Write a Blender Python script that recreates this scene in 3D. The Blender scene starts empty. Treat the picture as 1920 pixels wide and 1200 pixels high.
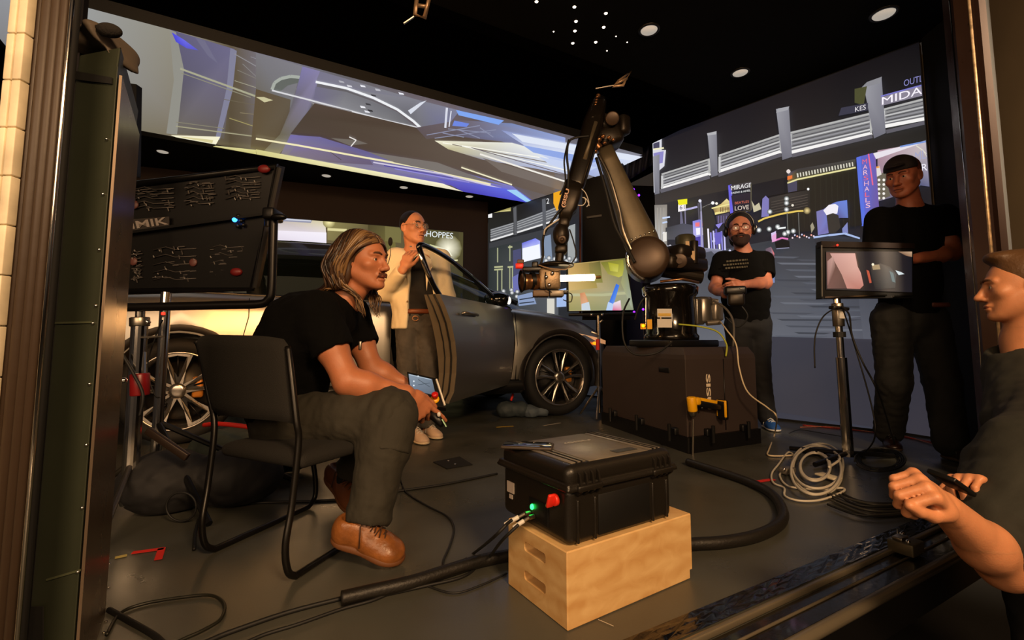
import bpy, bmesh, math, random
import numpy as np
from mathutils import Vector, Matrix, Quaternion
from math import radians, sin, cos, pi, sqrt, atan2

random.seed(7)
scene = bpy.context.scene
COL = scene.collection

# ---------------------------------------------------------------- camera
F, CX, CY, PIT, HC = 880.0, 960.0, 563.0, radians(5), 0.72
cam_d = bpy.data.cameras.new('camera')
cam = bpy.data.objects.new('camera', cam_d)
COL.objects.link(cam)
cam.location = (0, 0, HC)
cam.rotation_euler = (radians(90) + PIT, 0, 0)
cam_d.sensor_width = 36.0
cam_d.lens = F / 1920 * 36.0
cam_d.shift_y = -37.0 / 1920
cam_d.clip_start = 0.02
scene.camera = cam

# ---------------------------------------------------------------- colour and light
scene.view_settings.view_transform = 'Standard'
scene.view_settings.look = 'None'
scene.view_settings.exposure = 0.0
scene.view_settings.gamma = 1.0
scene.view_settings.use_curve_mapping = False
scene.cycles.use_denoising = True
scene.cycles.max_bounces = 6
scene.cycles.sample_clamp_indirect = 3.0
scene.cycles.caustics_reflective = False
scene.cycles.caustics_refractive = False

world = bpy.data.worlds.new('World')
scene.world = world
world.use_nodes = True
world.node_tree.nodes['Background'].inputs[0].default_value = (0.55, 0.42, 0.33, 1)
world.node_tree.nodes['Background'].inputs[1].default_value = 0.05

def area_light(name, loc, target, size, size_y, power, color, spread=180):
    d = bpy.data.lights.new(name, 'AREA')
    d.shape = 'RECTANGLE'; d.size = size; d.size_y = size_y
    d.energy = power; d.color = color; d.spread = radians(spread)
    o = bpy.data.objects.new(name, d); COL.objects.link(o)
    o.location = loc
    o.rotation_euler = (Vector(target) - Vector(loc)).to_track_quat('-Z', 'Y').to_euler()
    return o
# warm work lights of the hall behind the camera, outside the trailer, plus an added wall fill
area_light('hall_lamp', (1.3, -1.3, 2.5), (-0.1, 2.6, 0.5), 0.8, 0.5, 125, (1.0, 0.62, 0.32))
area_light('hall_lamp_side', (-1.2, -2.2, 1.9), (-1.4, 3.4, 1.0), 3.0, 1.6, 105, (1.0, 0.64, 0.36))
area_light('hall_wall_fill', (2.9, 0.4, 2.9), (4.3, 4.0, 1.4), 0.6, 0.6, 380, (1.0, 0.74, 0.48), 75)  # added unseen fill, aimed to brighten the tan hall wall

# ---------------------------------------------------------------- helpers: points from sight lines
SP, CP = sin(PIT), cos(PIT)
def ray(px, py):
    dx = (px - CX) / F; dy = (CY - py) / F
    return Vector((dx, CP - SP * dy, SP + CP * dy))
CAM = Vector((0, 0, HC))
def G(px, py, z=0.0):
    r = ray(px, py); t = (z - HC) / r.z
    return CAM + r * t
def D(px, py, Y):
    r = ray(px, py)
    return CAM + r * (Y / r.y)
def onplane(px, py, P0, N):
    r = ray(px, py)
    t = (Vector(P0) - CAM).dot(N) / r.dot(N)
    return CAM + r * t

def lin(c):
    return c / 12.92 if c <= 0.04045 else ((c + 0.055) / 1.055) ** 2.4
def rgb(h):
    if isinstance(h, str):
        h = h.lstrip('#'); return tuple(lin(int(h[i:i + 2], 16) / 255) for i in (0, 2, 4))
    return tuple(h)

# ---------------------------------------------------------------- helpers: materials
MATS = {}
def mat(name, color='#808080', rough=0.6, metal=0.0, emit=None, estr=1.0, bump=0.0, bscale=60.0, var=0.0,
        vscale=6.0, sss=0.0, coat=0.0, stretch=(1, 1, 1), rvar=0.0, trans=0.0, alpha=1.0, spec=0.5, dark=None, aniso=0.0):
    if name in MATS: return MATS[name]
    m = bpy.data.materials.new(name); m.use_nodes = True
    nt = m.node_tree; b = nt.nodes['Principled BSDF']
    c = rgb(color)
    b.inputs['Base Color'].default_value = (*c, 1)
    b.inputs['Roughness'].default_value = rough
    b.inputs['Metallic'].default_value = metal
    b.inputs['Specular IOR Level'].default_value = spec
    if sss:
        b.inputs['Subsurface Weight'].default_value = sss
        b.inputs['Subsurface Radius'].default_value = (1.0, 0.35, 0.2)
        b.inputs['Subsurface Scale'].default_value = 0.012
    if coat: b.inputs['Coat Weight'].default_value = coat; b.inputs['Coat Roughness'].default_value = 0.06
    if trans: b.inputs['Transmission Weight'].default_value = trans
    if alpha < 1: b.inputs['Alpha'].default_value = alpha
    if emit is not None:
        b.inputs['Emission Color'].default_value = (*rgb(emit), 1)
        b.inputs['Emission Strength'].default_value = estr
    L = nt.links
    if bump or var or rvar:
        tc = nt.nodes.new('ShaderNodeTexCoord'); mp = nt.nodes.new('ShaderNodeMapping')
        mp.inputs['Scale'].default_value = stretch
        L.new(tc.outputs['Object'], mp.inputs['Vector'])
    if var or rvar:
        n = nt.nodes.new('ShaderNodeTexNoise'); n.inputs['Scale'].default_value = vscale
        n.inputs['Detail'].default_value = 5
        L.new(mp.outputs[0], n.inputs['Vector'])
        if var:
            mx = nt.nodes.new('ShaderNodeMix'); mx.data_type = 'RGBA'
            d = rgb(dark) if dark else tuple(x * (1 - var) for x in c)
            mx.inputs[6].default_value = (*d, 1)
            mx.inputs[7].default_value = (*(c if dark else tuple(min(1, x * (1 + var)) for x in c)), 1)
            cr = nt.nodes.new('ShaderNodeMapRange'); cr.inputs[1].default_value = 0.35; cr.inputs[2].default_value = 0.65
            L.new(n.outputs[0], cr.inputs[0]); L.new(cr.outputs[0], mx.inputs[0]); L.new(mx.outputs[2], b.inputs['Base Color'])
        if rvar:
            mr = nt.nodes.new('ShaderNodeMapRange')
            mr.inputs[1].default_value = 0.3; mr.inputs[2].default_value = 0.7
            mr.inputs[3].default_value = max(0.02, rough - rvar); mr.inputs[4].default_value = min(1, rough + rvar)
            L.new(n.outputs[0], mr.inputs[0]); L.new(mr.outputs[0], b.inputs['Roughness'])
    if bump:
        n2 = nt.nodes.new('ShaderNodeTexNoise'); n2.inputs['Scale'].default_value = bscale; n2.inputs['Detail'].default_value = 3
        L.new(mp.outputs[0], n2.inputs['Vector'])
        bp = nt.nodes.new('ShaderNodeBump'); bp.inputs['Strength'].default_value = bump; bp.inputs['Distance'].default_value = 0.004
        L.new(n2.outputs[0], bp.inputs['Height']); L.new(bp.outputs[0], b.inputs['Normal'])
    MATS[name] = m
    return m

def screen_mat(name='screen_pixels', k=1.0, rough=0.5):
    if name in MATS: return MATS[name]
    m = bpy.data.materials.new(name); m.use_nodes = True
    nt = m.node_tree; b = nt.nodes['Principled BSDF']
    a = nt.nodes.new('ShaderNodeAttribute'); a.attribute_name = 'Col'
    b.inputs['Base Color'].default_value = (0.012, 0.012, 0.014, 1)
    b.inputs['Roughness'].default_value = rough
    nt.links.new(a.outputs['Color'], b.inputs['Emission Color'])
    b.inputs['Emission Strength'].default_value = k
    MATS[name] = m
    return m

# ---------------------------------------------------------------- helpers: objects
ROOTM = {}
def tag(o, label=None, cat=None, group=None, kind=None):
    if label: o['label'] = label
    if cat: o['category'] = cat
    if group: o['group'] = group
    if kind: o['kind'] = kind
    return o
def thing(name, loc, label, cat, group=None, rz=0.0):
    o = bpy.data.objects.new(name, None); o.empty_display_size = 0.1
    COL.objects.link(o); o.location = Vector(loc); o.rotation_euler = (0, 0, rz)
    ROOTM[o] = Matrix.Translation(Vector(loc)) @ Matrix.Rotation(rz, 4, 'Z')
    return tag(o, label, cat, group)

def link_mesh(name, me, m, parent=None, smooth=None):
    """me holds world coordinates; the object is re-centred on its parent's (or its own) base."""
    if parent is not None:
        M = ROOTM[parent]
    else:
        n = len(me.vertices)
        co = np.empty(n * 3, 'f'); me.vertices.foreach_get('co', co); co = co.reshape(-1, 3)
        lo, hi = co.min(0), co.max(0)
        M = Matrix.Translation(Vector(((lo[0] + hi[0]) / 2, (lo[1] + hi[1]) / 2, lo[2])))
    me.transform(M.inverted())
    o = bpy.data.objects.new(name, me); COL.objects.link(o)
    if parent is not None:
        o.parent = parent
    else:
        o.matrix_world = M
    ROOTM[o] = M
    if m is not None and not me.materials:
        me.materials.append(m)
    return o

class MB:
    """collects shapes in world coordinates; build() links them as one mesh object"""
    def __init__(s): s.bm = bmesh.new()
    def _new(s, verts, faces, smooth=False, mi=0):
        vs = [s.bm.verts.new(v) for v in verts]
        for f in faces:
            try:
                fc = s.bm.faces.new([vs[i] for i in f]); fc.smooth = smooth; fc.material_index = mi
            except ValueError: pass
        return s
    def box(s, c, size, R=None, bev=0.0, seg=2, mi=0):
        b = bmesh.new(); bmesh.ops.create_cube(b, size=1)
        bmesh.ops.scale(b, vec=size, verts=b.verts)
        if bev > 0:
            bmesh.ops.bevel(b, geom=b.edges[:], offset=min(bev, min(size) * 0.49), segments=seg, profile=0.5, affect='EDGES')
        M = Matrix.Translation(Vector(c)) @ (R.to_4x4() if R is not None else Matrix())
        bmesh.ops.transform(b, matrix=M, verts=b.verts)
        b.verts.index_update()
        s._new([v.co.copy() for v in b.verts], [[v.index for v in f.verts] for f in b.faces], bev > 0, mi)
        b.free(); return s
    def bar(s, a, b, w, h, up=(0, 0, 1), bev=0.0, mi=0):
        a, b = Vector(a), Vector(b); d = b - a
        return s.box((a + b) / 2, (d.length, w, h), frame(d, up), bev, mi=mi)
    def tube(s, pts, r, n=10, caps=True, mi=0, smooth=True):
        pts = [Vector(p) for p in pts]
        rr = r if isinstance(r, (list, tuple)) else [r] * len(pts)
        T = []
        for i in range(len(pts)):
            a = pts[max(0, i - 1)]; b = pts[min(len(pts) - 1, i + 1)]
            t = (b - a); T.append(t.normalized() if t.length > 1e-9 else Vector((0, 0, 1)))
        up = Vector((0, 0, 1)) if abs(T[0].z) < 0.9 else Vector((1, 0, 0))
        nrm = (up - T[0] * up.dot(T[0])).normalized()
        V = []; Fc = []
        for i, p in enumerate(pts):
            nrm = (nrm - T[i] * nrm.dot(T[i])).normalized(); bi = T[i].cross(nrm)
            for k in range(n):
                a = 2 * pi * k / n
                V.append(p + (nrm * cos(a) + bi * sin(a)) * rr[i])
        for i in range(len(pts) - 1):
            for k in range(n):
                Fc.append((i * n + k, i * n + (k + 1) % n, (i + 1) * n + (k + 1) % n, (i + 1) * n + k))
        if caps:
            Fc.append(tuple(range(n))[::-1]); Fc.append(tuple((len(pts) - 1) * n + k for k in range(n)))
        return s._new(V, Fc, smooth, mi)
    def cyl(s, a, b, r, n=24, mi=0, bev=0.0):
        a, b = Vector(a), Vector(b)
        if bev > 0:
            d = (b - a).normalized()
            pr = [(0, r - bev), (bev * .3, r - bev * .3), (bev, r)]
            L = (b - a).length
            prof = [(0.0, 0.0)] + pr + [(L - x, y) for x, y in pr[::-1]] + [(L, 0.0)]
            return s.lathe(a, d, prof, n, mi=mi)
        return s.tube([a, b], r, n, mi=mi) if r < 0.004 else s.lathe(a, b - a, [(0, 0), (0, r), ((b - a).length, r), ((b - a).length, 0)], n, smooth=False, mi=mi)
    def lathe(s, base, axis, prof, n=28, smooth=True, mi=0):
        base = Vector(base); ax = Vector(axis).normalized()
        up = Vector((0, 0, 1)) if abs(ax.z) < 0.9 else Vector((1, 0, 0))
        u = (up - ax * up.dot(ax)).normalized(); w = ax.cross(u)
        V = []; Fc = []; rows = []
        for (h, r) in prof:
            if r < 1e-6:
                rows.append([len(V)]); V.append(base + ax * h)
            else:
                rows.append(list(range(len(V), len(V) + n)))
                for k in range(n):
                    a = 2 * pi * k / n
                    V.append(base + ax * h + (u * cos(a) + w * sin(a)) * r)
        for i in range(len(rows) - 1):
            A, B = rows[i], rows[i + 1]
            for k in range(n):
                k2 = (k + 1) % n
                if len(A) == 1 and len(B) == 1: break
                if len(A) == 1: Fc.append((A[0], B[k], B[k2])[::-1])
                elif len(B) == 1: Fc.append((A[k], A[k2], B[0])[::-1])
                else: Fc.append((A[k], A[k2], B[k2], B[k])[::-1])
        return s._new(V, Fc, smooth, mi)
    def ball(s, c, r, n=16, m=10, mi=0, R=None):
        r = Vector((r, r, r)) if not hasattr(r, '__len__') else Vector(r)
        V = [Vector((0, 0, r.z))]; Fc = []
        for i in range(1, m):
            t = pi * i / m
            for k in range(n):
                a = 2 * pi * k / n
                V.append(Vector((r.x * sin(t) * cos(a), r.y * sin(t) * sin(a), r.z * cos(t))))
        V.append(Vector((0, 0, -r.z)))
        for k in range(n): Fc.append((0, 1 + k, 1 + (k + 1) % n))
        for i in range(m - 2):
            for k in range(n):
                a = 1 + i * n
                Fc.append((a + k, a + n + k, a + n + (k + 1) % n, a + (k + 1) % n))
        a = 1 + (m - 2) * n
        for k in range(n): Fc.append((a + k, len(V) - 1, a + (k + 1) % n))
        if R is not None: V = [R @ v for v in V]
        c = Vector(c)
        return s._new([v + c for v in V], Fc, True, mi)
    def prism(s, poly, off, mi=0, smooth=False):
        """poly: planar polygon of Vectors, off: extrusion vector"""
        n = len(poly); off = Vector(off)
        V = [Vector(p) for p in poly] + [Vector(p) + off for p in poly]
        Fc = [tuple(range(n))[::-1], tuple(range(n, 2 * n))]
        s._new(V, Fc, False, mi)
        # side walls on their own verts keep shading crisp
        V2 = V; F2 = [(i, (i + 1) % n, n + (i + 1) % n, n + i) for i in range(n)]
        return s._new(V2, F2, smooth, mi)
    def grid(s, rows, smooth=True, closed=False, mi=0, caps=False):
        V = [Vector(p) for r in rows for p in r]; n = len(rows[0]); Fc = []
        for i in range(len(rows) - 1):
            for k in range(n if closed else n - 1):
                k2 = (k + 1) % n
                Fc.append((i * n + k, i * n + k2, (i + 1) * n + k2, (i + 1) * n + k))
        if caps:
            Fc.append(tuple(range(n))[::-1]); Fc.append(tuple(range((len(rows) - 1) * n, len(rows) * n)))
        return s._new(V, Fc, smooth, mi)
    def build(s, name, m, parent=None, bevel=0.0, solid=0.0, weld=False):
        if weld: bmesh.ops.remove_doubles(s.bm, verts=s.bm.verts, dist=1e-4)
        bmesh.ops.recalc_face_normals(s.bm, faces=s.bm.faces)
        me = bpy.data.meshes.new(name); s.bm.to_mesh(me); s.bm.free()
        ms = m if isinstance(m, (list, tuple)) else [m]
        for x in ms: me.materials.append(x)
        o = link_mesh(name, me, None, parent)
        if solid:
            md = o.modifiers.new('thick', 'SOLIDIFY'); md.thickness = solid; md.offset = -1
        if bevel:
            md = o.modifiers.new('bevel', 'BEVEL'); md.width = bevel; md.segments = 2; md.limit_method = 'ANGLE'
        return o

def frame(xd, up=(0, 0, 1)):
    x = Vector(xd).normalized(); u = Vector(up)
    if abs(x.dot(u.normalized())) > 0.98: u = Vector((0, 1, 0)) if abs(x.y) < 0.9 else Vector((1, 0, 0))
    y = u.cross(x).normalized(); z = x.cross(y)
    return Matrix((x, y, z)).transposed()

def spline(pts, n=8, closed=False):
    """Catmull-Rom through the points"""
    P = [Vector(p) for p in pts]; out = []
    N = len(P)
    rng = range(N) if closed else range(N - 1)
    for i in rng:
        if closed: p0, p1, p2, p3 = P[i - 1], P[i], P[(i + 1) % N], P[(i + 2) % N]
        else: p0, p1, p2, p3 = P[max(0, i - 1)], P[i], P[i + 1], P[min(N - 1, i + 2)]
        for k in range(n):
            t = k / n
            out.append(0.5 * ((2 * p1) + (p2 - p0) * t + (2 * p0 - 5 * p1 + 4 * p2 - p3) * t * t + (3 * p1 - p0 - 3 * p2 + p3) * t ** 3))
    out.append(P[0].copy() if closed else P[-1].copy())
    return out

def cable(name, pts, r, m, label=None, parent=None, n=8, sub=8, cat='cable', group=None):
    o = MB().tube(spline(pts, sub), r, n).build(name, m, parent)
    if parent is None: tag(o, label, cat, group)
    return o

def glyphs(text, size=1.0, bold=0.0, space=1.0):
    """triangulated flat text: (verts 2d, faces), baseline at y=0, starts at x=0"""
    c = bpy.data.curves.new('t', 'FONT'); c.body = text; c.size = size; c.offset = bold; c.space_character = space
    c.resolution_u = 3
    o = bpy.data.objects.new('t', c); COL.objects.link(o)
    dg = bpy.context.evaluated_depsgraph_get()
    me = o.evaluated_get(dg).to_mesh()
    V = [(v.co.x, v.co.y) for v in me.vertices]; Fc = [tuple(p.vertices) for p in me.polygons]
    o.evaluated_get(dg).to_mesh_clear()
    bpy.data.objects.remove(o); bpy.data.curves.remove(c)
    return V, Fc

def text_mesh(name, text, m, parent, origin, xd, yd, width=None, height=None, bold=0.0, depth=0.0008, font_space=1.0):
    """lettering on a surface: origin = lower-left, xd/yd = writing and up directions"""
    V, Fc = glyphs(text, 1.0, bold, font_space)
    xs = [v[0] for v in V]; ys = [v[1] for v in V]
    x0, x1, y0, y1 = min(xs), max(xs), min(ys), max(ys)
    sx = (width / (x1 - x0)) if width else height / (y1 - y0)
    sy = (height / (y1 - y0)) if height else sx
    xd, yd = Vector(xd).normalized(), Vector(yd).normalized(); nd = xd.cross(yd)
    o = Vector(origin)
    W = [o + xd * ((x - x0) * sx) + yd * ((y - y0) * sy) + nd * depth for x, y in V]
    me = bpy.data.meshes.new(name); me.from_pydata([tuple(w) for w in W], [], Fc); me.update()
    me.materials.append(m)
    return link_mesh(name, me, None, parent)

# ---------------------------------------------------------------- pictures shown by screens
class Art:
    """coloured polygons lying in the plane of a screen"""
    def __init__(s, P0, N, view_step=0.0004):
        s.P0 = Vector(P0); s.N = Vector(N).normalized(); s.V = []; s.F = []; s.C = []; s.k = 0; s.step = view_step
        if s.N.dot(CAM - s.P0) < 0: s.N = -s.N
        s.lim = []
    def _p(s, x, y):
        q = onplane(x, y, s.P0, s.N)
        for o, ax, lo, hi in s.lim:                 # keep the picture inside the panel
            h = (q - o).dot(ax)
            if h < lo: q = q + ax * (lo - h)
            elif h > hi: q = q + ax * (hi - h)
        return q + s.N * (s.step * s.k)
    def layer(s): s.k += 1
    def poly(s, pts, col, cols=None, layer=True):
        if layer: s.layer()
        b = len(s.V); s.V += [s._p(*p) for p in pts]
        s.F.append(tuple(range(b, b + len(pts)))); s.C.append([rgb(c) for c in cols] if cols else [rgb(col)] * len(pts))
    def line(s, pts, w, col, w2=None, layer=True):
        if layer: s.layer()
        for i in range(len(pts) - 1):
            a, b = Vector(pts[i]), Vector(pts[i + 1]); d = (b - a)
            if d.length < 1e-6: continue
            n = Vector((-d.y, d.x)).normalized() * 0.5
            wa = w; wb = w if w2 is None else w2
            s.poly([tuple(a + n * wa), tuple(b + n * wb), tuple(b - n * wb), tuple(a - n * wa)], col, layer=False)
    def dot(s, x, y, r, col, layer=True):
        s.poly([(x + r * cos(a * pi / 4), y + r * sin(a * pi / 4)) for a in range(8)], col, layer=layer)
    def glow(s, x, y, r, col, bg):
        s.layer(); c = rgb(col); g = rgb(bg)
        for a in range(12):
            t0, t1 = a * pi / 6, (a + 1) * pi / 6
            s.poly([(x, y), (x + r * cos(t0), y + r * sin(t0)), (x + r * cos(t1), y + r * sin(t1))], None, [c, g, g], layer=False)
    def text(s, txt, p, xv, yv, col, bold=0.02):
        """p = lower-left pixel, xv = pixel vector spanned by the whole word, yv = pixel vector of its height"""
        s.layer(); V, Fc = glyphs(txt, 1.0, 0.0)
        xs = [v[0] for v in V]; ys = [v[1] for v in V]; x0, x1, y0, y1 = min(xs), max(xs), min(ys), max(ys)
        b = len(s.V)
        for x, y in V:
            u = (x - x0) / (x1 - x0); v = (y - y0) / (y1 - y0)
            s.V.append(s._p(p[0] + xv[0] * u + yv[0] * v, p[1] + xv[1] * u + yv[1] * v))
        for f in Fc: s.F.append(tuple(b + i for i in f)); s.C.append([rgb(col)] * len(f))
    def build(s, name, m, parent):
        me = bpy.data.meshes.new(name)
        me.from_pydata([tuple(v) for v in s.V], [], s.F); me.update()
        ca = me.color_attributes.new('Col', 'FLOAT_COLOR', 'CORNER')
        flat = []
        for p, cs in zip(me.polygons, s.C):
            for c in cs: flat += [c[0], c[1], c[2], 1.0]
        ca.data.foreach_set('color', flat)
        me.materials.append(m)
        return link_mesh(name, me, None, parent)

# ---------------------------------------------------------------- organic bodies: smooth-blended distance field
def _v(a): return np.array(a, dtype=np.float32)
class Field:
    def __init__(s, res=0.006):
        s.res = res; s.pr = []; s.folds = []
    def add(s, fn, lo, hi, k=0.02, op='add'):
        s.pr.append((fn, _v(lo), _v(hi), k, op)); return s
    def cap(s, a, b, ra, rb, k=0.02, op='add'):
        a, b = _v(a), _v(b); ab = b - a; L2 = float(ab @ ab) + 1e-12
        def fn(X, Y, Z):
            px, py, pz = X - a[0], Y - a[1], Z - a[2]
            t = np.clip((px * ab[0] + py * ab[1] + pz * ab[2]) / L2, 0, 1)
            d = np.sqrt((px - ab[0] * t) ** 2 + (py - ab[1] * t) ** 2 + (pz - ab[2] * t) ** 2)
            return d - (ra + (rb - ra) * t)
        r = max(ra, rb)
        return s.add(fn, np.minimum(a, b) - r, np.maximum(a, b) + r, k, op)
    def chain(s, pts, rs, k=0.02):
        for i in range(len(pts) - 1): s.cap(pts[i], pts[i + 1], rs[i], rs[i + 1], k)
        return s
    def ecap(s, a, b, ra, rb, side, k=0.02, op='add', pw=2.0):
        """capsule with elliptic section: ra/rb = (half width along side, half depth)"""
        a, b = _v(a), _v(b); ab = b - a; L = float(np.sqrt(ab @ ab)) + 1e-9; ax = ab / L
        sd = _v(side); sd = sd - ax * (sd @ ax); sd /= np.sqrt(sd @ sd); nd = np.cross(ax, sd)
        def fn(X, Y, Z):
            px, py, pz = X - a[0], Y - a[1], Z - a[2]
            h = px * ax[0] + py * ax[1] + pz * ax[2]
            t = np.clip(h / L, 0, 1); e = h - t * L
            u = px * sd[0] + py * sd[1] + pz * sd[2]; w = px * nd[0] + py * nd[1] + pz * nd[2]
            W = ra[0] + (rb[0] - ra[0]) * t; Dp = ra[1] + (rb[1] - ra[1]) * t
            m = np.minimum(W, Dp)
            if pw == 2.0: q = np.sqrt((u / W) ** 2 + (w / Dp) ** 2 + (e / m) ** 2)
            else: q = (np.abs(u / W) ** pw + np.abs(w / Dp) ** pw + np.abs(e / m) ** pw) ** (1 / pw)
            return (q - 1) * m
        r = max(*ra, *rb)
        return s.add(fn, np.minimum(a, b) - r, np.maximum(a, b) + r, k, op)
    def ell(s, c, r, R=None, k=0.02, op='add'):
        c = _v(c); r = _v(r); Rm = np.array(R, dtype=np.float32) if R is not None else np.eye(3, dtype=np.float32)
        def fn(X, Y, Z):
            px, py, pz = X - c[0], Y - c[1], Z - c[2]
            q = [(px * Rm[0, i] + py * Rm[1, i] + pz * Rm[2, i]) / r[i] for i in range(3)]
            k0 = np.sqrt(q[0] ** 2 + q[1] ** 2 + q[2] ** 2)
            k1 = np.sqrt((q[0] / r[0]) ** 2 + (q[1] / r[1]) ** 2 + (q[2] / r[2]) ** 2) + 1e-9
            return k0 * (k0 - 1) / k1
        m = float(r.max())
        return s.add(fn, c - m, c + m, k, op)
    def rbox(s, c, h, R=None, rad=0.01, k=0.02, op='add'):
        c = _v(c); h = _v(h) - rad; Rm = np.array(R, dtype=np.float32) if R is not None else np.eye(3, dtype=np.float32)
        def fn(X, Y, Z):
            px, py, pz = X - c[0], Y - c[1], Z - c[2]
            q = [np.abs(px * Rm[0, i] + py * Rm[1, i] + pz * Rm[2, i]) - h[i] for i in range(3)]
            o = np.sqrt(np.maximum(q[0], 0) ** 2 + np.maximum(q[1], 0) ** 2 + np.maximum(q[2], 0) ** 2)
            return o + np.minimum(np.maximum(np.maximum(q[0], q[1]), q[2]), 0) - rad
        m = float(np.sqrt(((h + rad) ** 2).sum()))
        return s.add(fn, c - m, c + m, k, op)
    def half(s, p, n, k=0.004, lo=None, hi=None):
        """cut away everything on the side of the plane its normal points to"""
        p, n = _v(p), _v(n); n = n / np.sqrt(n @ n)
        def fn(X, Y, Z): return -((X - p[0]) * n[0] + (Y - p[1]) * n[1] + (Z - p[2]) * n[2])
        return s.add(fn, lo if lo is not None else (-1e3,) * 3, hi if hi is not None else (1e3,) * 3, k, 'sub')
    def fold(s, amp, freq, dirs=None, seed=0, lo=None, hi=None, sharp=False):
        s.folds.append((amp, freq, seed, dirs, lo, hi, sharp)); return s
    def mesh(s, lo=None, hi=None, res=None):
        res = res or s.res
        adds = [p for p in s.pr if p[4] == 'add']
        if lo is None:
            lo = np.min([p[1] for p in adds], 0) - 0.02; hi = np.max([p[2] for p in adds], 0) + 0.02
        lo, hi = _v(lo), _v(hi)
        n = np.maximum(np.ceil((hi - lo) / res).astype(int) + 1, 3)
        ax = [lo[i] + np.arange(n[i], dtype=np.float32) * res for i in range(3)]
        f = np.full(tuple(n), 0.5, dtype=np.float32)
        order = s.pr if not s.folds else [p for p in s.pr if p[4] == 'add'] + [None] + [p for p in s.pr if p[4] == 'sub']
        for pr_ in order:
            if pr_ is None:
                s._folds(f, ax); continue
            fn, plo, phi, k, op = pr_
            pad = k + 2.5 * res
            i0 = np.clip(np.floor((plo - pad - lo) / res).astype(int), 0, n); i1 = np.clip(np.ceil((phi + pad - lo) / res).astype(int) + 1, 0, n)
            if (i1 <= i0).any(): continue
            sl = tuple(slice(i0[j], i1[j]) for j in range(3))
            X = ax[0][sl[0]][:, None, None]; Y = ax[1][sl[1]][None, :, None]; Z = ax[2][sl[2]][None, None, :]
            d = fn(X, Y, Z).astype(np.float32); g = f[sl]
            if op == 'add':
                h = np.maximum(k - np.abs(g - d), 0) / k; f[sl] = np.minimum(g, d) - h * h * k * 0.25
            else:
                d = -d; h = np.maximum(k - np.abs(g - d), 0) / k; f[sl] = np.maximum(g, d) + h * h * k * 0.25
        return surface_nets(f, lo, res)
    def _folds(s, f, ax):
        for amp, freq, seed, dirs, flo, fhi, sharp in s.folds:
            rng = np.random.RandomState(seed)
            X = ax[0][:, None, None]; Y = ax[1][None, :, None]; Z = ax[2][None, None, :]
            acc = 0
            ds = dirs if dirs is not None else [rng.randn(3) for _ in range(4)]
            for dv in ds:
                dv = _v(dv); dv = dv / np.sqrt(dv @ dv); o = _v(rng.randn(3)); o /= np.sqrt(o @ o)
                ph = rng.rand() * 6.28; w = 0.35 + 0.3 * rng.rand()
                warp = np.sin((X * o[0] + Y * o[1] + Z * o[2]) * freq * w + ph) * 1.6
                w_ = np.sin((X * dv[0] + Y * dv[1] + Z * dv[2]) * freq + warp + ph * 2)
                acc = acc + (1 - 2 * np.sqrt(w_ * w_ + 0.02) if sharp else w_)
            acc = acc / len(ds)
            if flo is not None:
                msk = np.ones_like(f)
                for j, A in enumerate((X, Y, Z)):
                    msk = msk * np.clip((A - flo[j]) / 0.05, 0, 1) * np.clip((fhi[j] - A) / 0.05, 0, 1)
                acc = acc * msk
            f += (amp * acc).astype(np.float32)

def surface_nets(f, lo, res):
    s = f < 0
    c = [s[i:s.shape[0] - 1 + i, j:s.shape[1] - 1 + j, k:s.shape[2] - 1 + k] for i in (0, 1) for j in (0, 1) for k in (0, 1)]
    cnt = sum(x.astype(np.int8) for x in c)
    mix = (cnt > 0) & (cnt < 8)
    idx = np.argwhere(mix)
    vid = np.full(mix.shape, -1, dtype=np.int64); vid[mix] = np.arange(len(idx))
    corners = [(i, j, k) for i in (0, 1) for j in (0, 1) for k in (0, 1)]
    val = np.stack([f[idx[:, 0] + i, idx[:, 1] + j, idx[:, 2] + k] for i, j, k in corners], 1)
    acc = np.zeros((len(idx), 3), dtype=np.float64); num = np.zeros(len(idx))
    for a in range(8):
        for ax in range(3):
            if corners[a][ax]: continue
            b = [q for q in range(8) if all(corners[q][t] == corners[a][t] + (1 if t == ax else 0) for t in range(3))][0]
            va, vb = val[:, a], val[:, b]; cr = (va < 0) != (vb < 0)
            t = np.where(cr, va / np.where(cr, va - vb, 1), 0)
            p = np.tile(np.array(corners[a], dtype=np.float64), (len(idx), 1)); p[:, ax] += t
            acc[cr] += p[cr]; num[cr] += 1
    V = (idx + acc / num[:, None]) * res + lo
    quads = []
    for ax in range(3):
        o1, o2 = [(1, 2), (2, 0), (0, 1)][ax]
        sl_a = [slice(1, -1)] * 3; sl_b = [slice(1, -1)] * 3
        sl_a[ax] = slice(0, -1); sl_b[ax] = slice(1, None)
        A = s[tuple(sl_a)]; B = s[tuple(sl_b)]
        e = np.argwhere(A != B)
        if not len(e): continue
        base = e.copy()
        for t in range(3):
            if t != ax: base[:, t] += 1
        flip = A[e[:, 0], e[:, 1], e[:, 2]]
        def cell(d1, d2):
            q = base.copy(); q[:, o1] -= d1; q[:, o2] -= d2
            return vid[q[:, 0], q[:, 1], q[:, 2]]
        q = np.stack([cell(1, 1), cell(0, 1), cell(0, 0), cell(1, 0)], 1)
        q[~flip] = q[~flip][:, ::-1]
        quads.append(q)
    Q = np.concatenate(quads) if quads else np.zeros((0, 4), int)
    Q = Q[(Q >= 0).all(1)]
    return V.astype(np.float32), Q

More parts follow.
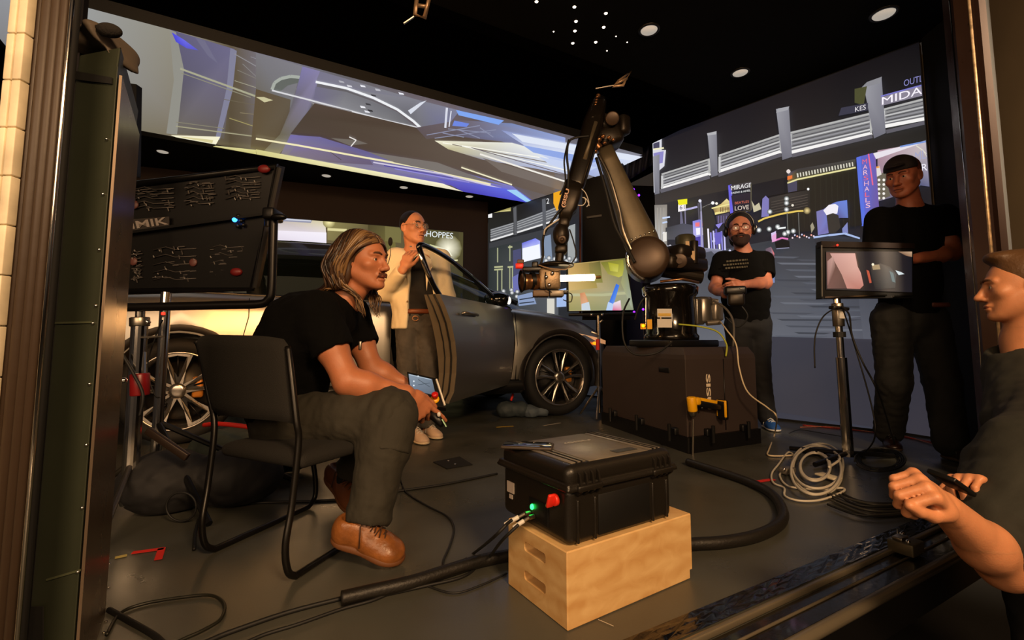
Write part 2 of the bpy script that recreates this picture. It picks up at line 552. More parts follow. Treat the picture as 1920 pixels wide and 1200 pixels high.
def sdf_object(name, parts, m, parent=None, relax=2):
    """parts: list of (V,Q) pieces joined in one mesh"""
    Vs, Qs, off = [], [], 0
    for V, Q in parts:
        if len(Q) == 0: continue
        Vd = V.astype(np.float64)
        for _ in range(relax):
            acc = np.zeros_like(Vd); n = np.zeros(len(Vd))
            for a, b in ((0, 1), (1, 2), (2, 3), (3, 0)):
                for x, y in ((a, b), (b, a)):
                    for cc in range(3): acc[:, cc] += np.bincount(Q[:, x], Vd[Q[:, y], cc], len(Vd))
                    n += np.bincount(Q[:, x], None, len(Vd))
            n[n == 0] = 1
            Vd = Vd * 0.5 + 0.5 * acc / n[:, None]
        Vs.append(Vd); Qs.append(Q + off); off += len(V)
    V = np.concatenate(Vs).astype(np.float32); Q = np.concatenate(Qs)
    me = bpy.data.meshes.new(name)
    me.vertices.add(len(V)); me.vertices.foreach_set('co', V.ravel())
    me.loops.add(len(Q) * 4); me.loops.foreach_set('vertex_index', Q.astype(np.int32).ravel())
    me.polygons.add(len(Q)); me.polygons.foreach_set('loop_start', np.arange(0, len(Q) * 4, 4, dtype=np.int32))
    me.update(calc_edges=True); me.validate()
    me.polygons.foreach_set('use_smooth', np.ones(len(me.polygons), dtype=bool))
    me.materials.append(m)
    return link_mesh(name, me, None, parent)

# ================================================================ THE SETTING
U = Vector((0.871, 0.491, 0)).normalized()
Vv = Vector((-U.y, U.x, 0))
Z = Vector((0, 0, 1))
S0 = Vector((1.566, 1.836, 0))              # a point of the trailer's open edge
def SL(a, b, z=0.0): return S0 + U * a + Vv * b + Z * z

M_floor = mat('dark_trailer_floor', '#4a4a43', 0.34, 0.0, bump=0.05, bscale=220, rvar=0.10, vscale=3.0, var=0.12, spec=0.6)
M_black = mat('matte_black', '#060606', 0.85)
M_blackm = mat('black_metal', '#0b0b0c', 0.42, 0.2)
M_rubber = mat('black_rubber', '#0e0e0e', 0.6, bump=0.1, bscale=90)
M_steel = mat('brushed_steel', '#b9b0a4', 0.30, 1.0, bump=0.06, bscale=60, stretch=(1, 1, 30))
M_chrome = mat('chrome', '#e0dcd6', 0.14, 1.0)
M_alu = mat('aluminium', '#a39c90', 0.35, 1.0)
M_darkwall = mat('dark_brown_wall_paint', '#2a1d16', 0.8, var=0.08, vscale=3)
M_ceil = mat('black_ceiling_paint', '#0b0b0b', 0.95, spec=.1, var=0.15, vscale=2)
M_soffit = mat('black_soffit_cloth', '#020202', 1.0, spec=.0)

def struct(o): o['kind'] = 'structure'; return o
m = MB(); P = [SL(-4.5, 0.0), SL(.86, 0.0), Vector((3.27, 2.98, 0)), Vector((3.32, 3.44, 0)), SL(3.0, 7.5), SL(-4.5, 7.5)]
struct(m.prism(P, (0, 0, -0.06)).build('floor', M_floor))
m = MB(); struct(m.prism([Vector((-9, -5, -0.86)), Vector((9, -5, -0.86)), Vector((9, 12, -0.86)), Vector((-9, 12, -0.86))], (0, 0, -0.05)).build('floor_hall', mat('hall_ground', '#0c0b0a', 0.9)))
m = MB(); P = [SL(-4.5, 0.0, 3.1), SL(.86, 0.0, 3.1), Vector((3.27, 2.98, 3.1)), Vector((3.32, 3.44, 3.1)), SL(3.0, 7.5, 3.1), SL(-4.5, 7.5, 3.1)]
struct(m.prism(P, (0, 0, 0.08)).build('ceiling', M_ceil))
# black soffit around the ceiling screen
e0, e1 = G(960, 70, 3.0), G(1330, 215, 3.0)
d = U; c0 = e1 - d * 6.0
m = MB(); m.prism([c0, e1 + d * 0.02, e1 + d * 0.02 + Vv * 1.9, c0 + Vv * 1.9], (0, 0, 0.095))
struct(m.build('ceiling_soffit', M_soffit))
# back wall behind the car
B0, B1 = Vector((-0.43, 7.84, 0)), Vector((-3.42, 6.78, 0)); bd = (B1 - B0).normalized(); bn = Vector((-bd.y, bd.x, 0))
if bn.y < 0: bn = -bn
m = MB(); a = B0 - bd * 0.02; b = B0 + bd * 5.2
m.prism([a, b, b + bn * 0.1, a + bn * 0.1], (0, 0, 3.09)); struct(m.build('wall_back', M_darkwall))
# left wall: closes the room left of the car
m = MB(); b2 = Vector((-4.6, 1.5, 0)); m.prism([b, b2, b2 + Vector((-0.1, 0, 0)), b + Vector((-0.1, 0, 0))], (0, 0, 3.09))
struct(m.build('wall_left', M_darkwall))
# right side: black return between the big screen and the door jamb
RS_A, RS_B = Vector((1.65, 5.29, 0)), Vector((3.20, 3.50, 0))
m = MB(); j = Vector((2.44, 2.42, 0)); j2 = Vector((3.16, 3.02, 0)); m.prism([RS_B + Vector((0.02, 0, 0)), j2, j, j + Vector((0.06, -0.06, 0)), j2 + Vector((0.07, -.03, 0)), RS_B + Vector((0.1, -0.02, 0))], (0, 0, 3.09))
struct(m.build('wall_right', M_black))
# outer hall wall, tan
m = MB(); q0, q1 = Vector((3.0, 1.0, -0.86)), Vector((5.2, 6.0, -0.86))
m.prism([q0, q1, q1 + Vector((0.1, 0, 0)), q0 + Vector((0.1, 0, 0))], (0, 0, 5.0))
struct(m.build('wall_hall', mat('tan_hall_paint', '#a58b66', 0.85, var=0.05, vscale=2)))
# wall behind the wide opening, rear dark closing (between curtain and big screen)
m = MB(); r0, r1 = Vector((0.95, 6.9, 0)), Vector((4.2, 7.2, 0))
m.prism([r0, r1, r1 + Vector((0, 0.1, 0)), r0 + Vector((0, 0.1, 0))], (0, 0, 3.09)); struct(m.build('wall_rear', M_black))

# right door jamb: brown metal post with rivets and a bright edge strip
def vline(px, Y):                                   # ground point of an upright line seen at px on the horizon row
    r = ray(px, 640); return Vector((r.x / r.y * Y, Y, 0))
M_jamb = mat('brown_jamb_metal', '#5a4236', 0.35, 0.5, bump=0.12, bscale=25, rvar=0.12, vscale=8)
m = MB(); a, b, c, dd = vline(1842, 2.30), vline(1884, 2.20), vline(1866, 2.14), vline(1880, 2.16)
for P_, zz in (([a, b, b + Vector((0.06, 0.10, 0)), a + Vector((0.06, 0.12, 0))], 3.1),):
    m.prism(P_, (0, 0, zz))
o = struct(m.build('trim_1', M_jamb))
m = MB(); m.tube([vline(1874, 2.17), vline(1874, 2.17) + Z * 3.1], 0.0065, 10)
struct(m.build('trim_2', mat('worn_brass_strip', '#d8b890', 0.35, 0.7, bump=0.3, bscale=20, var=0.35, vscale=30)))
m = MB(); m.box(vline(1888, 2.24) + Z * 1.55, (0.035, 0.06, 3.1)); struct(m.build('trim_13', mat('outer_jamb_brown', '#2c1c16', 0.5, 0.2)))
m = MB()
for k in range(22):
    p = a.lerp(b, 0.72) + Z * (0.12 + k * 0.137); m.ball(p + Vector((0, -0.004, 0)), (0.006, 0.005, 0.006), 8, 6)
struct(m.build('trim_3', M_chrome))
m = MB(); m.tube([vline(1838, 2.33), vline(1838, 2.33) + Z * 3.1], 0.008, 8)
struct(m.build('trim_4', M_chrome))

# sill of the open side (lower right): black film strip, raised aluminium rail, chrome tube
M_film = mat('crinkled_black_film', '#0a0a0b', 0.22, 0.0, bump=1.0, bscale=26, coat=0.5)
m = MB(); rows = []
for i in range(80):
    s = -3.2 + i * 0.045; rnd = lambda q: 0.004 * sin(i * 1.7 + q * 2.1) + 0.003 * sin(i * 3.3 + q)
    rows.append([SL(s, 0.015 + t * 0.008, 0.006 + (rnd(t) if 0 < t < 8 else 0)) for t in range(9)])
struct(m.grid(rows).build('trim_5', M_film))
m = MB(); m.bar(SL(-3.2, -0.055, -0.012), SL(0.55, -0.055, -0.012), 0.085, 0.012); struct(m.build('trim_14', mat('dark_groove_metal', '#15130f', 0.22, 0.3, bump=0.5, bscale=40, coat=.4)))
m = MB(); m.bar(SL(-3.2, 0.0), SL(0.55, 0.0), 0.016, 0.018, bev=.004); m.tube([SL(-3.2, -.05, -.004), SL(.4, -.05, -.004)], .004, 8)
struct(m.build('trim_6', mat('dull_rail_metal', '#8a806c', 0.35, 0.6, bump=0.2, bscale=30)))
m = MB(); m.tube([SL(-3.2, -0.115, -0.012), SL(0.22, -0.115, -0.012)], 0.016, 14)
struct(m.build('trim_7', mat('scuffed_tube_metal', '#b0a48c', 0.3, 0.7, bump=0.15, bscale=30)))
m = MB(); m.prism([SL(-4.5, -0.10, -0.03), SL(0.9, -0.10, -0.03), SL(0.9, 0.0, -0.03), SL(-4.5, 0.0, -0.03)], (0, 0, -0.12))
struct(m.build('trim_8', M_blackm))

# left edge: lit ribbed gasket, rubber seals, chrome bead
Yl = 0.92
m = MB()
x0 = vline(-34, Yl); x1 = vline(-2, Yl)
for k in range(39):
    z0 = -0.75 + k * 0.100
    m.box((x0 + x1) / 2 + Vector((-0.009, 0, z0 + 0.05)), (0.0155, 0.02, 0.098), bev=0.002)
    m.box((x0 + x1) / 2 + Vector((0.011, 0, z0 + 0.05)), (0.0175, 0.02, 0.098), bev=0.002)
struct(m.build('trim_9', mat('cream_ribbed_gasket', '#e8dcc0', 0.5, bump=0.15, bscale=20, var=0.15, vscale=14)))
m = MB()
for px, r in ((18, 0.008), (34, 0.011), (52, 0.010), (68, 0.009)):
    p = vline(px, Yl + 0.02); m.tube([p + Z * -0.8, p + Z * 3.2], r * 1.05, 10)
struct(m.build('trim_10', mat('brown_rubber_seal', '#3a2c20', 0.5, bump=0.2, bscale=25)))
m = MB(); p = vline(80, Yl); m.tube([p + Z * -0.8, p + Z * 3.2], 0.004, 8)
p = vline(88, Yl + 0.03); m.tube([p + Z * -0.8, p + Z * 3.2], 0.009, 8, mi=1)
struct(m.build('trim_11', [M_chrome, M_black]))
m = MB(); p = vline(96, Yl + 0.13); m.box(p + Z * 1.2, (0.03, 0.012, 4.0))
struct(m.build('trim_12', mat('dark_steel_flat', '#4a4648', 0.3, 0.9)))

# ceiling downlights
M_lens = mat('downlight_lens', '#cfc6b8', 0.5, emit='#c9c0b2', estr=0.62)
M_ring = mat('downlight_ring', '#2a2826', 0.35, 0.6)
def downlight(px, py, z, r, lab, dim=False):
    p = G(px, py, z)
    t = thing('downlight', p, lab, 'ceiling light', 'round downlights in the ceiling')
    m = MB(); m.lathe(p + Z * 0.0, -Z, [(0, r * 1.32), (0.006, r * 1.28), (0.008, r * 1.05), (0.002, r * 1.0), (0.002, 0)], 32); m.build('ring', M_ring, t)
    m = MB(); m.lathe(p - Z * 0.003, -Z, [(0, r), (0.004, r * 0.96), (0.006, 0)], 32); m.build('lens', M_lens, t)
downlight(1217, 56, 3.1, 0.062, 'round downlight with a silver ring, nearest over the robot')
downlight(1388, 136, 3.1, 0.062, 'round downlight above the railing picture of the big right screen')
downlight(1657, 26, 3.1, 0.070, 'round downlight nearest the top right corner')
downlight(305, 284, 3.1, 0.062, 'round downlight above the back of the large light panel')
downlight(612, 329, 3.1, 0.062, 'round downlight above the long haired man in the chair')
downlight(757, 351, 3.1, 0.062, 'round downlight above the man in the cream jacket')
downlight(880, 368, 3.1, 0.062, 'round downlight nearest the dark room corner behind the car')
M_glint = mat('tiny_white_glint', '#ffffff', 0.4, emit='#fff2e0', estr=2.2)  # glowing dots stand in for little reflections on the ceiling
for i, (px, py) in enumerate([(1006, 3), (1077, 13), (1080, 40), (1078, 58), (1074, 81), (1136, 25), (1132, 51), (1117, 79), (1038, 59), (1155, 68), (1176, 79), (1138, 95)]):
    p = G(px, py, 3.1); r = 0.011 if i < 8 else 0.005
    o = MB().lathe(p, -Z, [(0, r * 1.2), (0.004, r), (0.007, 0)], 10).build('ceiling_glint', M_glint)
    tag(o, 'tiny white painted ceiling glint in the cluster left of the nearest downlight', 'painted glint', 'tiny white glints painted on the ceiling')

# ---------------------------------------------------------------- tape and floor bits
def ftape(name, pts, w, m, label, cat='tape', z=0.0025, group=None):
    P = [G(x, y, z) for x, y in pts]; mb = MB()
    for a, b in zip(P[:-1], P[1:]):
        d = (b - a).normalized(); n = Vector((-d.y, d.x, 0)) * w / 2
        mb.prism([a - n - d * w * 0.3, b - n + d * w * 0.3, b + n + d * w * 0.3, a + n - d * w * 0.3], (0, 0, 0.0008))
    return tag(mb.build(name, m), label, cat, group)
M_red = mat('red_tape', '#d8281c', 0.6); M_yel = mat('yellow_tape', '#d8b23a', 0.6); M_wht = mat('pale_tape', '#b8b0a0', 0.6)
ftape('floor_tape', [(252, 1036), (303, 1029), (297, 1048)], 0.022, M_red, 'red L-shaped tape mark on the floor left of the chair')
ftape('floor_tape', [(1390, 895), (1420, 903), (1448, 899)], 0.03, M_red, 'curved red tape strip on the floor beside the white cable coil')
ftape('floor_tape', [(932, 801), (961, 799)], 0.022, M_yel, 'short yellow tape strip on the floor before the front wheel')
ftape('floor_tape', [(1020, 798), (1050, 793)], 0.015, M_wht, 'short grey tape strip on the floor right of the yellow one')
ftape('floor_tape', [(220, 1045), (234, 1042)], 0.02, mat('pale_yellow_tape', '#b8a860', 0.6), 'pale yellow tape bit on the floor beside the green cabinet')
ftape('floor_tape', [(1122, 1162), (1150, 1174)], 0.002, M_wht, 'thin pale scratch-like tape sliver in front of the plywood box')
# brass plate sockets in the floor
t = thing('floor_socket', G(850, 870), 'square black floor plate with two bright contacts behind the cable', 'floor socket')
m = MB(); P = [G(x, y, 0.001) for x, y in ((812, 867), (862, 857), (886, 872), (838, 880))]
m.prism(P, (0, 0, 0.004)); m.build('plate', M_black, t)
m = MB(); [m.ball(G(x, y, 0.006), (0.008, 0.008, 0.004), 10, 6) for x, y in ((841, 864), (853, 870))]; m.build('contact', M_chrome, t)
# rivets along the left sill
for k, (px, py) in enumerate([(205, 1047), (206, 1057), (201, 1065), (196, 1083), (191, 1102), (204, 1101), (185, 1123), (182, 1146), (203, 1146), (199, 1165), (195, 1186)]):
    o = MB().ball(G(px, py, 0.002), (0.0035, 0.0035, 0.0028), 8, 6).build('screw', M_chrome)
    tag(o, 'small shiny screw head in the row at the foot of the green cabinet', 'screw', 'screw heads in the floor by the green cabinet')

# ================================================================ SCREENS
M_pix = screen_mat('screen_pixels', 1.0)
M_case = mat('screen_case', '#0a0a0a', 0.6)
# ---- ceiling screen
CZ = 2.9
def cz(px, py): return G(px, py, CZ)
t = thing('ceiling_screen', cz(700, 260), 'huge bright screen hung flat under the ceiling above the car, streaky street reflections', 'screen')
nr, fr_ = cz(1205, 290), cz(1005, 380)
nl, fl = cz(132, 6), nr
w_ = (fr_ - nr)
nl = nr - U * 5.6; fl = nl + w_
m = MB(); m.prism([nr, fr_, fl, nl], (0, 0, 0.09)); m.build('screen_case', M_case, t)
A = Art(cz(700, 260) - Z * 0.003, Vector((0, 0, -1))); A.lim = [(nr, -U, 0.0, 5.6), (nr, w_.normalized(), 0.0, w_.length)]
# whole face in grey-brown with lengthwise gradient
def CS(a, b):       # a: 0 right .. 1 left along the near edge, b: 0 near .. 1 far
    return (nr + (nl - nr) * a + w_ * b)
def topx(p):
    q = p - CAM; # pixel of a world point
    zc = q.y * CP + q.z * SP; yc = -q.y * SP + q.z * CP
    return (CX + F * q.x / zc, CY - F * yc / zc)
base = [(1.0, '#8c8e96'), (0.90, '#9a9c9c'), (0.80, '#8f8b7d'), (0.74, '#5d5240'), (0.70, '#76737f'), (0.60, '#605d60'), (0.45, '#6a6068'), (0.3, '#55483f'), (0.15, '#5f5a62'), (0.0, '#7a7a86')]
far = [(1.0, '#6c6454'), (0.90, '#7b7564'), (0.80, '#786c56'), (0.74, '#4e4332'), (0.70, '#63594c'), (0.60, '#4b3f36'), (0.45, '#4c4038'), (0.3, '#54463c'), (0.15, '#5a4e48'), (0.0, '#6c625e')]
for i in range(len(base) - 1):
    (a0, c0), (a1, c1) = base[i], base[i + 1]; d0, d1 = far[i][1], far[i + 1][1]
    A.poly([topx(CS(a0, 0)), topx(CS(a1, 0)), topx(CS(a1, 1)), topx(CS(a0, 1))], None, [c0, c1, d1, d0], layer=(i == 0))
P = A.poly; Ln = A.line
P([(318, 55), (440, 92), (420, 260), (325, 250), (340, 160)], None, ['#5d5a78', '#6b6888', '#5f5850', '#6a6458', '#5a5766'])
P([(318, 55), (330, 60), (345, 130), (332, 252), (312, 250), (326, 150)], '#8f8e86')
P([(432, 90), (444, 95), (436, 170), (412, 262), (404, 258), (425, 165)], '#7f7f96')
P([(322, 60), (345, 74), (372, 94), (350, 90), (330, 78)], None, ['#4a48d8', '#6a6ae8', '#5a58c0', '#5856d0', '#4644d0'])
P([(366, 70), (384, 76), (408, 118), (390, 104)], '#6e6c86')
P([(320, 253), (413, 256), (405, 272), (330, 258)], '#f4efd0')
P([(335, 255), (400, 262), (398, 268), (345, 258)], '#d8cf9a')
for a, b, w, c in [((338, 128), (480, 180), 3.5, '#a7a68c'), ((340, 136), (470, 182), 1.5, '#8c8a76'), ((330, 236), (500, 258), 2.0, '#a19d80'), ((330, 228), (420, 240), 1.2, '#88846e'),
                   ((440, 100), (580, 180), 1.5, '#8f8e92'), ((445, 130), (600, 200), 1.2, '#7f7c74'), ((440, 150), (520, 176), 1.0, '#a8a690'), ((420, 185), (560, 210), 1.0, '#6b6250'),
                   ((470, 105), (560, 135), 1.2, '#8a8992'), ((500, 150), (640, 190), 1.0, '#777066'), ((450, 210), (560, 222), 1.2, '#857a60'), ((455, 118), (500, 160), 1.0, '#8a8888'), ((430, 220), (520, 250), 1.5, '#a09560')]:
    Ln([a, b], w, c)
P([(480, 97), (567, 122), (545, 200), (480, 165)], None, ['#77767c', '#7d7c84', '#6f6f72', '#6a665f'])
P([(480, 165), (545, 185), (540, 240), (500, 284), (470, 276)], None, ['#5c4d38', '#5d5344', '#4e4130', '#594a30', '#5e5038'])
P([(495, 180), (512, 186), (496, 190), (480, 180)], '#c8c29a')
# grey ring with bright outline (street lamp arcs)
P([(508, 165), (515, 150), (535, 141), (600, 143), (600, 156), (560, 153), (540, 158), (525, 170)], '#5f6460')
Ln([(510, 166), (515, 153), (527, 145), (545, 141), (565, 143), (592, 150)], 6, '#a4aaa2')
# pale tower band crossing the screen
P([(567, 122), (600, 131), (588, 185), (560, 250), (520, 290), (492, 284), (525, 250), (550, 190)], None, ['#7d78a8', '#857fa6', '#6d6a80', '#6e6a68', '#8a815e', '#7e765a', '#66604c', '#646068'])
P([(600, 131), (700, 160), (780, 184), (862, 205), (838, 236), (790, 238), (760, 212), (700, 185), (645, 165), (592, 152)], None, ['#75738a', '#7c7c84', '#7d7d88', '#7f8098', '#6f7090', '#707078', '#686870', '#7c7c84', '#85848c', '#77758a'])
P([(592, 160), (650, 170), (700, 188), (745, 208), (780, 236), (720, 222), (640, 200), (588, 186)], None, ['#6f6c84', '#75757c', '#7a7a80', '#6c6c72', '#666469', '#7c7c80', '#84848a', '#6c6884'])
P([(765, 205), (788, 190), (800, 186), (770, 212)], '#d8dce8')
for x, y, c in [(640, 150, '#b0b0b8'), (655, 158, '#d0d0d8'), (680, 158, '#e8e8f0'), (708, 165, '#c0c0c8'), (752, 172, '#e8eaf4'), (690, 192, '#3a3a40'), (694, 204, '#2c2c32'), (688, 206, '#e4e4ec'), (680, 197, '#f4f4fa'), (700, 175, '#3f3f46')]:
    P([(x - 5, y - 2), (x + 4, y), (x + 6, y + 3), (x - 3, y + 2)], c)
Ln([(592, 150), (650, 162), (700, 180), (745, 202), (775, 224), (790, 238)], 4.5, '#eef0f4')
Ln([(510, 166), (580, 184), (640, 200), (720, 222), (800, 240)], 3.0, '#d8d8dc')
P([(578, 186), (660, 205), (655, 215), (620, 208), (600, 198)], '#8b878a')
P([(590, 190), (780, 236), (860, 250), (1040, 300), (1040, 368), (940, 340), (690, 284), (620, 262), (545, 248), (570, 215)], None, ['#4d3f36'] * 2 + ['#52443b', '#6a5c52', '#6b5d52', '#5c4e45', '#4f4138', '#493b32', '#463a30', '#45392f'])
P([(780, 236), (862, 222), (960, 228), (1060, 255), (1060, 300), (940, 262), (850, 252), (800, 258)], None, ['#5d5258', '#6b6066', '#7888b8', '#93a4d8', '#8c98c0', '#707090', '#5a5058', '#5c5052'])
for a, b in [((800, 250), (900, 232)), ((815, 256), (930, 240)), ((830, 246), (870, 254)), ((860, 240), (900, 256)), ((900, 236), (925, 254)), ((840, 238), (920, 246))]: Ln([a, b], 1.6, '#8a8ea8')
Ln([(838, 198), (835, 236)], 4, '#d8dae8'); Ln([(846, 204), (842, 234)], 2, '#e0e2f0')
P([(855, 202), (945, 222), (935, 230), (860, 212)], '#7fa6f0'); P([(852, 222), (880, 228), (875, 234), (848, 232)], '#6d86e0')
P([(815, 260), (960, 264), (1090, 300), (1090, 330), (1000, 312), (905, 296), (840, 276)], None, ['#f0ecd2', '#e8e8e0', '#f2f6ff', '#c8d4f0', '#a8b0d0', '#8c8a9c', '#c0b890'])
for k in range(4): Ln([(830 + k * 18, 264 + k * 3), (1080, 302 + k * 9)], 1.5, ['#fffdf0', '#7a6e60', '#f8f8f0', '#6a6068'][k])
P([(940, 240), (1205, 290), (1120, 330), (1060, 308), (1000, 280)], None, ['#8a96c8', '#e2e8f6', '#aab4d8', '#90a8e8', '#d8e0f4'])
P([(960, 246), (1200, 291), (1180, 297), (980, 262)], '#dfe6f4')
P([(980, 268), (1130, 296), (1100, 304), (1000, 282)], '#8ea6e4'); P([(1010, 290), (1120, 310), (1090, 324), (1030, 304)], '#c6d2f0')
Ln([(900, 285), (1085, 345)], 3, '#f0ece4'); Ln([(865, 310), (960, 343)], 2.5, '#f2ecc8')
P([(905, 292), (1085, 346), (1060, 356), (940, 318)], '#736860')
# violet bands along the far edge
P([(545, 248), (600, 252), (690, 280), (820, 306), (960, 345), (1008, 380), (900, 352), (700, 322), (560, 300), (525, 288)], None, ['#7068a8', '#6a6498', '#635c90', '#645f78', '#7a78c0', '#5a64e0', '#5048b8', '#5c50a0', '#685c70', '#857c78'])
P([(620, 254), (670, 258), (690, 265), (655, 268)], '#6d665f'); Ln([(655, 252), (668, 258), (658, 270)], 2, '#e8e4e0')
P([(560, 265), (640, 272), (690, 290), (700, 305), (620, 300), (540, 285)], None, ['#75689e', '#6f6488', '#6a5f80', '#665a74', '#6c6070', '#7a6e80'])
Ln([(480, 255), (560, 268), (690, 292), (800, 312), (920, 342)], 3.5, '#efe6b8')
Ln([(700, 300), (830, 322), (940, 350)], 2.5, '#cfc8e0'); Ln([(720, 306), (850, 330)], 1.5, '#4a3fa0'); Ln([(740, 312), (880, 338)], 1.5, '#8f88e0')
P([(690, 280), (820, 300), (900, 330), (950, 345), (860, 326), (740, 300)], '#77706c')
P([(480, 275), (700, 316), (830, 340), (865, 358), (700, 331), (480, 291)], None, ['#d6cf8a', '#f6f0c0', '#fff8da', '#e8e0c8', '#f8f2c8', '#cfc680'])
P([(405, 268), (480, 276), (480, 288), (400, 276)], None, ['#d8d29a', '#e0d890', '#cdc57c', '#c8bf78'])
P([(820, 330), (950, 350), (1005, 379), (865, 358)], None, ['#5f58b8', '#5c66e0', '#4a52d8', '#4840b0'])
P([(950, 352), (968, 352), (1002, 378), (985, 374)], '#9fd0f4')
Ln([(620, 280), (640, 295)], 1.0, '#4a4038')
A.build('picture', M_pix, t)

# ---- big right screen
rd = (RS_B - RS_A).normalized(); rn = Vector((rd.y, -rd.x, 0))
if rn.dot(CAM - RS_A) < 0: rn = -rn
t = thing('wall_screen', RS_A, 'tall wall screen at right showing a night street with a white railing', 'screen', 'wall screens around the car')
m = MB(); m.prism([RS_A, RS_B, RS_B - rn * 0.09, RS_A - rn * 0.09], (0, 0, 3.07)); m.build('screen_case', M_case, t)
A = Art(RS_A + rn * 0.003, rn); A.lim = [(RS_A, rd, 0.0, (RS_B - RS_A).length), (RS_A, Z, 0.01, 3.06)]; P = A.poly; Ln = A.line
def rc(p, z): q = topx(p + rn * 0.003 + Z * z); return q
P([rc(RS_A, 3.06), rc(RS_B, 3.06), rc(RS_B, 0.02), rc(RS_A, 0.02)], None, ['#1a1920', '#101014', '#3a3c48', '#34343e'])
P([(1226, 262), (1755, 66), (1757, 200), (1226, 345)], None, ['#1b1a22', '#0d0d12', '#1c1c1e', '#26262a'])
P([(1226, 330), (1757, 170), (1757, 290), (1640, 300), (1440, 345), (1228, 390)], None, ['#2e2b2b', '#1f1f20', '#23221f', '#2a2826', '#2b2928', '#38322e'])
# night sky
P([(1228, 385), (1440, 340), (1757, 270), (1757, 470), (1228, 470)], None, ['#2c2a2b', '#1c1b20', '#18171c', '#202026', '#2a2930'])
# road
P([(1228, 500), (1300, 478), (1440, 452), (1560, 440), (1757, 470), (1757, 700), (1560, 640), (1440, 632), (1228, 660)], None, ['#5c6068', '#41444a', '#3a3d42', '#30333a', '#3a3d48', '#4a4d58', '#5e616c', '#63666f', '#686b74'])
for k in range(26):
    y = 480 + k * 6.2; x0 = 1440 + (k * 53) % 90; L = 60 + (k * 37) % 120
    P([(x0, y), (x0 + L, y + 1.5), (x0 + L * 0.8, y + 4.5), (x0 + 10, y + 3.5)], ['#565a64', '#4a4d56', '#666a74', '#3f424a'][k % 4])
P([(1600, 470), (1757, 480), (1757, 640), (1620, 640)], None, ['#3a3d44', '#30323a', '#4a4c56', '#5a5d68'])
P([(1228, 660), (1440, 632), (1560, 636), (1757, 650), (1757, 840), (1440, 790), (1228, 770)], None, ['#3b3b44', '#3a3a42', '#383844', '#30303a', '#34323c', '#37363e', '#333']) if False else P([(1228, 650), (1440, 631), (1640, 636), (1757, 650), (1762, 824), (1445, 770), (1228, 740)], None, ['#3b3b44', '#3c3c46', '#3a3a44', '#30303a', '#35333c', '#38373f', '#333338'])
# left building column + tall tower
P([(1228, 385), (1252, 384), (1252, 470), (1268, 500), (1228, 500)], None, ['#857f78', '#8e877e', '#8c867e', '#cfd0d0', '#d8d8d8'])
for x in (1234, 1240, 1246): Ln([(x, 390), (x, 460)], 1.5, '#a59e94')
P([(1224, 263), (1242, 257), (1242, 282), (1250, 282), (1247, 312), (1226, 330)], '#dcdce6')
P([(1226, 270), (1238, 266), (1238, 278), (1226, 280)], '#4a4860'); Ln([(1226, 281), (1246, 278)], 3, '#f2ecc4')
P([(1226, 288), (1246, 284), (1244, 306), (1236, 308), (1234, 294), (1226, 296)], '#8d88c8')
Ln([(1224, 262), (1228, 362)], 3.5, '#e8e8f0')
# railing
def rail(x0, x1, t0, t1, b0, b1):
    P([(x0, t0), (x1, t1), (x1, b1), (x0, b0)], None, ['#8a8a8c', '#8e8e92', '#6c6c70', '#6a6a70'])
    for k, (c, w) in enumerate([('#b6b6b4', 3), ('#8e8e8e', 2), ('#c4c4c4', 2.4), ('#94949a', 2), ('#d0d0d0', 2.6)]):
        f = (k + 0.3) / 5.4
        Ln([(x0, t0 + (b0 - t0) * f), (x1, t1 + (b1 - t1) * f)], w, c)
    s = (t1 - t0) / (x1 - x0)
    for k in range(4):
        f = (k + 0.85) / 5.4
        Ln([(x0 + 6, t0 + 6 * s + (b0 - t0) * f), (x1 - 6, t1 - 6 * s + (b1 - t1) * f)], 1.4, '#4c4c50')
    Ln([(x0, b0), (x1, b1)], 6.5, '#f6f4f2'); Ln([(x0 + 1.5, t0 + 4), (x0 + 1.5, b0)], 4, '#c8c8c8'); Ln([(x1 - 2, t1 + 4), (x1 - 2, b1)], 4, '#b8b8b6')
rail(1242, 1334, 326, 297, 355, 326); rail(1350, 1468, 291, 251, 323, 285); rail(1483, 1637, 249, 212, 288, 252); rail(1658, 1755, 206, 180, 240, 220)
for pts in ([(1228, 295), (1240, 291), (1240, 364), (1231, 366)], [(1330, 255), (1347, 250), (1349, 330), (1337, 334)], [(1458, 207), (1482, 202), (1488, 296), (1470, 302)], [(1622, 165), (1655, 148), (1663, 252), (1641, 262)]):
    P(pts, None, ['#9a9aa2', '#85858f', '#74747f', '#6c6c78'])
P([(1330, 256), (1329, 252), (1347, 248), (1346, 254)], '#b4b4b8'); P([(1458, 214), (1462, 206), (1483, 202), (1480, 209)], '#a4a4aa'); P([(1617, 168), (1628, 157), (1656, 147), (1652, 160)], '#8a8a90')
for a, b in (((1242, 360), (1334, 333)), ((1350, 330), (1468, 292)), ((1488, 294), (1638, 258)), ((1664, 250), (1755, 228))): Ln([a, b], 7, '#5f5d66')
P([(1605, 170), (1628, 165), (1622, 200), (1605, 196)], '#4c4d30'); P([(1580, 205), (1630, 196), (1630, 210), (1575, 220)], '#3a3a4a')
A.text('KES', (1606, 213), (20, -5), (0, -9), '#e8e4e8')
P([(1654, 186), (1748, 158), (1748, 178), (1654, 202)], '#8a8494'); Ln([(1654, 184), (1748, 158)], 2.5, '#7a78c8')
A.text('MIDAY', (1656, 200), (94, -26), (0, -14), '#fbf6ff', 0.03)
A.text('OUTLET', (1697, 166), (50, -14), (0, -12), '#8a8ac8', 0.02)
